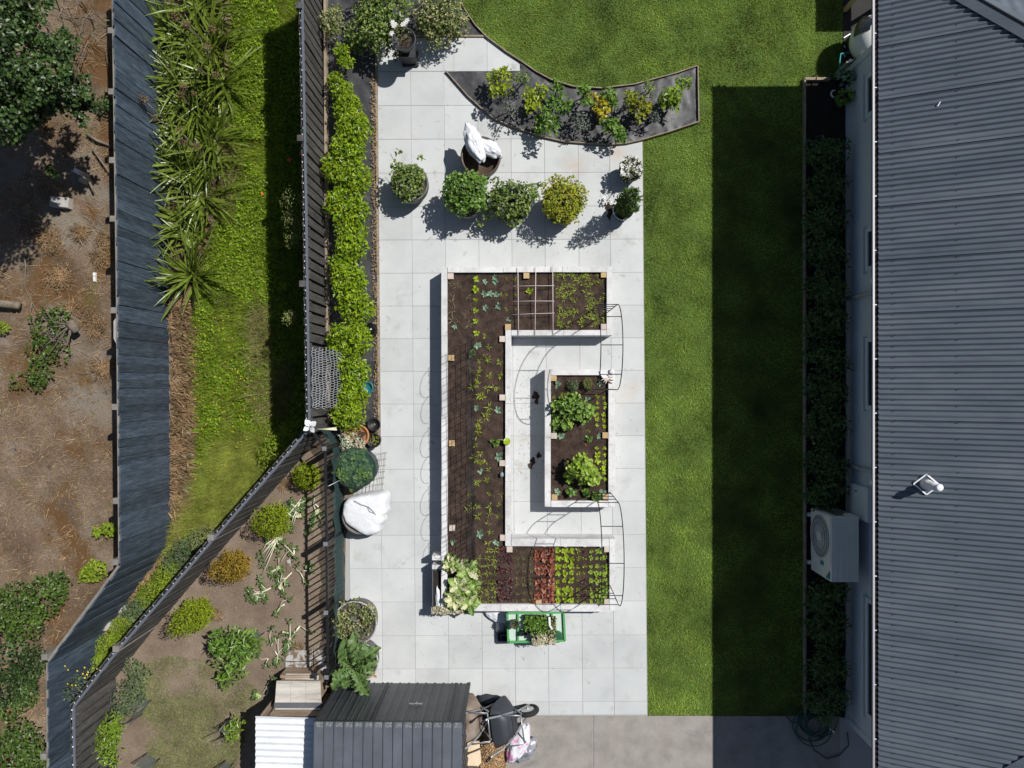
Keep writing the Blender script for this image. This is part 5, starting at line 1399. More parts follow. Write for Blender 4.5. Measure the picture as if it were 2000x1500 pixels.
# loose roll of wire netting on the fence
cw = P(630,740,.5); nt = thing('wire_netting', 'crumpled grey chicken wire draped over the dark fence', 'wire netting', tuple(cw))
mb = MB(); 
def nets(u, v):  # u along y 0..1, v from fence top down and out
    y = P(628,684,.6).y + (P(628,796,.6).y-P(628,684,.6).y)*u
    x = MID[3].x + .03 + .42*v + .03*nz(u*5, v*3, 1)
    z = 1.2 - .95*v + .10*math.sin(v*3)+.06*nz(u*6, v*4, 5)
    return Vector((x, y+.02*nz(u*7, v*7, 8), z))
nu, nv = 24, 11
for i in range(nu):
    for j in range(nv):
        o_ = .5*(j % 2); a = ((i+o_)/nu, j/nv); k = .33
        c0, c1, c2, c3 = nets(a[0], a[1]), nets(a[0]+.5/nu, a[1]+k/nv), nets(a[0]-.5/nu, a[1]+k/nv), nets(a[0]+.5/nu, a[1]+1/nv)
        mb.beam(c0, c1, .007, .007); mb.beam(c0, c2, .007, .007); mb.beam(c1, c3, .007, .007)
mb.build('mesh', X['wirenet'], nt)

# ================================================================== HEAT PUMP, HOSE, BED ALONG THE HOUSE
hp = thing('heat_pump', 'large white outdoor heat pump unit with round fan grille against the house', 'heat pump', (5.40, -2.75, .05))
x0, x1, y0, y1, z0, z1 = 5.165, 5.62, -3.30, -2.21, .12, .95
MB().prism([(x0,y0),(x1,y0),(x1,y1),(x0,y1)], z0, z1-.004, bevel=.008).build('casing', X['hpwhite'], hp)
for k in range(4): MB().box((x0+.07+k*.1, y0+.02, z1-.003), (x0+.085+k*.1, y1-.02, z1+.005)).build('lid_ridge', X['hpwhite'], hp)
MB().box((x0-.012, y0+.28, z0+.02), (x0-.002, y1-.02, z1-.02)).build('front_panel', X['hpwhite'], hp)
fcx, fcz = -2.62, .53
mb = MB().lathe((0,0,0), [(.36,0),(.36,.004),(.001,.005)], 32, cap=False)
for i in range(len(mb.v)): 
    a = mb.v[i].copy(); mb.v[i] = np.column_stack([x0-.013-a[:,2], fcx+a[:,0], fcz+a[:,1]])
fan = mb.build('fan_opening', X['hpdark'], hp)
gm = MB()
for r in (.1,.19,.28,.36): gm.tube([(x0-.03, fcx+r*math.cos(a), fcz+r*math.sin(a)) for a in np.linspace(0, 6.283, 33)[:-1]], .005, 5, closed=True)
for k in range(44):
    a = 2*math.pi*k/44; gm.beam((x0-.03, fcx+.09*math.cos(a), fcz+.09*math.sin(a)), (x0-.03, fcx+.37*math.cos(a+.25), fcz+.37*math.sin(a+.25)), .006, .006)
gm.build('grille', X['hpwhite'], hp)
MB().box((x0-.036, fcx-.075, fcz-.075), (x0-.025, fcx+.075, fcz+.075)).build('grille_hub', X['hpwhite'], hp)
q = MB(); q.add([(x0-.0125, y0+.03, z1-.05), (x0-.0125, y0+.03, z1-.21), (x0-.0125, y0+.17, z1-.05), (x0-.004, y0+.03, z1-.05), (x0-.004, y0+.03, z1-.21), (x0-.004, y0+.17, z1-.05)], [(0,1,2),(3,5,4),(0,3,4,1),(1,4,5,2),(2,5,3,0)]); em = q.build('emblem', X['teal2'], hp)
q = MB(); q.add([(x0-.0135, y0+.06, z1-.055), (x0-.0135, y0+.11, z1-.12), (x0-.0135, y0+.16, z1-.055), (x0-.012, y0+.06, z1-.055), (x0-.012, y0+.11, z1-.12), (x0-.012, y0+.16, z1-.055)], [(0,1,2),(3,5,4),(0,3,4,1),(1,4,5,2),(2,5,3,0)]); q.build('emblem_mark', X['hpdark'], em)
MB().box((x0-.010, y0+.2, z1-.42), (x0-.002, y0+.27, z1-.30)).build('sticker', X['teal2'], hp)
MB().box((x0+.1, y1+.001, z0+.3), (x1-.05, y1+.006, z1-.08)).build('side_fins', X['hpdark'], hp)
for yy in (y0+.12, y1-.12): MB().box((x0-.06, yy-.03, .05), (x1, yy+.03, .119)).build('foot', X['hpwhite'], hp)
MB().box((x1-.2, y1+.0065, z1-.14), (x1-.06, y1+.03, z1-.05)).build('side_handle', X['hpwhite'], hp)
# dark shrubs in the shaded bed
for i in range(17):
    py = 300 + i*66.5
    if 985 < py < 1130 : px = 1600 if py < 1000 or py > 1118 else None
    else: px = 1610
    if px is None: continue
    bl = [(px+rng.uniform(-6,6), py, .30, .32, 230, .8), (px-22, py+rng.uniform(-15,15), .2, .24, 110, .8), (px+24, py+rng.uniform(-15,15), .22, .38, 120, .9), (px+6, py+30, .22, .3, 110, .8)]
    shrub('shade_shrub', f'dark small leaved shrub in the shaded house bed, {ORD[i]} from the tap end', 'shrub', P(px, py, .04), bl, 'lf_dark', .085, .034, 'shrubs in the shaded house bed', shell=.25)
for i, (px, py, r, lab) in enumerate(((1650,190,.14,'leafy pot plant against the house wall near the tap'),(1655,152,.13,'blue grey leafy plant at the north corner of the house'))):
    t, b = vessel('pot', ['black pot against the house wall near the tap', 'small dark pot at the north corner of the house'][i], 'pot', px, py, .2, pot_prof(.08,.11,.2,.006), 'blackpot'); fill(t, b, .1, .18)
    plant('pot_plant', lab, 'plant', (b.x,b.y,.22), px, py, .38, r, 70, ['lf_mid','lf_blue'][i], .08, .05)
q = P(1628,185,.06); mb = MB().tube([(q.x+.06*math.cos(a), q.y+.06*math.sin(a), .10) for a in np.linspace(1.4, 4.6, 10)], .016, 6); tag(mb.build('broken_dish', X['white'], origin=tuple(q)), 'white curved rim of a small broken dish in the shaded bed', 'dish')
q = P(1633,146,.03); tp = thing('garden_tap', 'garden tap on a short post at the lawn corner by the house', 'tap', tuple(q)); MB().box((q.x-.03,q.y-.03,0),(q.x+.03,q.y+.03,.5)).build('post', X['post_grey'], tp)
MB().tube([(q.x,q.y,.5),(q.x,q.y,.56),(q.x+.06,q.y+.02,.57),(q.x+.08,q.y+.03,.53)], .014, 8).build('spout', X['greymetal'], tp); MB().lathe((q.x,q.y,.58), [(.03,0),(.03,.015),(.001,.02)], 12).build('handle', X['white'], tp)
tag(MB().tube([P(1640,140,.45), P(1640,120,.5), P(1642,105,.5), P(1655,103,.35), P(1668,104,.08), P(1682,108,.06)], .012, 6).build('blue_hose', X['teal2'], origin=tuple(P(1640,140,.45))), 'short blue green hose from the tap to the side paving', 'hose')
# white rounded appliance on the dark paving
q = P(1676,82,.45); ap = thing('patio_cooker', 'white rounded cooker with dark lid opening on the dark side paving', 'cooker', (q.x+.1,q.y,.03))
c = (q.x+.12, q.y+.02, 0); mb = MB(); 
mb.lathe((c[0],c[1],.25), [(.15,0),(.27,.06),(.33,.2),(.34,.32),(.3,.45),(.2,.55),(.08,.6),(.001,.61)], 30, cap=False, sx=.8, sy=1.05); mb.build('shell', X['hpwhite'], ap)
mb = MB(); v = []
for i in range(7):
    for k in range(9):
        th = .35+.9*i/6; a = 1.9+1.3*k/8; r = .345*math.sin(th)+.005
        v.append((c[0]+.82*(r+.004)*math.cos(a), c[1]+1.07*(r+.004)*math.sin(a), .50+.37*math.cos(th)))
mb.add(v, [(i*9+k, (i+1)*9+k, (i+1)*9+k+1, i*9+k+1) for i in range(6) for k in range(8)], 0, True); mb.build('dark_panel', X['glass'], ap)
MB().box((c[0]-.16,c[1]-.3,.03),(c[0]+.2,c[1]+.2,.249)).build('base', X['blackpot'], ap)
MB().tube([(c[0]-.02,c[1]+.3,.82),(c[0]+.08,c[1]+.34,.86),(c[0]+.16,c[1]+.34,.82)], .018, 8).build('handle', X['blackpot'], ap)
for i, (a_, b_) in enumerate((((1648,74),(1661,66)),((1649,89),(1660,110)),((1648,106),(1655,118)))):
    q = P(*a_, .04); tag(MB().beam(P(*a_,.042), P(*b_,.042), .018, .012).build('stick', X['white'], origin=tuple(q)), ['short white stick lying north on the dark paving','longest white stick lying on the dark paving','white stick nearest the tap on the dark paving'][i], 'stick')
# slatted garden table that throws the shade at the lawn corner
tb = thing('garden_table', 'slatted garden table standing on the side paving beyond the roof edge', 'table', (6.05,6.85,.03))
for k in range(6): MB().box((5.75+k*.105,6.62,.74),(5.84+k*.105,7.4,.765)).build('slat', X['timber_new'], tb)
for x in (5.8,6.3):
    for y in (6.7,7.3): MB().box((x-.03,y-.03,.03),(x+.03,y+.03,.739)).build('leg', X['timber_new'], tb)
# coil of hose on the slab
q = P(1592,1415,.05); hs = thing('hose_coil', 'loose coil of dark green hose on the shaded concrete by the house', 'hose', tuple(q))
mb = MB(); pth = []
for i in range(220):
    t_ = i/220*2*math.pi*8.5; r = .24+.10*math.sin(i*.07)+.05*math.sin(i*.23)
    pth.append((q.x+.06*math.sin(i*.05)+r*math.cos(t_), q.y+.05*math.cos(i*.04)+r*.9*math.sin(t_), .05+.0004*i+.012*math.sin(i*.3)))
mb.tube(pth, .011, 6); mb.build('coil', X['hose'], hs)
MB().tube([P(1536,1397,.05),P(1540,1386,.06),P(1552,1383,.06),P(1566,1390,.06),P(1570,1402,.05),P(1560,1412,.05),P(1545,1410,.05),P(1537,1400,.05)], .011, 6).build('loop', X['hose'], hs)
MB().tube([P(1580,1440,.05),P(1590,1465,.05),P(1615,1482,.05),P(1640,1475,.05),P(1658,1455,.05),P(1655,1430,.05)], .011, 6).build('loop', X['hose'], hs)
MB().tube([P(1619,1412,.10),P(1622,1424,.12),P(1634,1435,.08)], .012, 6).build('nozzle', X['silverm'], hs)
# ================================================================== SHED, COOP, BARROWS, TROLLEY
SH = 1.60
a = P(614,1413,SH); b = P(903,1413,SH); sx0, sx1, sy1 = a.x, b.x, a.y; sy0 = sy1-1.55; SH2 = SH+.10
shed = thing('garden_shed', 'dark grey ribbed steel garden shed at the end of the paving', 'shed', ((sx0+sx1)/2, (sy0+sy1)/2, .04))
MB().box((sx0+.02,sy0+.02,.05),(sx1-.02,sy1-.02,SH-.03)).build('inner_wall', X['shedtrim'], shed)
nP = 15; pw = (sx1-sx0)/nP
def panel(x0, x1, y, z0, z1, out):
    """one pan with an upstanding rib, on a wall facing out (+1 north)"""
    w = x1-x0; r = .014*out; pr = [(0,0),(.004,r),(.022,r),(.026,0),(w*.5-.006,0),(w*.5,r*.35),(w*.5+.006,0),(w-.0005,0)]
    v = []
    for dx, dy in pr: v += [(x0+dx, y+dy, z0), (x0+dx, y+dy, z1)]
    return MB().add(v, [(2*i,2*i+1,2*i+3,2*i+2) if out > 0 else (2*i,2*i+2,2*i+3,2*i+1) for i in range(len(pr)-1)])
for i in range(nP):
    x0 = sx0+i*pw; x1 = x0+pw
    panel(x0, x1, sy1-.005, .05, SH-.02, 1).build('wall_panel', X['shed'], shed)
    panel(x0, x1, sy0+.005, .05, SH2-.02, -1).build('wall_panel', X['shed'], shed)
    w = pw; pr = [(0,0),(.003,.022),(.014,.022),(.017,0),(w-.0005,0)]
    v = []
    for dx, dz in pr: v += [(x0+dx, sy1+.03, SH+dz), (x0+dx, sy0-.05, SH2+dz)]
    MB().add(v, [(2*j,2*j+2,2*j+3,2*j+1) for j in range(len(pr)-1)]).build('roof_panel', X['shedroof'], shed)
for i in range(8):
    yy = sy0+(sy1-sy0)*i/8; w = (sy1-sy0)/8; v = []
    for x, s in ((sx1-.006, 1), (sx0+.006, -1)):
        v = []
        for dy, dx in ((0,0),(.004,.014),(.022,.014),(.026,0),(w-.001,0)): v += [(x+dx*s, yy+dy, .05), (x+dx*s, yy+dy, SH-.01)]
        MB().add(v, [(2*j,2*j+1,2*j+3,2*j+2) for j in range(4)]).build('wall_panel', X['shed'], shed)
MB().box((sx0-.01,sy1-.012,SH-.05),(sx1+.01,sy1+.031,SH-.012)).build('eave_trim', X['shedtrim'], shed)
for x in (sx0, sx1): MB().box((x-.02,sy1-.03,.05),(x+.02,sy1+.018,SH-.055)).build('corner_trim', X['shedtrim'], shed)
dx = P(812,1366,.95).x
for s in (-.62, .62): MB().box((dx+s-.012,sy1+.011,.08),(dx+s+.012,sy1+.02,SH-.07)).build('door_edge', X['shedtrim'], shed)
lt = MB().box((dx-.115,sy1+.022,.93),(dx+.115,sy1+.036,.955)).build('door_bolt', X['greymetal'], shed)
MB().tube([(dx,sy1+.03,.955),(dx,sy1+.05,.99),(dx+.02,sy1+.04,.92)], .01, 6).build('padlock', X['silverm'], lt)
q = MB()
for i in range(nP):
    x0 = sx0+i*pw
    q.box((x0+.03, sy1-.05, SH+.004), (x0+pw-.02, sy1+.028, SH+.009))
o = q.build('roof_edge_wear', X['wear'], shed); o['kind'] = 'stuff'

# --- poultry coop with white roof and a nest box
CH = 1.12
a = P(499,1398,CH); b = P(614,1398,CH); cx0, cx1, cy1 = a.x, b.x, a.y; cy0 = cy1-1.5
coop = thing('chicken_coop', 'wooden coop with white corrugated roof beside the dark shed', 'coop', ((cx0+cx1)/2, (cy0+cy1)/2, .03))
MB().box((cx0+.08,cy0+.05,.1),(cx1-.02,cy1-.06,CH-.06)).build('wall', X['coopwood_brown'], coop)
nW = 14; v = []; k = nW*8; prf = []
for i in range(k+1):
    y = cy1-(cy1-cy0)*i/k; z = .012*math.cos(2*math.pi*i/8); prf.append((y, z))
for s in range(5):
    i0, i1 = s*k//5, (s+1)*k//5; v = []
    for y, z in prf[i0:i1+1]: v += [(cx0, y, CH+z+.001*s), (cx1+.1, y, CH+.05+z+.001*s)]
    MB().add(v, [(2*j,2*j+2,2*j+3,2*j+1) for j in range(len(v)//2-1)], 0, True).build('roof_sheet', X['whitesteel'], coop)
for i in range(18):
    y = cy1-(i+.5)/18*(cy1-cy0); MB().box((cx0+.064,y-.038,.1),(cx0+.078,y+.038,CH-.07)).build('wall_board', X['coopwood_brown'], coop)
# nest box: sloping lid, lead strip, back board
l0, l1 = P(540,1330,.62), P(626,1330,.62); m0, m1 = P(537,1372,.80), P(628,1372,.80)
nb = MB(); nb.box((l0.x+.03,m0.y-.1,.12),(l1.x-.03,l0.y-.04,.58)); nest = nb.build('nest_box', X['coopwood_brown'], coop)
def quadslab(p, mat, name, par, th=.018):
    q = [Vector(x) for x in p]; v = [tuple(x) for x in q]+[tuple(x-Vector((0,0,th))) for x in q]
    return MB().add(v, [(3,2,1,0),(4,5,6,7),(0,1,5,4),(1,2,6,5),(2,3,7,6),(3,0,4,7)]).build(name, X[mat], par)
for s in range(3):
    A, B, C_, D = l0.lerp(l1, s/3), l0.lerp(l1, (s+.985)/3), m0.lerp(m1, (s+.985)/3), m0.lerp(m1, s/3)
    quadslab((A, B, C_, D), 'coopwood', 'lid_board', nest)
quadslab((m0+Vector((-.01,0,.004)), m1+Vector((.01,0,.004)), P(628,1383,.84), P(535,1383,.84)), 'slate', 'flashing', coop)
quadslab((P(535,1383.5,.82), P(627,1383.5,.82), P(624,1399,1.05), P(524,1399,1.05)), 'coopwood_brown', 'back_board', coop)
quadslab((P(538,1383.2,.85), P(626,1383.2,.85), P(626,1386,.87), P(537,1386,.87)), 'coopwood', 'back_board', coop)
quadslab((P(558,1316,.42), P(622,1316,.42), P(622,1328,.46), P(556,1328,.46)), 'coopwood', 'perch_shelf', coop)
MB().box((P(560,1328,.1).x, l0.y-.02, .1), (P(622,1328,.1).x, l0.y+.03, .45)).build('front_board', X['coopwood_brown'], coop)
# muddy pavers before the coop
for i, (a_, b_, c_, d_) in enumerate(((557,1270,611,1291),(557,1293,611,1316),(613,1270,640,1291),(613,1293,640,1316))):
    c0 = P((a_+c_)/2,(b_+d_)/2,.06); o = MB().prism(PL([(a_,b_),(c_,b_),(c_,d_),(a_,d_)], .06), .01, .062, bevel=.005).build('paving_slab', X['mudslab'], origin=tuple(c0))
    tag(o, ['muddy grey slab at the north, farther from the picket fence','muddy grey slab next to the coop shelf, farther from the picket fence','muddy slab under the picket shadows, farther from the coop','muddy slab under the picket shadows, next to the coop'][i], 'slab', 'muddy slabs before the coop')

# --- wheelbarrows tipped on their noses
def barrow(label, wheel_at, tray, rim, frame, az, pitch, seed):
    root = thing('wheelbarrow', label, 'wheelbarrow', tuple(wheel_at))
    c, s = math.cos(pitch), math.sin(pitch)
    Mx = Matrix(((c, 0, -s), (0, -1, 0), (-s, 0, -c)))  # columns: forward, side, up(tray)
    fw = Vector((c, 0, -s)); up = Vector((-s, 0, -c)); sd = up.cross(fw)
    R_ = Matrix.Rotation(az, 3, 'Z')
    w0 = Vector((.62, 0, .2))
    def W(p):
        p = Vector(p)-w0; return R_ @ (fw*p.x+sd*p.y+up*p.z) + Vector(wheel_at)
    # tray: rounded tapered bowl with thickness
    v = []; f = []; n = 24
    def ring(x0, x1, w, z, e=.45):
        out = []
        for k in range(n):
            a = 2*math.pi*k/n; ca, sa = math.cos(a), math.sin(a)
            out.append(((x0+x1)/2+(x1-x0)/2*math.copysign(abs(ca)**e, ca), w*math.copysign(abs(sa)**e, sa), z))
        return out
    for r in (ring(-.06,.3,.2,.27), ring(-.1,.38,.3,.38), ring(-.14,.46,.36,.50), ring(-.155,.475,.375,.505), ring(-.155,.475,.375,.49), ring(-.115,.395,.31,.37), ring(-.07,.31,.21,.255)): v += [tuple(W(p)) for p in r]
    for j in range(6):
        for k in range(n): f.append((j*n+k, j*n+(k+1) % n, (j+1)*n+(k+1) % n, (j+1)*n+k))
    f.append(tuple(range(n-1,-1,-1))); f.append(tuple(range(6*n, 7*n)))
    MB().add(v, f, 0, True).build('tray', X[tray], root)
    for y in (-1, 1):
        h = MB().tube([W((.70,y*.07,.2)), W((.35,y*.13,.215)), W((.05,y*.22,.235)), W((-.2,y*.28,.30)), W((-.36,y*.31,.40)), W((-.44,y*.31,.41))], .018, 8); ho = h.build('handle', X[frame], root)
        MB().tube([W((-.44,y*.31,.41)), W((-.55,y*.31,.415))], .024, 8).build('grip', X['blackpot'] if seed else X['whitesteel'], ho)
        MB().tube([W((.22,y*.2,.22)), W((.04,y*.24,-.02)), W((-.03,y*.24,-.02)), W((-.14,y*.27,.28))], .015, 6).build('leg', X[frame], root)
    MB().tube([W((.0,-.24,-.02)), W((.0,.24,-.02))], .013, 6).build('brace', X[frame], root)
    # wheel
    n = 28; pts = [W((.62+.16*math.cos(a), 0, .2+.16*math.sin(a))) for a in np.linspace(0, 2*math.pi, n+1)[:-1]]
    wl = MB().tube(pts, .045, 10, closed=True).build('wheel', X['tyre'], root)
    v = []; 
    for yy in (-.02, .02):
        v += [tuple(W((.62,yy*1.8,.2)))]+[tuple(W((.62+.125*math.cos(a), yy, .2+.125*math.sin(a)))) for a in np.linspace(0, 2*math.pi, n+1)[:-1]]
    f = [(0,1+k,1+(k+1) % n) for k in range(n)]+[(n+1, n+2+(k+1) % n, n+2+k) for k in range(n)]
    MB().add(v, f).build('rim', X[rim], wl)
    MB().tube([W((.62,-.09,.2)), W((.62,.09,.2))], .022, 10).build('hub', X['greymetal'], wl)
    return root
barrow('old wheelbarrow with rusty tray and brown rim tipped against the shed', P(966,1384,.22)+Vector((0,0,0)), 'rust', 'rimbrown', 'greymetal', math.radians(6), math.radians(64), 0)
barrow('dark wheelbarrow with pale rimmed wheel tipped beside the wood chips', P(1031,1388,.22), 'blackpot2', 'rimwhite', 'greymetal', math.radians(8), math.radians(62), 1)
tag(None or MB().ball(tuple(P(957,1368,.12)), (.25,.1,.1), 14, 8, jit=.3).build('black_sack', X['blackpot2'], origin=tuple(P(957,1368,.1))), 'black plastic sack slumped between the two wheelbarrows', 'sack')
# wood chips heap and a pale board
hpoly = PL([(938,1405),(968,1398),(990,1420),(1000,1455),(988,1490),(975,1530),(935,1560),(936,1500),(940,1450)], .03)
hx, hy = sum(p.x for p in hpoly)/9, sum(p.y for p in hpoly)/9
def zheap(x, y): return .04 + .22*max(0, 1-((x-hx)**2/.11+(y-hy)**2/.55))
o = patch('wood_chip_heap', hpoly, .05, zheap, X['chipbase'], kind='stuff'); tag(o, kind='stuff')
q = scatter([(p.x,p.y) for p in hpoly], 5200); n = len(q); z = np.array([zheap(*p) for p in q])+.004
mb = MB(); leaves(mb, np.column_stack([q,z]), rng.normal(size=(n,3)), unit(np.array([0,0,1.])+rng.normal(size=(n,3))*.6), rng.uniform(.02,.055,n), rng.uniform(.008,.02,n), fold=.2); tag(mb.build('wood_chips', X['chips']), kind='stuff')
c0 = P(925,1470,.5); bd = MB().prism([tuple(P(x,y,.42))[:2] for x,y in ((910,1449),(936,1449),(937,1459),(940,1490),(934,1497),(913,1496),(908,1470))], .38, .42, bevel=.006).build('chopping_block', X['plywood'], origin=tuple(c0)); tag(bd, 'pale cut wooden board standing between the shed and wood chips', 'board')
mb = MB().box((P(914,1480,.1).x, P(914,1490,.1).y, .03), (P(934,1480,.1).x, P(914,1455,.1).y, .379)); mb.build('stump', X['bark'], bd)
bag('pink and white printed sack under the dark wheelbarrow', 'printed_sack', tuple(P(1013,1450,.22)), (.36,.17,.12), math.radians(65), 5, 'pinkbag')
bag('shiny silver plastic sack beside the pink one on the concrete', 'silver_sack', tuple(P(1028,1464,.14)), (.26,.14,.10), math.radians(50), 6, 'silver')

# --- green trolley with seed trays
zt = .42; t0 = P(1040,1225,zt); tr = thing('plant_trolley', 'green framed trolley loaded with trays of seedlings by the bed', 'trolley', (t0.x,t0.y,.05))
c = [P(991,1197,zt), P(1101,1195.5,zt), P(1103.5,1251,zt), P(993,1254,zt)]
for k in range(4): MB().beam(c[k], c[(k+1) % 4], .034, .034).build('frame_rail', X['greenpaint'], tr)
MB().beam(P(1012,1198,zt-.002), P(1012,1252,zt-.002), .03, .03).build('frame_rail', X['greenpaint'], tr); MB().beam(P(1078,1197,zt-.002), P(1078,1251,zt-.002), .03, .03).build('frame_rail', X['greenpaint'], tr)
quadslab([x+Vector((0,0,-.03)) for x in (c[3], c[2], c[1], c[0])], 'clear_green', 'shelf', tr, .012)
for x, y in ((992,1199),(1100,1198),(1101,1249),(994,1251)):
    p = P(x, y, zt); MB().beam((p.x,p.y,.05),(p.x,p.y,zt-.02),.04,.04).build('leg', X['greenpaint'], tr)
p = P(1088,1243,zt-.02); MB().lathe((p.x,p.y,p.z), [(.10,-.02),(.105,.02),(.09,.024),(.001,.02)], 24, cap=False).build('wheel', X['greendark'], tr)
def tray(label, x0, y0, x1, y1, z, mat, plants, L, W, n, edge='blackpot'):
    a_, b_ = P(x0,y1,z), P(x1,y0,z); t = thing('seed_tray', label, 'seed tray', ((a_.x+b_.x)/2, (a_.y+b_.y)/2, z))
    MB().prism([(a_.x,a_.y),(b_.x,a_.y),(b_.x,b_.y),(a_.x,b_.y)], z, z+.05, bevel=.004).build('tray', X[edge], t)
    mb = MB(); 
    q = np.column_stack([rng.uniform(a_.x,b_.x,n), rng.uniform(a_.y,b_.y,n), np.full(n, z+.05)+rng.uniform(0,.07,n)])
    rl(mb, q, rng.normal(size=(n,3)), unit(np.array([0,0,1.])+rng.normal(size=(n,3))*.55), L*rng.uniform(.6,1.2,n), W); mb.build('seedlings', X[mat], t)
tray('tray of bright green lettuce seedlings on the green trolley', 1024,1200,1067,1227,zt+.02,'lf_mid','', .055,.04,260)
tray('small tray of lettuce beside the black pots on the trolley', 1036,1228,1070,1238,zt+.02,'lf_pot','', .05,.035,70)
tray('tray of pale bronze seedlings at the south side of the trolley', 1040,1236,1084,1257,zt+.03,'succ_b','', .038,.028,300)
tray('tray of speckled cream seedlings at the east end of the trolley', 1070,1203,1085,1233,zt+.02,'lf_cream','', .04,.03,120)
q = P(1074,1214,zt+.12); mb = MB(); mb.beam(P(1073,1205,zt+.15), P(1074,1222,zt+.15), .035, .012); mb.beam(P(1074,1222,zt+.15), P(1079,1229,zt+.14), .03, .012); tag(mb.build('white_label', X['white'], origin=tuple(q)), 'white plastic strip lying across the speckled tray', 'label')
t, b = vessel('pot', 'small round pot of dry brown stems on the trolley', 'pot', 1006, 1219, zt+.14, pot_prof(.06,.075,.12,.005), 'greendark')
for ch in list(t.children): ch.location.z += zt
mb = MB()
for k in range(60): a = rng.uniform(0,6.28); r = .075*math.sqrt(rng.uniform()); mb.tube([(b.x+r*math.cos(a), b.y+r*math.sin(a), zt+.13), (b.x+1.3*r*math.cos(a+.3), b.y+1.3*r*math.sin(a+.3), zt+.17+.02*rng.uniform())], .005, 4)
mb.build('dry_stems', X['rimbrown'], t)
# black square pots, crates and papers round the trolley
for i, (x, y, w, h, z, hh, m, lab) in enumerate(((1041,1240,11,12,zt+.02,.12,'blackpot','empty black square pot in the middle of the trolley'),(1024,1238,13,8,zt+.02,.10,'blackpot','black square pot against the shaded tray on the trolley'),
        (1016,1248,26,14,.10,.2,'greendark','dark green crate on the paving under the trolley\'s southwest corner'),(984,1247,14,13,.05,.16,'slate','slate grey crate on the paving at the trolley\'s west end'),(976,1244,9,18,.05,.1,'slate','narrow grey tray standing west of the slate crate'),(997,1245,10,16,.05,.3,'greendark','green crate standing between the slate crate and the trolley'))):
    p = P(x,y,z+hh); ww, hh2 = w/2/110, h/2/110; cr = thing('crate' if i > 1 else 'pot', lab, 'crate' if i > 1 else 'pot', (p.x,p.y,z))
    for q in (((p.x-ww,p.y-hh2),(p.x+ww,p.y-hh2+.012)),((p.x-ww,p.y+hh2-.012),(p.x+ww,p.y+hh2)),((p.x-ww,p.y-hh2+.0121),(p.x-ww+.012,p.y+hh2-.0121)),((p.x+ww-.012,p.y-hh2+.0121),(p.x+ww,p.y+hh2-.0121))):
        MB().box((*q[0],z),(*q[1],z+hh)).build('side', X[m], cr)
    MB().box((p.x-ww+.013,p.y-hh2+.013,z),(p.x+ww-.013,p.y+hh2-.013,z+.02)).build('base', X[m], cr)
bag('crumpled white plastic bag between the bed and the trolley', 'white_bag', tuple(P(977,1202,.12)), (.24,.12,.05), math.radians(-12), 8, 'whiteplastic')
mb = MB(); v = []
for i in range(9):
    for k in range(7): 
        u, w = i/8, k/6-.5; p = P(968+26*u, 1222+22*w, .06); v.append((p.x, p.y, .06+.10*math.sin(math.pi*u)*(1-1.2*w*w)))
mb.add(v, [(i*7+k, i*7+k+1, (i+1)*7+k+1, (i+1)*7+k) for i in range(8) for k in range(6)], 0, True); o = mb.build('shovel', X['greymetal'], origin=tuple(P(980,1222,.06))); tag(o, 'grey metal shovel lying with its blade west of the trolley', 'shovel')
MB().tube([P(990,1224,.16), P(1020,1233,.47), P(1036,1236,.49)], .016, 7).build('handle', X['blackpot'], o)
# trough, white boxes and plastic along the west board of the bed
tg = thing('trough', 'long grey trough against the west board of the bed', 'trough', tuple(P(855,1155,.05)))
a_, b_ = P(844,1192,.40), P(864.5,1113,.40)
for q in (((a_.x,a_.y,.05),(a_.x+.014,b_.y,.40)),((b_.x-.03,a_.y,.05),(b_.x-.016,b_.y,.40)),((a_.x+.0141,a_.y,.05),(b_.x-.0301,a_.y+.014,.40)),((a_.x+.0141,b_.y-.014,.05),(b_.x-.0301,b_.y,.40))): MB().box(*q).build('side', X['slate'], tg)
MB().box((a_.x+.0142,a_.y+.0142,.06),(b_.x-.0302,b_.y-.0142,.35)).build('soil', X['darksoil'], tg)
bag('clear white plastic wrapping stuffed into the grey trough', 'plastic_wrap', tuple(P(857,1172,.36)), (.24,.05,.05), math.radians(-84), 9, 'whiteplastic')
for i, (y0, y1) in enumerate(((1085.5,1094.5),(1104,1112))):
    a_, b_ = P(843.5,y1,.44), P(863.5,y0,.44); o = MB().prism([(a_.x,a_.y),(b_.x,a_.y),(b_.x,b_.y),(a_.x,b_.y)], .05, .44, bevel=.006).build('storage_box', X['timber_white'], origin=((a_.x+b_.x)/2,(a_.y+b_.y)/2,.05)); tag(o, ['pale narrow box against the west board, farther from the trough','pale narrow box against the west board, next to the trough'][i], 'box', 'pale narrow boxes by the bed')
# beige succulents in a low planter along the south board
a_, b_ = P(843,1195,.47), P(921,1187,.47); pl = thing('planter', 'low planter of beige succulents along the southwest corner of the bed', 'planter', ((a_.x+b_.x)/2,(a_.y+b_.y)/2,.05))
MB().box((a_.x,a_.y-.03,.05),(b_.x,a_.y+.06,.46)).build('trough', X['slate'], pl)
n = 420; q = np.column_stack([rng.uniform(a_.x,b_.x,n), rng.uniform(a_.y-.03,b_.y+.02,n), np.full(n,.465)+rng.uniform(0,.04,n)]); mb = MB(); rl(mb, q, rng.normal(size=(n,3)), unit(np.array([0,0,1.])+rng.normal(size=(n,3))*.5), .032*rng.uniform(.6,1.2,n), .028); mb.build('succulents', X['succ_b'], pl)

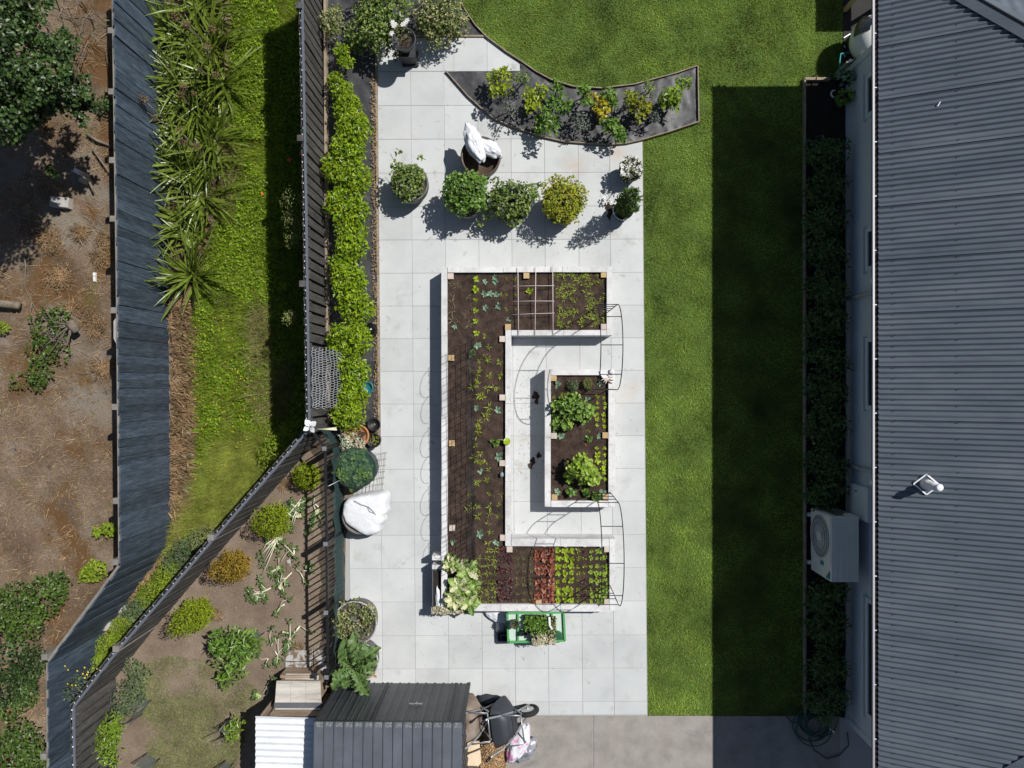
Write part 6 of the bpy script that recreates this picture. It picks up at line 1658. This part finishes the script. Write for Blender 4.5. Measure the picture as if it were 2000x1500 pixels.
# ================================================================== FLAX, ROUGH GRASS AND THE WILD GROUND
flax_me = []
for s in range(6):
    g = np.random.default_rng(s); v = []; n = 9; L = 1; dr = g.uniform(.12,.5)
    for i in range(n+1):
        t_ = i/n; w = .021*(1-t_**2.2)+.001; x = t_*(1-.12*dr*t_); z = .12*math.sin(t_*1.2)*0-dr*t_**2.4*.7
        tw = .25*(s-2.5)*t_
        for sd_ in (-1, 0, 1): v.append((x, sd_*w, z+(.010 if sd_ else 0)+sd_*w*tw))
    f = [(i*3+k, (i+1)*3+k, (i+1)*3+k+1, i*3+k+1) for i in range(n) for k in range(2)]
    flax_me.append(mesh_of(MB().add(v, f, 0, True), 'leaf', [X['lf_flax']]))
head_me = mesh_of((lambda m: (blob(m, (0,0,0), (.05,.05,.09), 60, .05, .02, np.random.default_rng(3)), m)[1])(MB()), 'seed_head', [X['seedhead']])
for i, (px, py, L, n) in enumerate([(400,20,.95,70),(345,75,.95,70),(415,95,1.0,80),(370,160,1.0,85),(435,165,.95,60),(350,195,.8,50),(385,225,.95,70),(420,275,.9,60),(352,262,.75,50),(360,330,.9,70),(415,320,.8,50),(400,385,.85,70),(360,440,.7,50),(390,470,.6,45),(378,540,.95,75)]):
    b = P(px, py, LOW+.05); t = thing('flax_bush', f'clump of long strappy flax leaves, {ORD[i]} counting down the blue fence', 'flax bush', tuple(b), 'flax bushes along the blue fence')
    for k in range(int(n*1.05)):
        az = rng.uniform(0, 6.283); el = rng.uniform(.15, 1.15); 
        az += .6*math.sin(k*.37+i); m = Matrix.Rotation(az, 4, 'Z') @ Matrix.Rotation(-el, 4, 'Y') @ Matrix.Rotation(rng.normal()*.5, 4, 'X')
        o = inst('leaf', flax_me[rng.integers(6)], (.07*math.cos(az)+rng.normal()*.07, .07*math.sin(az)+rng.normal()*.07, rng.uniform(0,.12)), m.to_euler(), (L*rng.uniform(.55,1.2), rng.uniform(.8,1.5), L*rng.uniform(.7,1.1)), t)
    if i % 2 == 0 and i < 12:
        for k in range(3):
            p = Vector((rng.normal()*.2, rng.normal()*.2, .8+.2*rng.uniform())); 
            inst('seed_head', head_me, p, (rng.normal()*.4, rng.normal()*.4, 0), rng.uniform(.6,1.2), t)
            MB().tube([Vector(t.location), Vector(t.location)+p*.6+Vector((0,0,.1)), Vector(t.location)+p], .008, 5).build('flower_stem', X['twig'], t)
# meadow between the fences
mead = PL([(450,-80),(660,-80),(668,845),(560,960),(440,1085),(365,1165),(200,1330),(190,1290),(330,1090),(372,1000),(372,640),(385,600),(430,420),(450,250),(455,60)], LOW)
tag(grassblades('rough_grass', mead, 90000, .15, .007, lambda x, y: zlow(x, y)-.01, X['lf_meadow'], 1.1), kind='stuff')
mb = MB(); q = scatter([(p.x,p.y) for p in mead], 34000); n = len(q)
v = np.array([nz(a_, b_, 4, .8)+.5*nz(a_, b_, 8, 2.3) for a_, b_ in q]); q = q[v > -.28]; n = len(q)
z = np.array([zlow(*p) for p in q])+rng.uniform(.02,.14,n)
rl(mb, np.column_stack([q,z]), rng.normal(size=(n,3)), unit(np.array([0,0,1.])+rng.normal(size=(n,3))*.45), .042*rng.uniform(.5,1.3,n), .036); tag(mb.build('clover', X['lf_clover']), kind='stuff')
dryp = PL([(440,860),(600,850),(505,950),(420,1045),(335,1080),(380,990)], LOW)
tag(grassblades('dry_grass', dryp, 26000, .24, .006, lambda x, y: zlow(x, y), X['lf_drym'], 1.5), kind='stuff')
for k, pp in enumerate((((500,600),(530,590),(530,700),(490,720)),((480,760),(560,700),(570,800),(520,830)),((430,280),(470,300),(460,420),(420,400)))):
    tag(grassblades('dry_grass', PL(pp, LOW), 900, .22, .006, lambda x, y: zlow(x, y)+.04, X['lf_dry'], 1.4), kind='stuff')
# ivy like shrubs on the lower bank beside the diagonal fence
for i, (px, py, r, m) in enumerate(((575,855,.35,'lf_meadow'),(540,880,.35,'lf_meadow'),(352,1092,.32,'lf_sage'),(375,1075,.3,'lf_sage'),(400,1055,.3,'lf_dry2'),(330,1125,.28,'lf_meadow'),(300,1160,.28,'lf_meadow'),(270,1195,.28,'lf_sage'),(240,1230,.26,'lf_meadow'),(212,1265,.24,'lf_meadow'),(185,1300,.24,'lf_meadow'))):
    shrub('bank_shrub', f'low leafy plant on the bank outside the diagonal fence, {ORD[i]} from the wind spinner', 'shrub', P(px, py, LOW), [(px, py, r, LOW+.35, 420, .8), (px-14, py+10, r*.7, LOW+.25, 160, .8), (px+10, py-8, r*.7, LOW+.4, 160, .8)], m, .06, .022, 'plants on the bank outside the diagonal fence', stems=2)
for i, (px, py, r, z) in enumerate(((572,395,.26,.55),(580,440,.2,.5),(566,425,.15,.3),(567,620,.14,.5),(573,470,.17,.4))):
    shrub('weed', f'tall spindly weed in the fence shadow, {ORD[i]} of five', 'weed', P(px, py, LOW), [(px, py, r, z, 150, 1.2), (px+6, py-3, r*.6, z-.5, 60, 1.4)], 'lf_dry2', .045, .014, 'tall weeds in the fence shadow', shell=.1, up=.9)
q = scatter([(p.x,p.y) for p in PL([(385,600),(450,600),(520,830),(460,930),(385,960)], LOW)], 90); mb = MB()
for x, y in q:
    n = 5; an = np.arange(n)*1.257; leaves(mb, np.tile(np.array([x, y, LOW+.17+.04*rng.uniform()]), (n,1)), np.column_stack([np.cos(an), np.sin(an), np.full(n,.1)]), np.tile(np.array([0,0,1.]), (n,1)), .014, .013)
tag(mb.build('buttercup_flowers', X['petal_y']), kind='stuff')
for i, (px, py) in enumerate(((565,312),(587,300),(596,299),(512,378))):
    p = P(px, py, LOW+.5); mb = MB(); n = 5; an = np.arange(n)*1.257; leaves(mb, np.tile(np.array(p), (n,1)), np.column_stack([np.cos(an), np.sin(an), np.full(n,.3)]), np.tile(np.array([0,0,1.]), (n,1)), .045 if i == 0 else .028, .05 if i == 0 else .03)
    mb.tube([p, (p.x, p.y, LOW)], .004, 4, 1); o = mb.build('poppy', [X['petal_o'], X['lf_sage']], origin=(p.x,p.y,LOW)); tag(o, ['largest orange poppy in the fence shadow','small orange poppy just above the largest one','small orange poppy touching the dark fence','orange poppy in the sunny grass beside the flax'][i], 'flower')
# straw mulch and stones along the blue fence
strawp = PL([(334,585),(360,585),(372,640),(372,1000),(352,1060),(333,1066)], LOW)
q = scatter([(p.x,p.y) for p in strawp], 3600); n = len(q); an = rng.normal(size=n)*.5
mb = MB(); leaves(mb, np.column_stack([q, np.full(n, LOW)+rng.uniform(.03,.13,n)]), np.column_stack([np.cos(an), np.sin(an), rng.normal(size=n)*.15]), unit(np.array([0,0,1.])+rng.normal(size=(n,3))*.4), rng.uniform(.12,.36,n), rng.uniform(.010,.024,n), fold=.1); tag(mb.build('straw_mulch', X['straw']), kind='stuff')
for pp, nn in ((PL([(255,1150),(320,1085),(335,1100),(285,1160),(262,1175)], LOW), 700), (PL([(195,1215),(215,1205),(232,1215),(200,1260)], LOW), 300), (PL([(335,590),(355,590),(358,640),(335,640)], LOW), 300)):
    q = scatter([(p.x,p.y) for p in pp], nn); n = len(q); mb = MB(); leaves(mb, np.column_stack([q, np.full(n, LOW)+rng.uniform(.03,.1,n)]), rng.normal(size=(n,3))*[1,1,.1], unit(np.array([0,0,1.])+rng.normal(size=(n,3))*.3), rng.uniform(.08,.22,n), .012, fold=.1); tag(mb.build('straw_mulch', X['straw']), kind='stuff')
for i, (px, py, r) in enumerate(((360,628,.09),(363,662,.07),(361,830,.07),(366,845,.08),(364,860,.09),(368,873,.07),(363,890,.08),(374,890,.08),(366,915,.07),(360,930,.08),(368,955,.10),(372,966,.08),(358,968,.07),(240,1190,.10),(228,1182,.09),(246,1200,.08),(350,745,.08))):
    p = P(px, py, LOW+.03); o = MB().ball(tuple(p), (r*1.25, r, r*.6), 12, 8, jit=.45).build('stone', X['stone'], origin=tuple(p)); tag(o, f'grey rounded stone edging the mulch by the blue fence, {ORD[i]} counting downward', 'stone', 'stones edging the mulch')
p = P(215,1222,LOW+.1); o = MB().box((p.x-.2,p.y-.06,LOW-.02),(p.x+.2,p.y+.10,LOW+.22)).build('concrete_step', X['concrete'], origin=tuple(p)); tag(o, 'pale concrete step at the foot of the blue fence bend', 'step')
p = P(195,1310,LOW+.1); o = MB().prism(PL([(175,1322),(205,1283),(222,1290),(190,1330)], LOW+.1), LOW-.02, LOW+.1, bevel=.01).build('old_board', X['concrete'], origin=tuple(p)); tag(o, 'grey old board lying below the fence bend', 'board')
shrub('flowering_weed', 'spindly bush with yellow daisies hanging over the blue fence near the bottom', 'shrub', P(215,1330,LOW), [(165,1330,.2,.6,90,1),(150,1345,.2,.65,80,1),(185,1315,.16,.5,70,1),(135,1355,.1,.7,24,1)], 'lf_sage', .05, .02, stems=4)
mb = MB()
for k in range(18):
    p = P(rng.uniform(125,190), rng.uniform(1300,1362), .78); n = 6; an = np.arange(n)*1.047; leaves(mb, np.tile(np.array(p), (n,1)), np.column_stack([np.cos(an), np.sin(an), np.full(n,.1)]), np.tile(np.array([0,0,1.]), (n,1)), .019, .014)
o = mb.build('blossom', X['petal_y']); o.parent = bpy.data.objects['flowering_weed']; o.matrix_parent_inverse = Matrix.Translation(-bpy.data.objects['flowering_weed'].location)

# ---- neighbour's ground: tree, shrubs, dead wood
tree = thing('tree', 'large dark leafy tree overhanging the neighbouring ground', 'tree', tuple(P(40,170,LOW)))
mb = MB(); crown = []
for px, py, r, z in [(112,75,.3,1.2),(130,120,.32,1.1),(150,165,.3,1.0),(165,205,.26,.8),(60,150,.45,1.2),(20,230,.4,.9),(100,60,.3,.9),(120,190,.34,.8),(-150,60,1.1,2.3),(-140,260,.9,1.8),(10,40,.6,1.7),(58,50,.34,1.4),(30,110,.62,1.9),(78,115,.36,1.5),(104,145,.30,1.2),(132,172,.26,1.0),(80,172,.4,1.5),(15,165,.6,1.9),(100,200,.26,1.1),(40,205,.40,1.3),(-40,90,1.0,2.2),(-60,220,.8,1.9),(0,0,.5,1.2),(158,208,.22,.9),(70,8,.28,1.0),(-110,150,1.2,2.2),(105,335,.10,.1),(55,245,.16,.4),(150,218,.2,.7)]:
    p = P(px, py, z)
    for k in range(max(3, int(13*r))):
        a = rng.uniform(0,6.283); e = rng.uniform(.3,.95)*r; crown.append((p.x+e*math.cos(a), p.y+e*math.sin(a), r*rng.uniform(.28,.5), z+r*rng.uniform(-.3,.45)))
for px, py, r, z in crown:
    blob(mb, (px, py, z), (r, r, r*.6), int(1700*r*r+40), .062, .055, round_=True, shell=.4, lo=-.4)
mb.build('crown', X['lf_tree'], tree)
mb = MB(); b = Vector(tree.location); mb.tube([b, b+Vector((.05,.05,.9)), b+Vector((-.1,.1,1.9))], .13, 9, r2=.06)
for px, py, z in ((120,110,1.2),(150,190,.8),(20,40,1.4),(-40,220,1.6),(60,110,1.6)):
    p = P(px, py, z); mb.tube([b+Vector((.03,.03,.8)), (b+Vector((.03,.03,.8))).lerp(p,.5)+Vector((0,0,.15)), p], .05, 6, r2=.015)
mb.build('trunk', X['bark'], tree)
for i, (lab, base, bl, m) in enumerate([
    ('wide dark green shrub on the dry ground at the far edge', (60,1185), [(30,1190,.5,-.6,600),(85,1165,.4,-.65,450),(110,1140,.25,-.7,200),(50,1215,.35,-.6,300),(0,1200,.5,-.6,400),(118,1160,.14,-.8,60)], 'lf_treeb'),
    ('dark green shrub below the wide one at the far edge', (30,1300), [(20,1290,.45,-.6,450),(55,1300,.35,-.6,300),(70,1290,.22,-.7,140),(15,1340,.35,-.65,280),(45,1345,.3,-.7,200)], 'lf_tree'),
    ('small round shrub by the fence corner among the dark shrubs', (55,1360), [(52,1360,.22,-.75,160),(20,1385,.25,-.75,180)], 'lf_treeb'),
    ('dark shrub in the bottom corner by the blue fence', (40,1470), [(30,1475,.5,-.55,550),(70,1480,.3,-.6,260),(45,1445,.35,-.6,320),(0,1490,.5,-.5,350)], 'lf_treeb'),
    ('fallen leafy branch with a cut stump on the dry ground', (100,660), [(92,640,.36,-.85,250,.3),(80,685,.3,-.85,200,.3),(115,622,.24,-.85,130,.35),(78,725,.26,-.85,150,.35),(72,745,.17,-.85,110,.4),(118,690,.2,-.87,60,.4),(35,745,.2,-.88,40,.3)], 'lf_treeb'),
    ('small green weed clump by the blue fence post', (190,1110), [(185,1115,.2,-.82,200,.5),(170,1122,.15,-.85,110,.5)], 'lf_meadow'),
    ('little weed touching the blue fence above the clump', (212,1034), [(212,1034,.14,-.85,110,.6),(190,1040,.1,-.88,60,.5)], 'lf_meadow'),
    ('tiny green weed at the edge of the dry ground', (8,640), [(6,640,.12,-.9,70,.6)], 'lf_meadow'),
    ('small weed beside the tree shade by the blue fence', (205,205), [(205,205,.14,-.8,90,.8),(212,190,.1,-.8,50,.8)], 'lf_tree')]):
    shrub('shrub', lab, 'shrub', P(*base, LOW), bl, m, .06, .042, round_=True, stems=2)
st = thing('stump', 'grey cut stump with bare twigs on the fallen branch', 'stump', tuple(P(142,637,-.75)))
MB().tube([P(136,628,-.72), P(150,648,-.78)], .09, 9, r2=.075).build('log', X['twig'], st)
mb = MB()
for k in range(11):
    mb.tube([P(138,634,-.75), P(120+rng.normal()*12, 645+rng.normal()*14, -.72), P(95+rng.normal()*22, 665+rng.normal()*28, -.8)], .014, 5, r2=.005)
mb.build('twig', X['twig'], st)
o = MB().tube([P(-30,588,-.85), P(10,594,-.85), P(38,597,-.85)], .085, 10, r2=.07).build('log', X['twig'], origin=tuple(P(10,594,-.9))); tag(o, 'grey cut log lying at the far edge of the dry ground', 'log')
db = thing('dead_branches', 'tangle of bare dead branches between the tree and blue fence', 'dead branches', tuple(P(170,80,LOW)))
for k in range(46):
    x, y = rng.uniform(80,200), rng.uniform(-20,160); an = rng.normal()*.6+.75; l = rng.uniform(30,110)
    z = -.9+rng.uniform(0,.55); a_ = P(x-l*.5*math.cos(an), y-l*.5*math.sin(an), z); b_ = P(min(228, x+l*.5*math.cos(an)), y+l*.5*math.sin(an), z+rng.normal()*.12)
    m = a_.lerp(b_, .5)+Vector((rng.normal()*.06, rng.normal()*.06, rng.normal()*.06))
    MB().tube([a_, a_.lerp(m,.5)+Vector((rng.normal()*.03,rng.normal()*.03,0)), m, b_], rng.uniform(.006,.016), 5, r2=.004).build('branch', X['twig'], db)
for i, (pts, r, lab) in enumerate((([(170,262),(190,275),(225,288)],.035,'thick grey stick lying against the blue fence'),([(180,290),(205,325),(226,350)],.02,'long thin stick pointing at the blue fence'),([(45,480),(50,520),(48,560),(62,590),(72,608)],.012,'long curved bare stem on the dry ground'),([(62,590),(58,618)],.012,'short forked stem end on the dry ground'),([(175,355),(183,375)],.03,'pale broken stick on the grey earth'))):
    a_ = P(*pts[0], -.94); o = MB().tube([P(x,y,-.95+.02*math.sin(j*2)) for j,(x,y) in enumerate(pts)], r, 7, r2=r*.6).build('stick', X['twig'], origin=tuple(a_)); tag(o, lab, 'stick')
for i, (x0,y0,x1,y1,h,rot,m,lab) in enumerate(((96,384,133,404,.14,-.1,'concrete','grey concrete block half in the tree shade'),(142,330,156,338,.3,-.5,'white','white slab standing on edge in the tree shade'),(152,345,166,352,.22,.4,'concrete','small grey slab leaning beside the white one'),(181,532,186,550,.04,.05,'white','white tag lying on the dry ground'))):
    p = P((x0+x1)/2,(y0+y1)/2,LOW+h); hw, hh = (x1-x0)/2/100, (y1-y0)/2/100; R_ = Matrix.Rotation(rot,2)
    o = MB().prism([tuple(Vector((p.x,p.y))+R_@Vector(c_)) for c_ in ((-hw,-hh),(hw,-hh),(hw,hh),(-hw,hh))], LOW-.02, LOW+h, bevel=.012).build('block', X[m], origin=tuple(p)); tag(o, lab, 'block')
# dry tufts and twigs on the wild ground
wp = PL([(-100,230),(225,-80),(225,1090),(90,1290),(90,1600),(-100,1600)], LOW)
tag(grassblades('dry_tufts', wp, 9000, .09, .005, zlow, X['straw'], 2.2, patchy=1.3), kind='stuff')
q = scatter([(p.x,p.y) for p in wp], 2200); n = len(q); mb = MB(); z = np.array([zlow(*p) for p in q])+.012
leaves(mb, np.column_stack([q,z]), rng.normal(size=(n,3))*[1,1,.1], unit(np.array([0,0,1.])+rng.normal(size=(n,3))*.3), rng.uniform(.03,.14,n), rng.uniform(.006,.014,n)); tag(mb.build('ground_litter', X['straw']), kind='stuff')
q = scatter([(p.x,p.y) for p in wp], 5000); n = len(q); mb = MB(); z = np.array([zlow(*p) for p in q])+.010
leaves(mb, np.column_stack([q,z]), rng.normal(size=(n,3))*[1,1,.1], unit(np.array([0,0,1.])+rng.normal(size=(n,3))*.5), rng.uniform(.008,.035,n), rng.uniform(.006,.02,n), fold=.4); tag(mb.build('ground_crumbs', X['litter']), kind='stuff')
for i, (px, py, r) in enumerate(((165,345,.0),(195,505,.2),(175,622,.24),(190,640,.2),(140,600,.13),(160,455,.2),(100,470,.3),(205,470,.2),(120,545,.3),(200,720,.2))):
    if r == 0: continue
    q = P(px, py, LOW); mb = MB(); n = int(240*r/.2); an = rng.uniform(0,6.28,n); pos = np.column_stack([q.x+rng.normal(size=n)*r*.35, q.y+rng.normal(size=n)*r*.35, np.full(n,LOW+.01)+rng.uniform(0,.06,n)])
    leaves(mb, pos, np.column_stack([np.cos(an), np.sin(an), rng.uniform(0,.5,n)]), unit(np.array([0,0,1.])+rng.normal(size=(n,3))*.4), rng.uniform(.08,.22,n), .010, fold=.1)
    o = mb.build('dry_clump', X['straw'], origin=tuple(q)); tag(o, f'flattened clump of tan dry grass on the wild ground, {ORD[i]} along the blue fence', 'dry grass', 'clumps of tan dry grass')

# ================================================================== THE PEN: CONIFERS, TRIMMINGS, BUSHES
def low_conifer(label, bx, by, tx, ty, h, r, mat, n=1900):
    b = P(bx, by, .02); tp = P(tx, ty, h); t = thing('dwarf_conifer', label, 'conifer', tuple(b), 'small conifers in the pen')
    mb = MB(); spire(mb, b, h, r, n, .06, .02, (tp.x-b.x, tp.y-b.y)); blob(mb, (b.x,b.y,h*.28), (r, r, h*.3), n//3, .06, .02); mb.build('foliage', X[mat], t)
    MB().tube([b, b.lerp(tp, .8)], .02, 6, r2=.006).build('trunk', X['bark'], t)
low_conifer('round lime green conifer crossed by the picket shadows', 604,928,592,934,.6,.24,'lf_conifer',1500)
low_conifer('broad lime conifer second down the diagonal fence', 545,1012,500,1026,.95,.29,'lf_conifer')
low_conifer('golden bronze conifer beside the diagonal fence', 470,1098,412,1122,.95,.27,'lf_bronze')
low_conifer('tall pointed lime conifer with a long shadow', 400,1186,332,1236,1.35,.27,'lf_conifer',2200)
shrub('broadleaf_shrub', 'leafy green bush with large leaves standing alone in the pen', 'shrub', P(470,1265,.02), [(440,1250,.22,.5,80),(475,1250,.26,.6,100),(490,1262,.2,.5,70),(455,1280,.24,.55,90),(462,1310,.2,.45,60),(430,1262,.16,.5,45),(440,1330,.12,.3,30),(418,1255,.1,.45,20)], 'lf_mid', .13, .05, shell=.15)
shrub('straggly_shrub', 'straggly grey green shrub along the bottom of the diagonal fence', 'shrub', P(262,1345,.02), [(262,1345,.25,.45,220),(248,1370,.25,.45,200),(270,1320,.22,.4,150),(258,1300,.15,.35,70),(243,1390,.16,.4,90)], 'lf_sage', .07, .022, shell=.15)
shrub('leafy_shrub', 'bright green shrub in the bottom corner of the pen', 'shrub', P(225,1450,.02), [(215,1430,.25,.5,260),(200,1455,.26,.5,260),(185,1475,.22,.45,180),(225,1410,.18,.45,110),(165,1482,.16,.4,90),(215,1480,.2,.4,110)], 'lf_mid2', .08, .026, shell=.15)
shrub('leafy_weed', 'leafy plant in a square mesh guard near the coop shadow', 'shrub', P(455,1425,.02), [(452,1425,.14,.4,60),(465,1415,.12,.45,40),(450,1440,.1,.35,30)], 'lf_mid2', .09, .03, shell=.15)
for i, (px, py, w, lab) in enumerate(((275,1375,.42,'grey shade cloth guard on stakes round the straggly shrub'),(290,1490,.42,'grey shade cloth guard at the bottom edge of the pen'),(505,1240,.2,'small grey cloth guard beside the large leaved bush'),(450,1415,.28,'leaning cloth guard round the leafy plant near the coop'),(442,1496,.25,'grey cloth guard near the coop at the bottom edge'))):
    p = P(px, py, .02); g = thing('plant_guard', lab, 'plant guard', tuple(p))
    a_ = [p+Vector((w*.5*c_, w*.5*s_, 0)) for c_, s_ in ((-1,-.5),(.1,-.9),(1,.4),(-.1,.9))]
    for k in range(4): MB().tube([a_[k], a_[k]+Vector((.03*(k-1.5),.03,.55))], .008, 5).build('stake', X['post_grey'], g)
    for k in (1, 2):
        v = [tuple(a_[k]+Vector((0,0,.05))), tuple(a_[(k+1) % 4]+Vector((0,0,.05))), tuple(a_[(k+1) % 4]+Vector((0,0,.5))), tuple(a_[k]+Vector((0,0,.48)))]
        MB().add(v, [(0,1,2,3)]).build('cloth', X['greynet'], g)
# kale trimmings: pale stalks with leaves thrown on the soil
def trimming(label, pts, leaves_, r=.018):
    leaves_ = [(x, y, x+(tx-x)*.72, y+(ty-y)*.72, k) for x, y, tx, ty, k in leaves_]
    p = P(*pts[0], .05); t = thing('kale_trimming', label, 'trimming', tuple(p), 'kale trimmings thrown in the pen')
    MB().tube([P(x, y, .06+.015*math.sin(j)) for j, (x, y) in enumerate(pts)], r, 7, r2=r*.55).build('stalk', X['rib'], t)
    st = MB(); fr = MB()
    for (x, y, tx, ty, k) in leaves_ + [(*pts[rng.integers(len(pts))], pts[0][0]+rng.normal()*17, pts[0][1]+rng.normal()*14, '') for _ in range(max(1, len(leaves_)))]:
        a_, b_ = P(x, y, .08), P(tx, ty, .07+.05*rng.uniform()); m_ = a_.lerp(b_, .55)+Vector((rng.normal()*.03, rng.normal()*.03, .03))
        st.tube([a_, m_, b_], r*.45, 5, r2=r*.2)
        c_ = a_.lerp(b_, 1.05); blob(fr, tuple(c_), (.06,.05,.03), 13, .05, .032, lo=0, shell=.2)
    st.build('leaf_stalk', X['rib'], t); fr.build('frill', X['leaf_big'], t)['kind'] = 'stuff'
    for (x, y, tx, ty, k) in leaves_:
        a_, b_ = P(x, y, .07), P(tx, ty, .07); dv = b_-a_
        leaf_on(t, k, tuple(a_), math.atan2(dv.y, dv.x), rng.uniform(.0,.2), dv.length*1.1, rng.normal()*.3)
trimming('many armed pale kale stalk below the round lime conifer', [(573,1012),(580,995),(588,975)], [(573,1010,550,985,'art'),(578,1000,560,978,'art'),(580,995,602,990,'art'),(585,985,605,972,'art'),(576,1005,596,1008,'pale'),(580,992,566,972,'art')], .025)
trimming('pale kale stalk beneath the picket shadows', [(616,1005),(622,990),(612,982)], [(618,1000,612,1020,'art'),(616,1010,608,1030,'art'),(612,1020,600,1045,'art'),(620,992,628,1012,'pale')])
trimming('kale stalk beside the broad lime conifer', [(512,1082),(530,1062),(545,1045)], [(530,1062,545,1078,'art'),(540,1050,552,1070,'art'),(525,1066,520,1050,'art'),(545,1045,556,1060,'pale')], .022)
trimming('leafy heap of kale stalks in the middle of the pen', [(493,1160),(515,1155),(530,1148)], [(500,1158,486,1176,'art'),(505,1158,502,1182,'art'),(515,1156,520,1178,'art'),(520,1152,505,1135,'art'),(490,1160,482,1150,'art')], .022)
trimming('kale stalk reaching from the heap toward the pickets', [(548,1140),(560,1128),(570,1118)], [(550,1138,535,1150,'art'),(548,1140,540,1122,'art'),(556,1132,566,1145,'art'),(545,1142,555,1155,'pale')], .02)
trimming('curled kale crown north of the heap', [(545,1105),(538,1112)], [(540,1112,530,1128,'cab'),(538,1112,526,1110,'art'),(540,1108,552,1112,'cab')], .015)
trimming('short white kale stump on a grey slab', [(574,1074),(575,1085)], [(575,1082,562,1080,'art'),(575,1084,580,1092,'art')], .022)
trimming('pale kale stalk under the middle of the pickets', [(590,1117),(600,1112)], [(598,1112,608,1100,'art'),(598,1113,612,1118,'art')], .018)
trimming('thin kale stalk south of the grey slab', [(586,1118),(594,1132)], [(592,1130,600,1140,'art')], .012)
trimming('small kale leaf with white stump below the heap', [(556,1180),(546,1186)], [(547,1186,538,1202,'art')], .016)
trimming('narrow kale stalk beside the leafy bush', [(538,1242),(530,1262)], [(537,1244,526,1258,'art')], .014)
trimming('long thick white kale stalk pointing at the picket fence', [(586,1222),(570,1242),(560,1262)], [(565,1250,572,1264,'art'),(562,1255,556,1280,'art'),(565,1248,556,1252,'art')], .022)
trimming('stubby white kale stalk crossing the long thick one', [(551,1233),(566,1238)], [], .022)
trimming('kale leaf with pale stump above the coop shadow', [(537,1272),(544,1282)], [(543,1281,538,1306,'art'),(543,1281,552,1292,'art')], .016)
trimming('smallest kale leaf lying between the bush and the slabs', [(524,1286),(521,1292)], [(522,1290,522,1304,'art')], .012)
trimming('curled kale stalk and round leaf at the edge of the coop shadow', [(520,1340),(524,1350),(520,1358),(508,1360)], [(511,1359,494,1350,'cab'),(510,1360,496,1364,'cab')], .014)
o = MB().prism(PL([(559,1092),(567,1092),(567,1118),(559,1118)], .05), .0, .045, bevel=.005).build('half_slab', X['mudslab'], origin=tuple(P(563,1105,.02))); tag(o, 'pinkish broken slab edge half buried in the pen', 'slab')
# patchy lawn, straw and crumbs of the pen
penp = PL([(270,1300),(330,1280),(420,1290),(500,1340),(490,1400),(460,1500),(300,1500),(275,1420)])
tag(grassblades('pen_grass', penp, 48000, .024, .006, zyard, X['lf_dry3'], 1.0, patchy=1.4), kind='stuff')
q = scatter([(p.x,p.y) for p in yardpoly], 9000); n = len(q); z = np.array([zyard(*p) for p in q])+.004; mb = MB()
leaves(mb, np.column_stack([q,z]), rng.normal(size=(n,3))*[1,1,.2], unit(np.array([0,0,1.])+rng.normal(size=(n,3))*.5), rng.uniform(.008,.035,n), rng.uniform(.006,.014,n)); tag(mb.build('pen_litter', X['litter']), kind='stuff')
for i, (px, py, r, lab) in enumerate(((425,1200,.16,'round tuft of pale dry grass beside the tall pointed conifer'),(555,945,.16,'tuft of dry grass at the foot of the diagonal fence'),(582,1268,.14,'straw tuft beside the muddy slabs'))):
    q = P(px, py, .02); mb = MB(); n = 260; an = rng.uniform(0,6.28,n); pos = np.column_stack([q.x+rng.normal(size=n)*r*.2, q.y+rng.normal(size=n)*r*.2, np.full(n,.03)])
    leaves(mb, pos, np.column_stack([np.cos(an), np.sin(an), rng.uniform(.1,.9,n)]), unit(np.array([0,0,1.])+rng.normal(size=(n,3))*.4), rng.uniform(.06,.17,n), .008, fold=.1); tag(mb.build('dry_tuft', X['straw'], origin=tuple(q)), lab, 'dry grass')
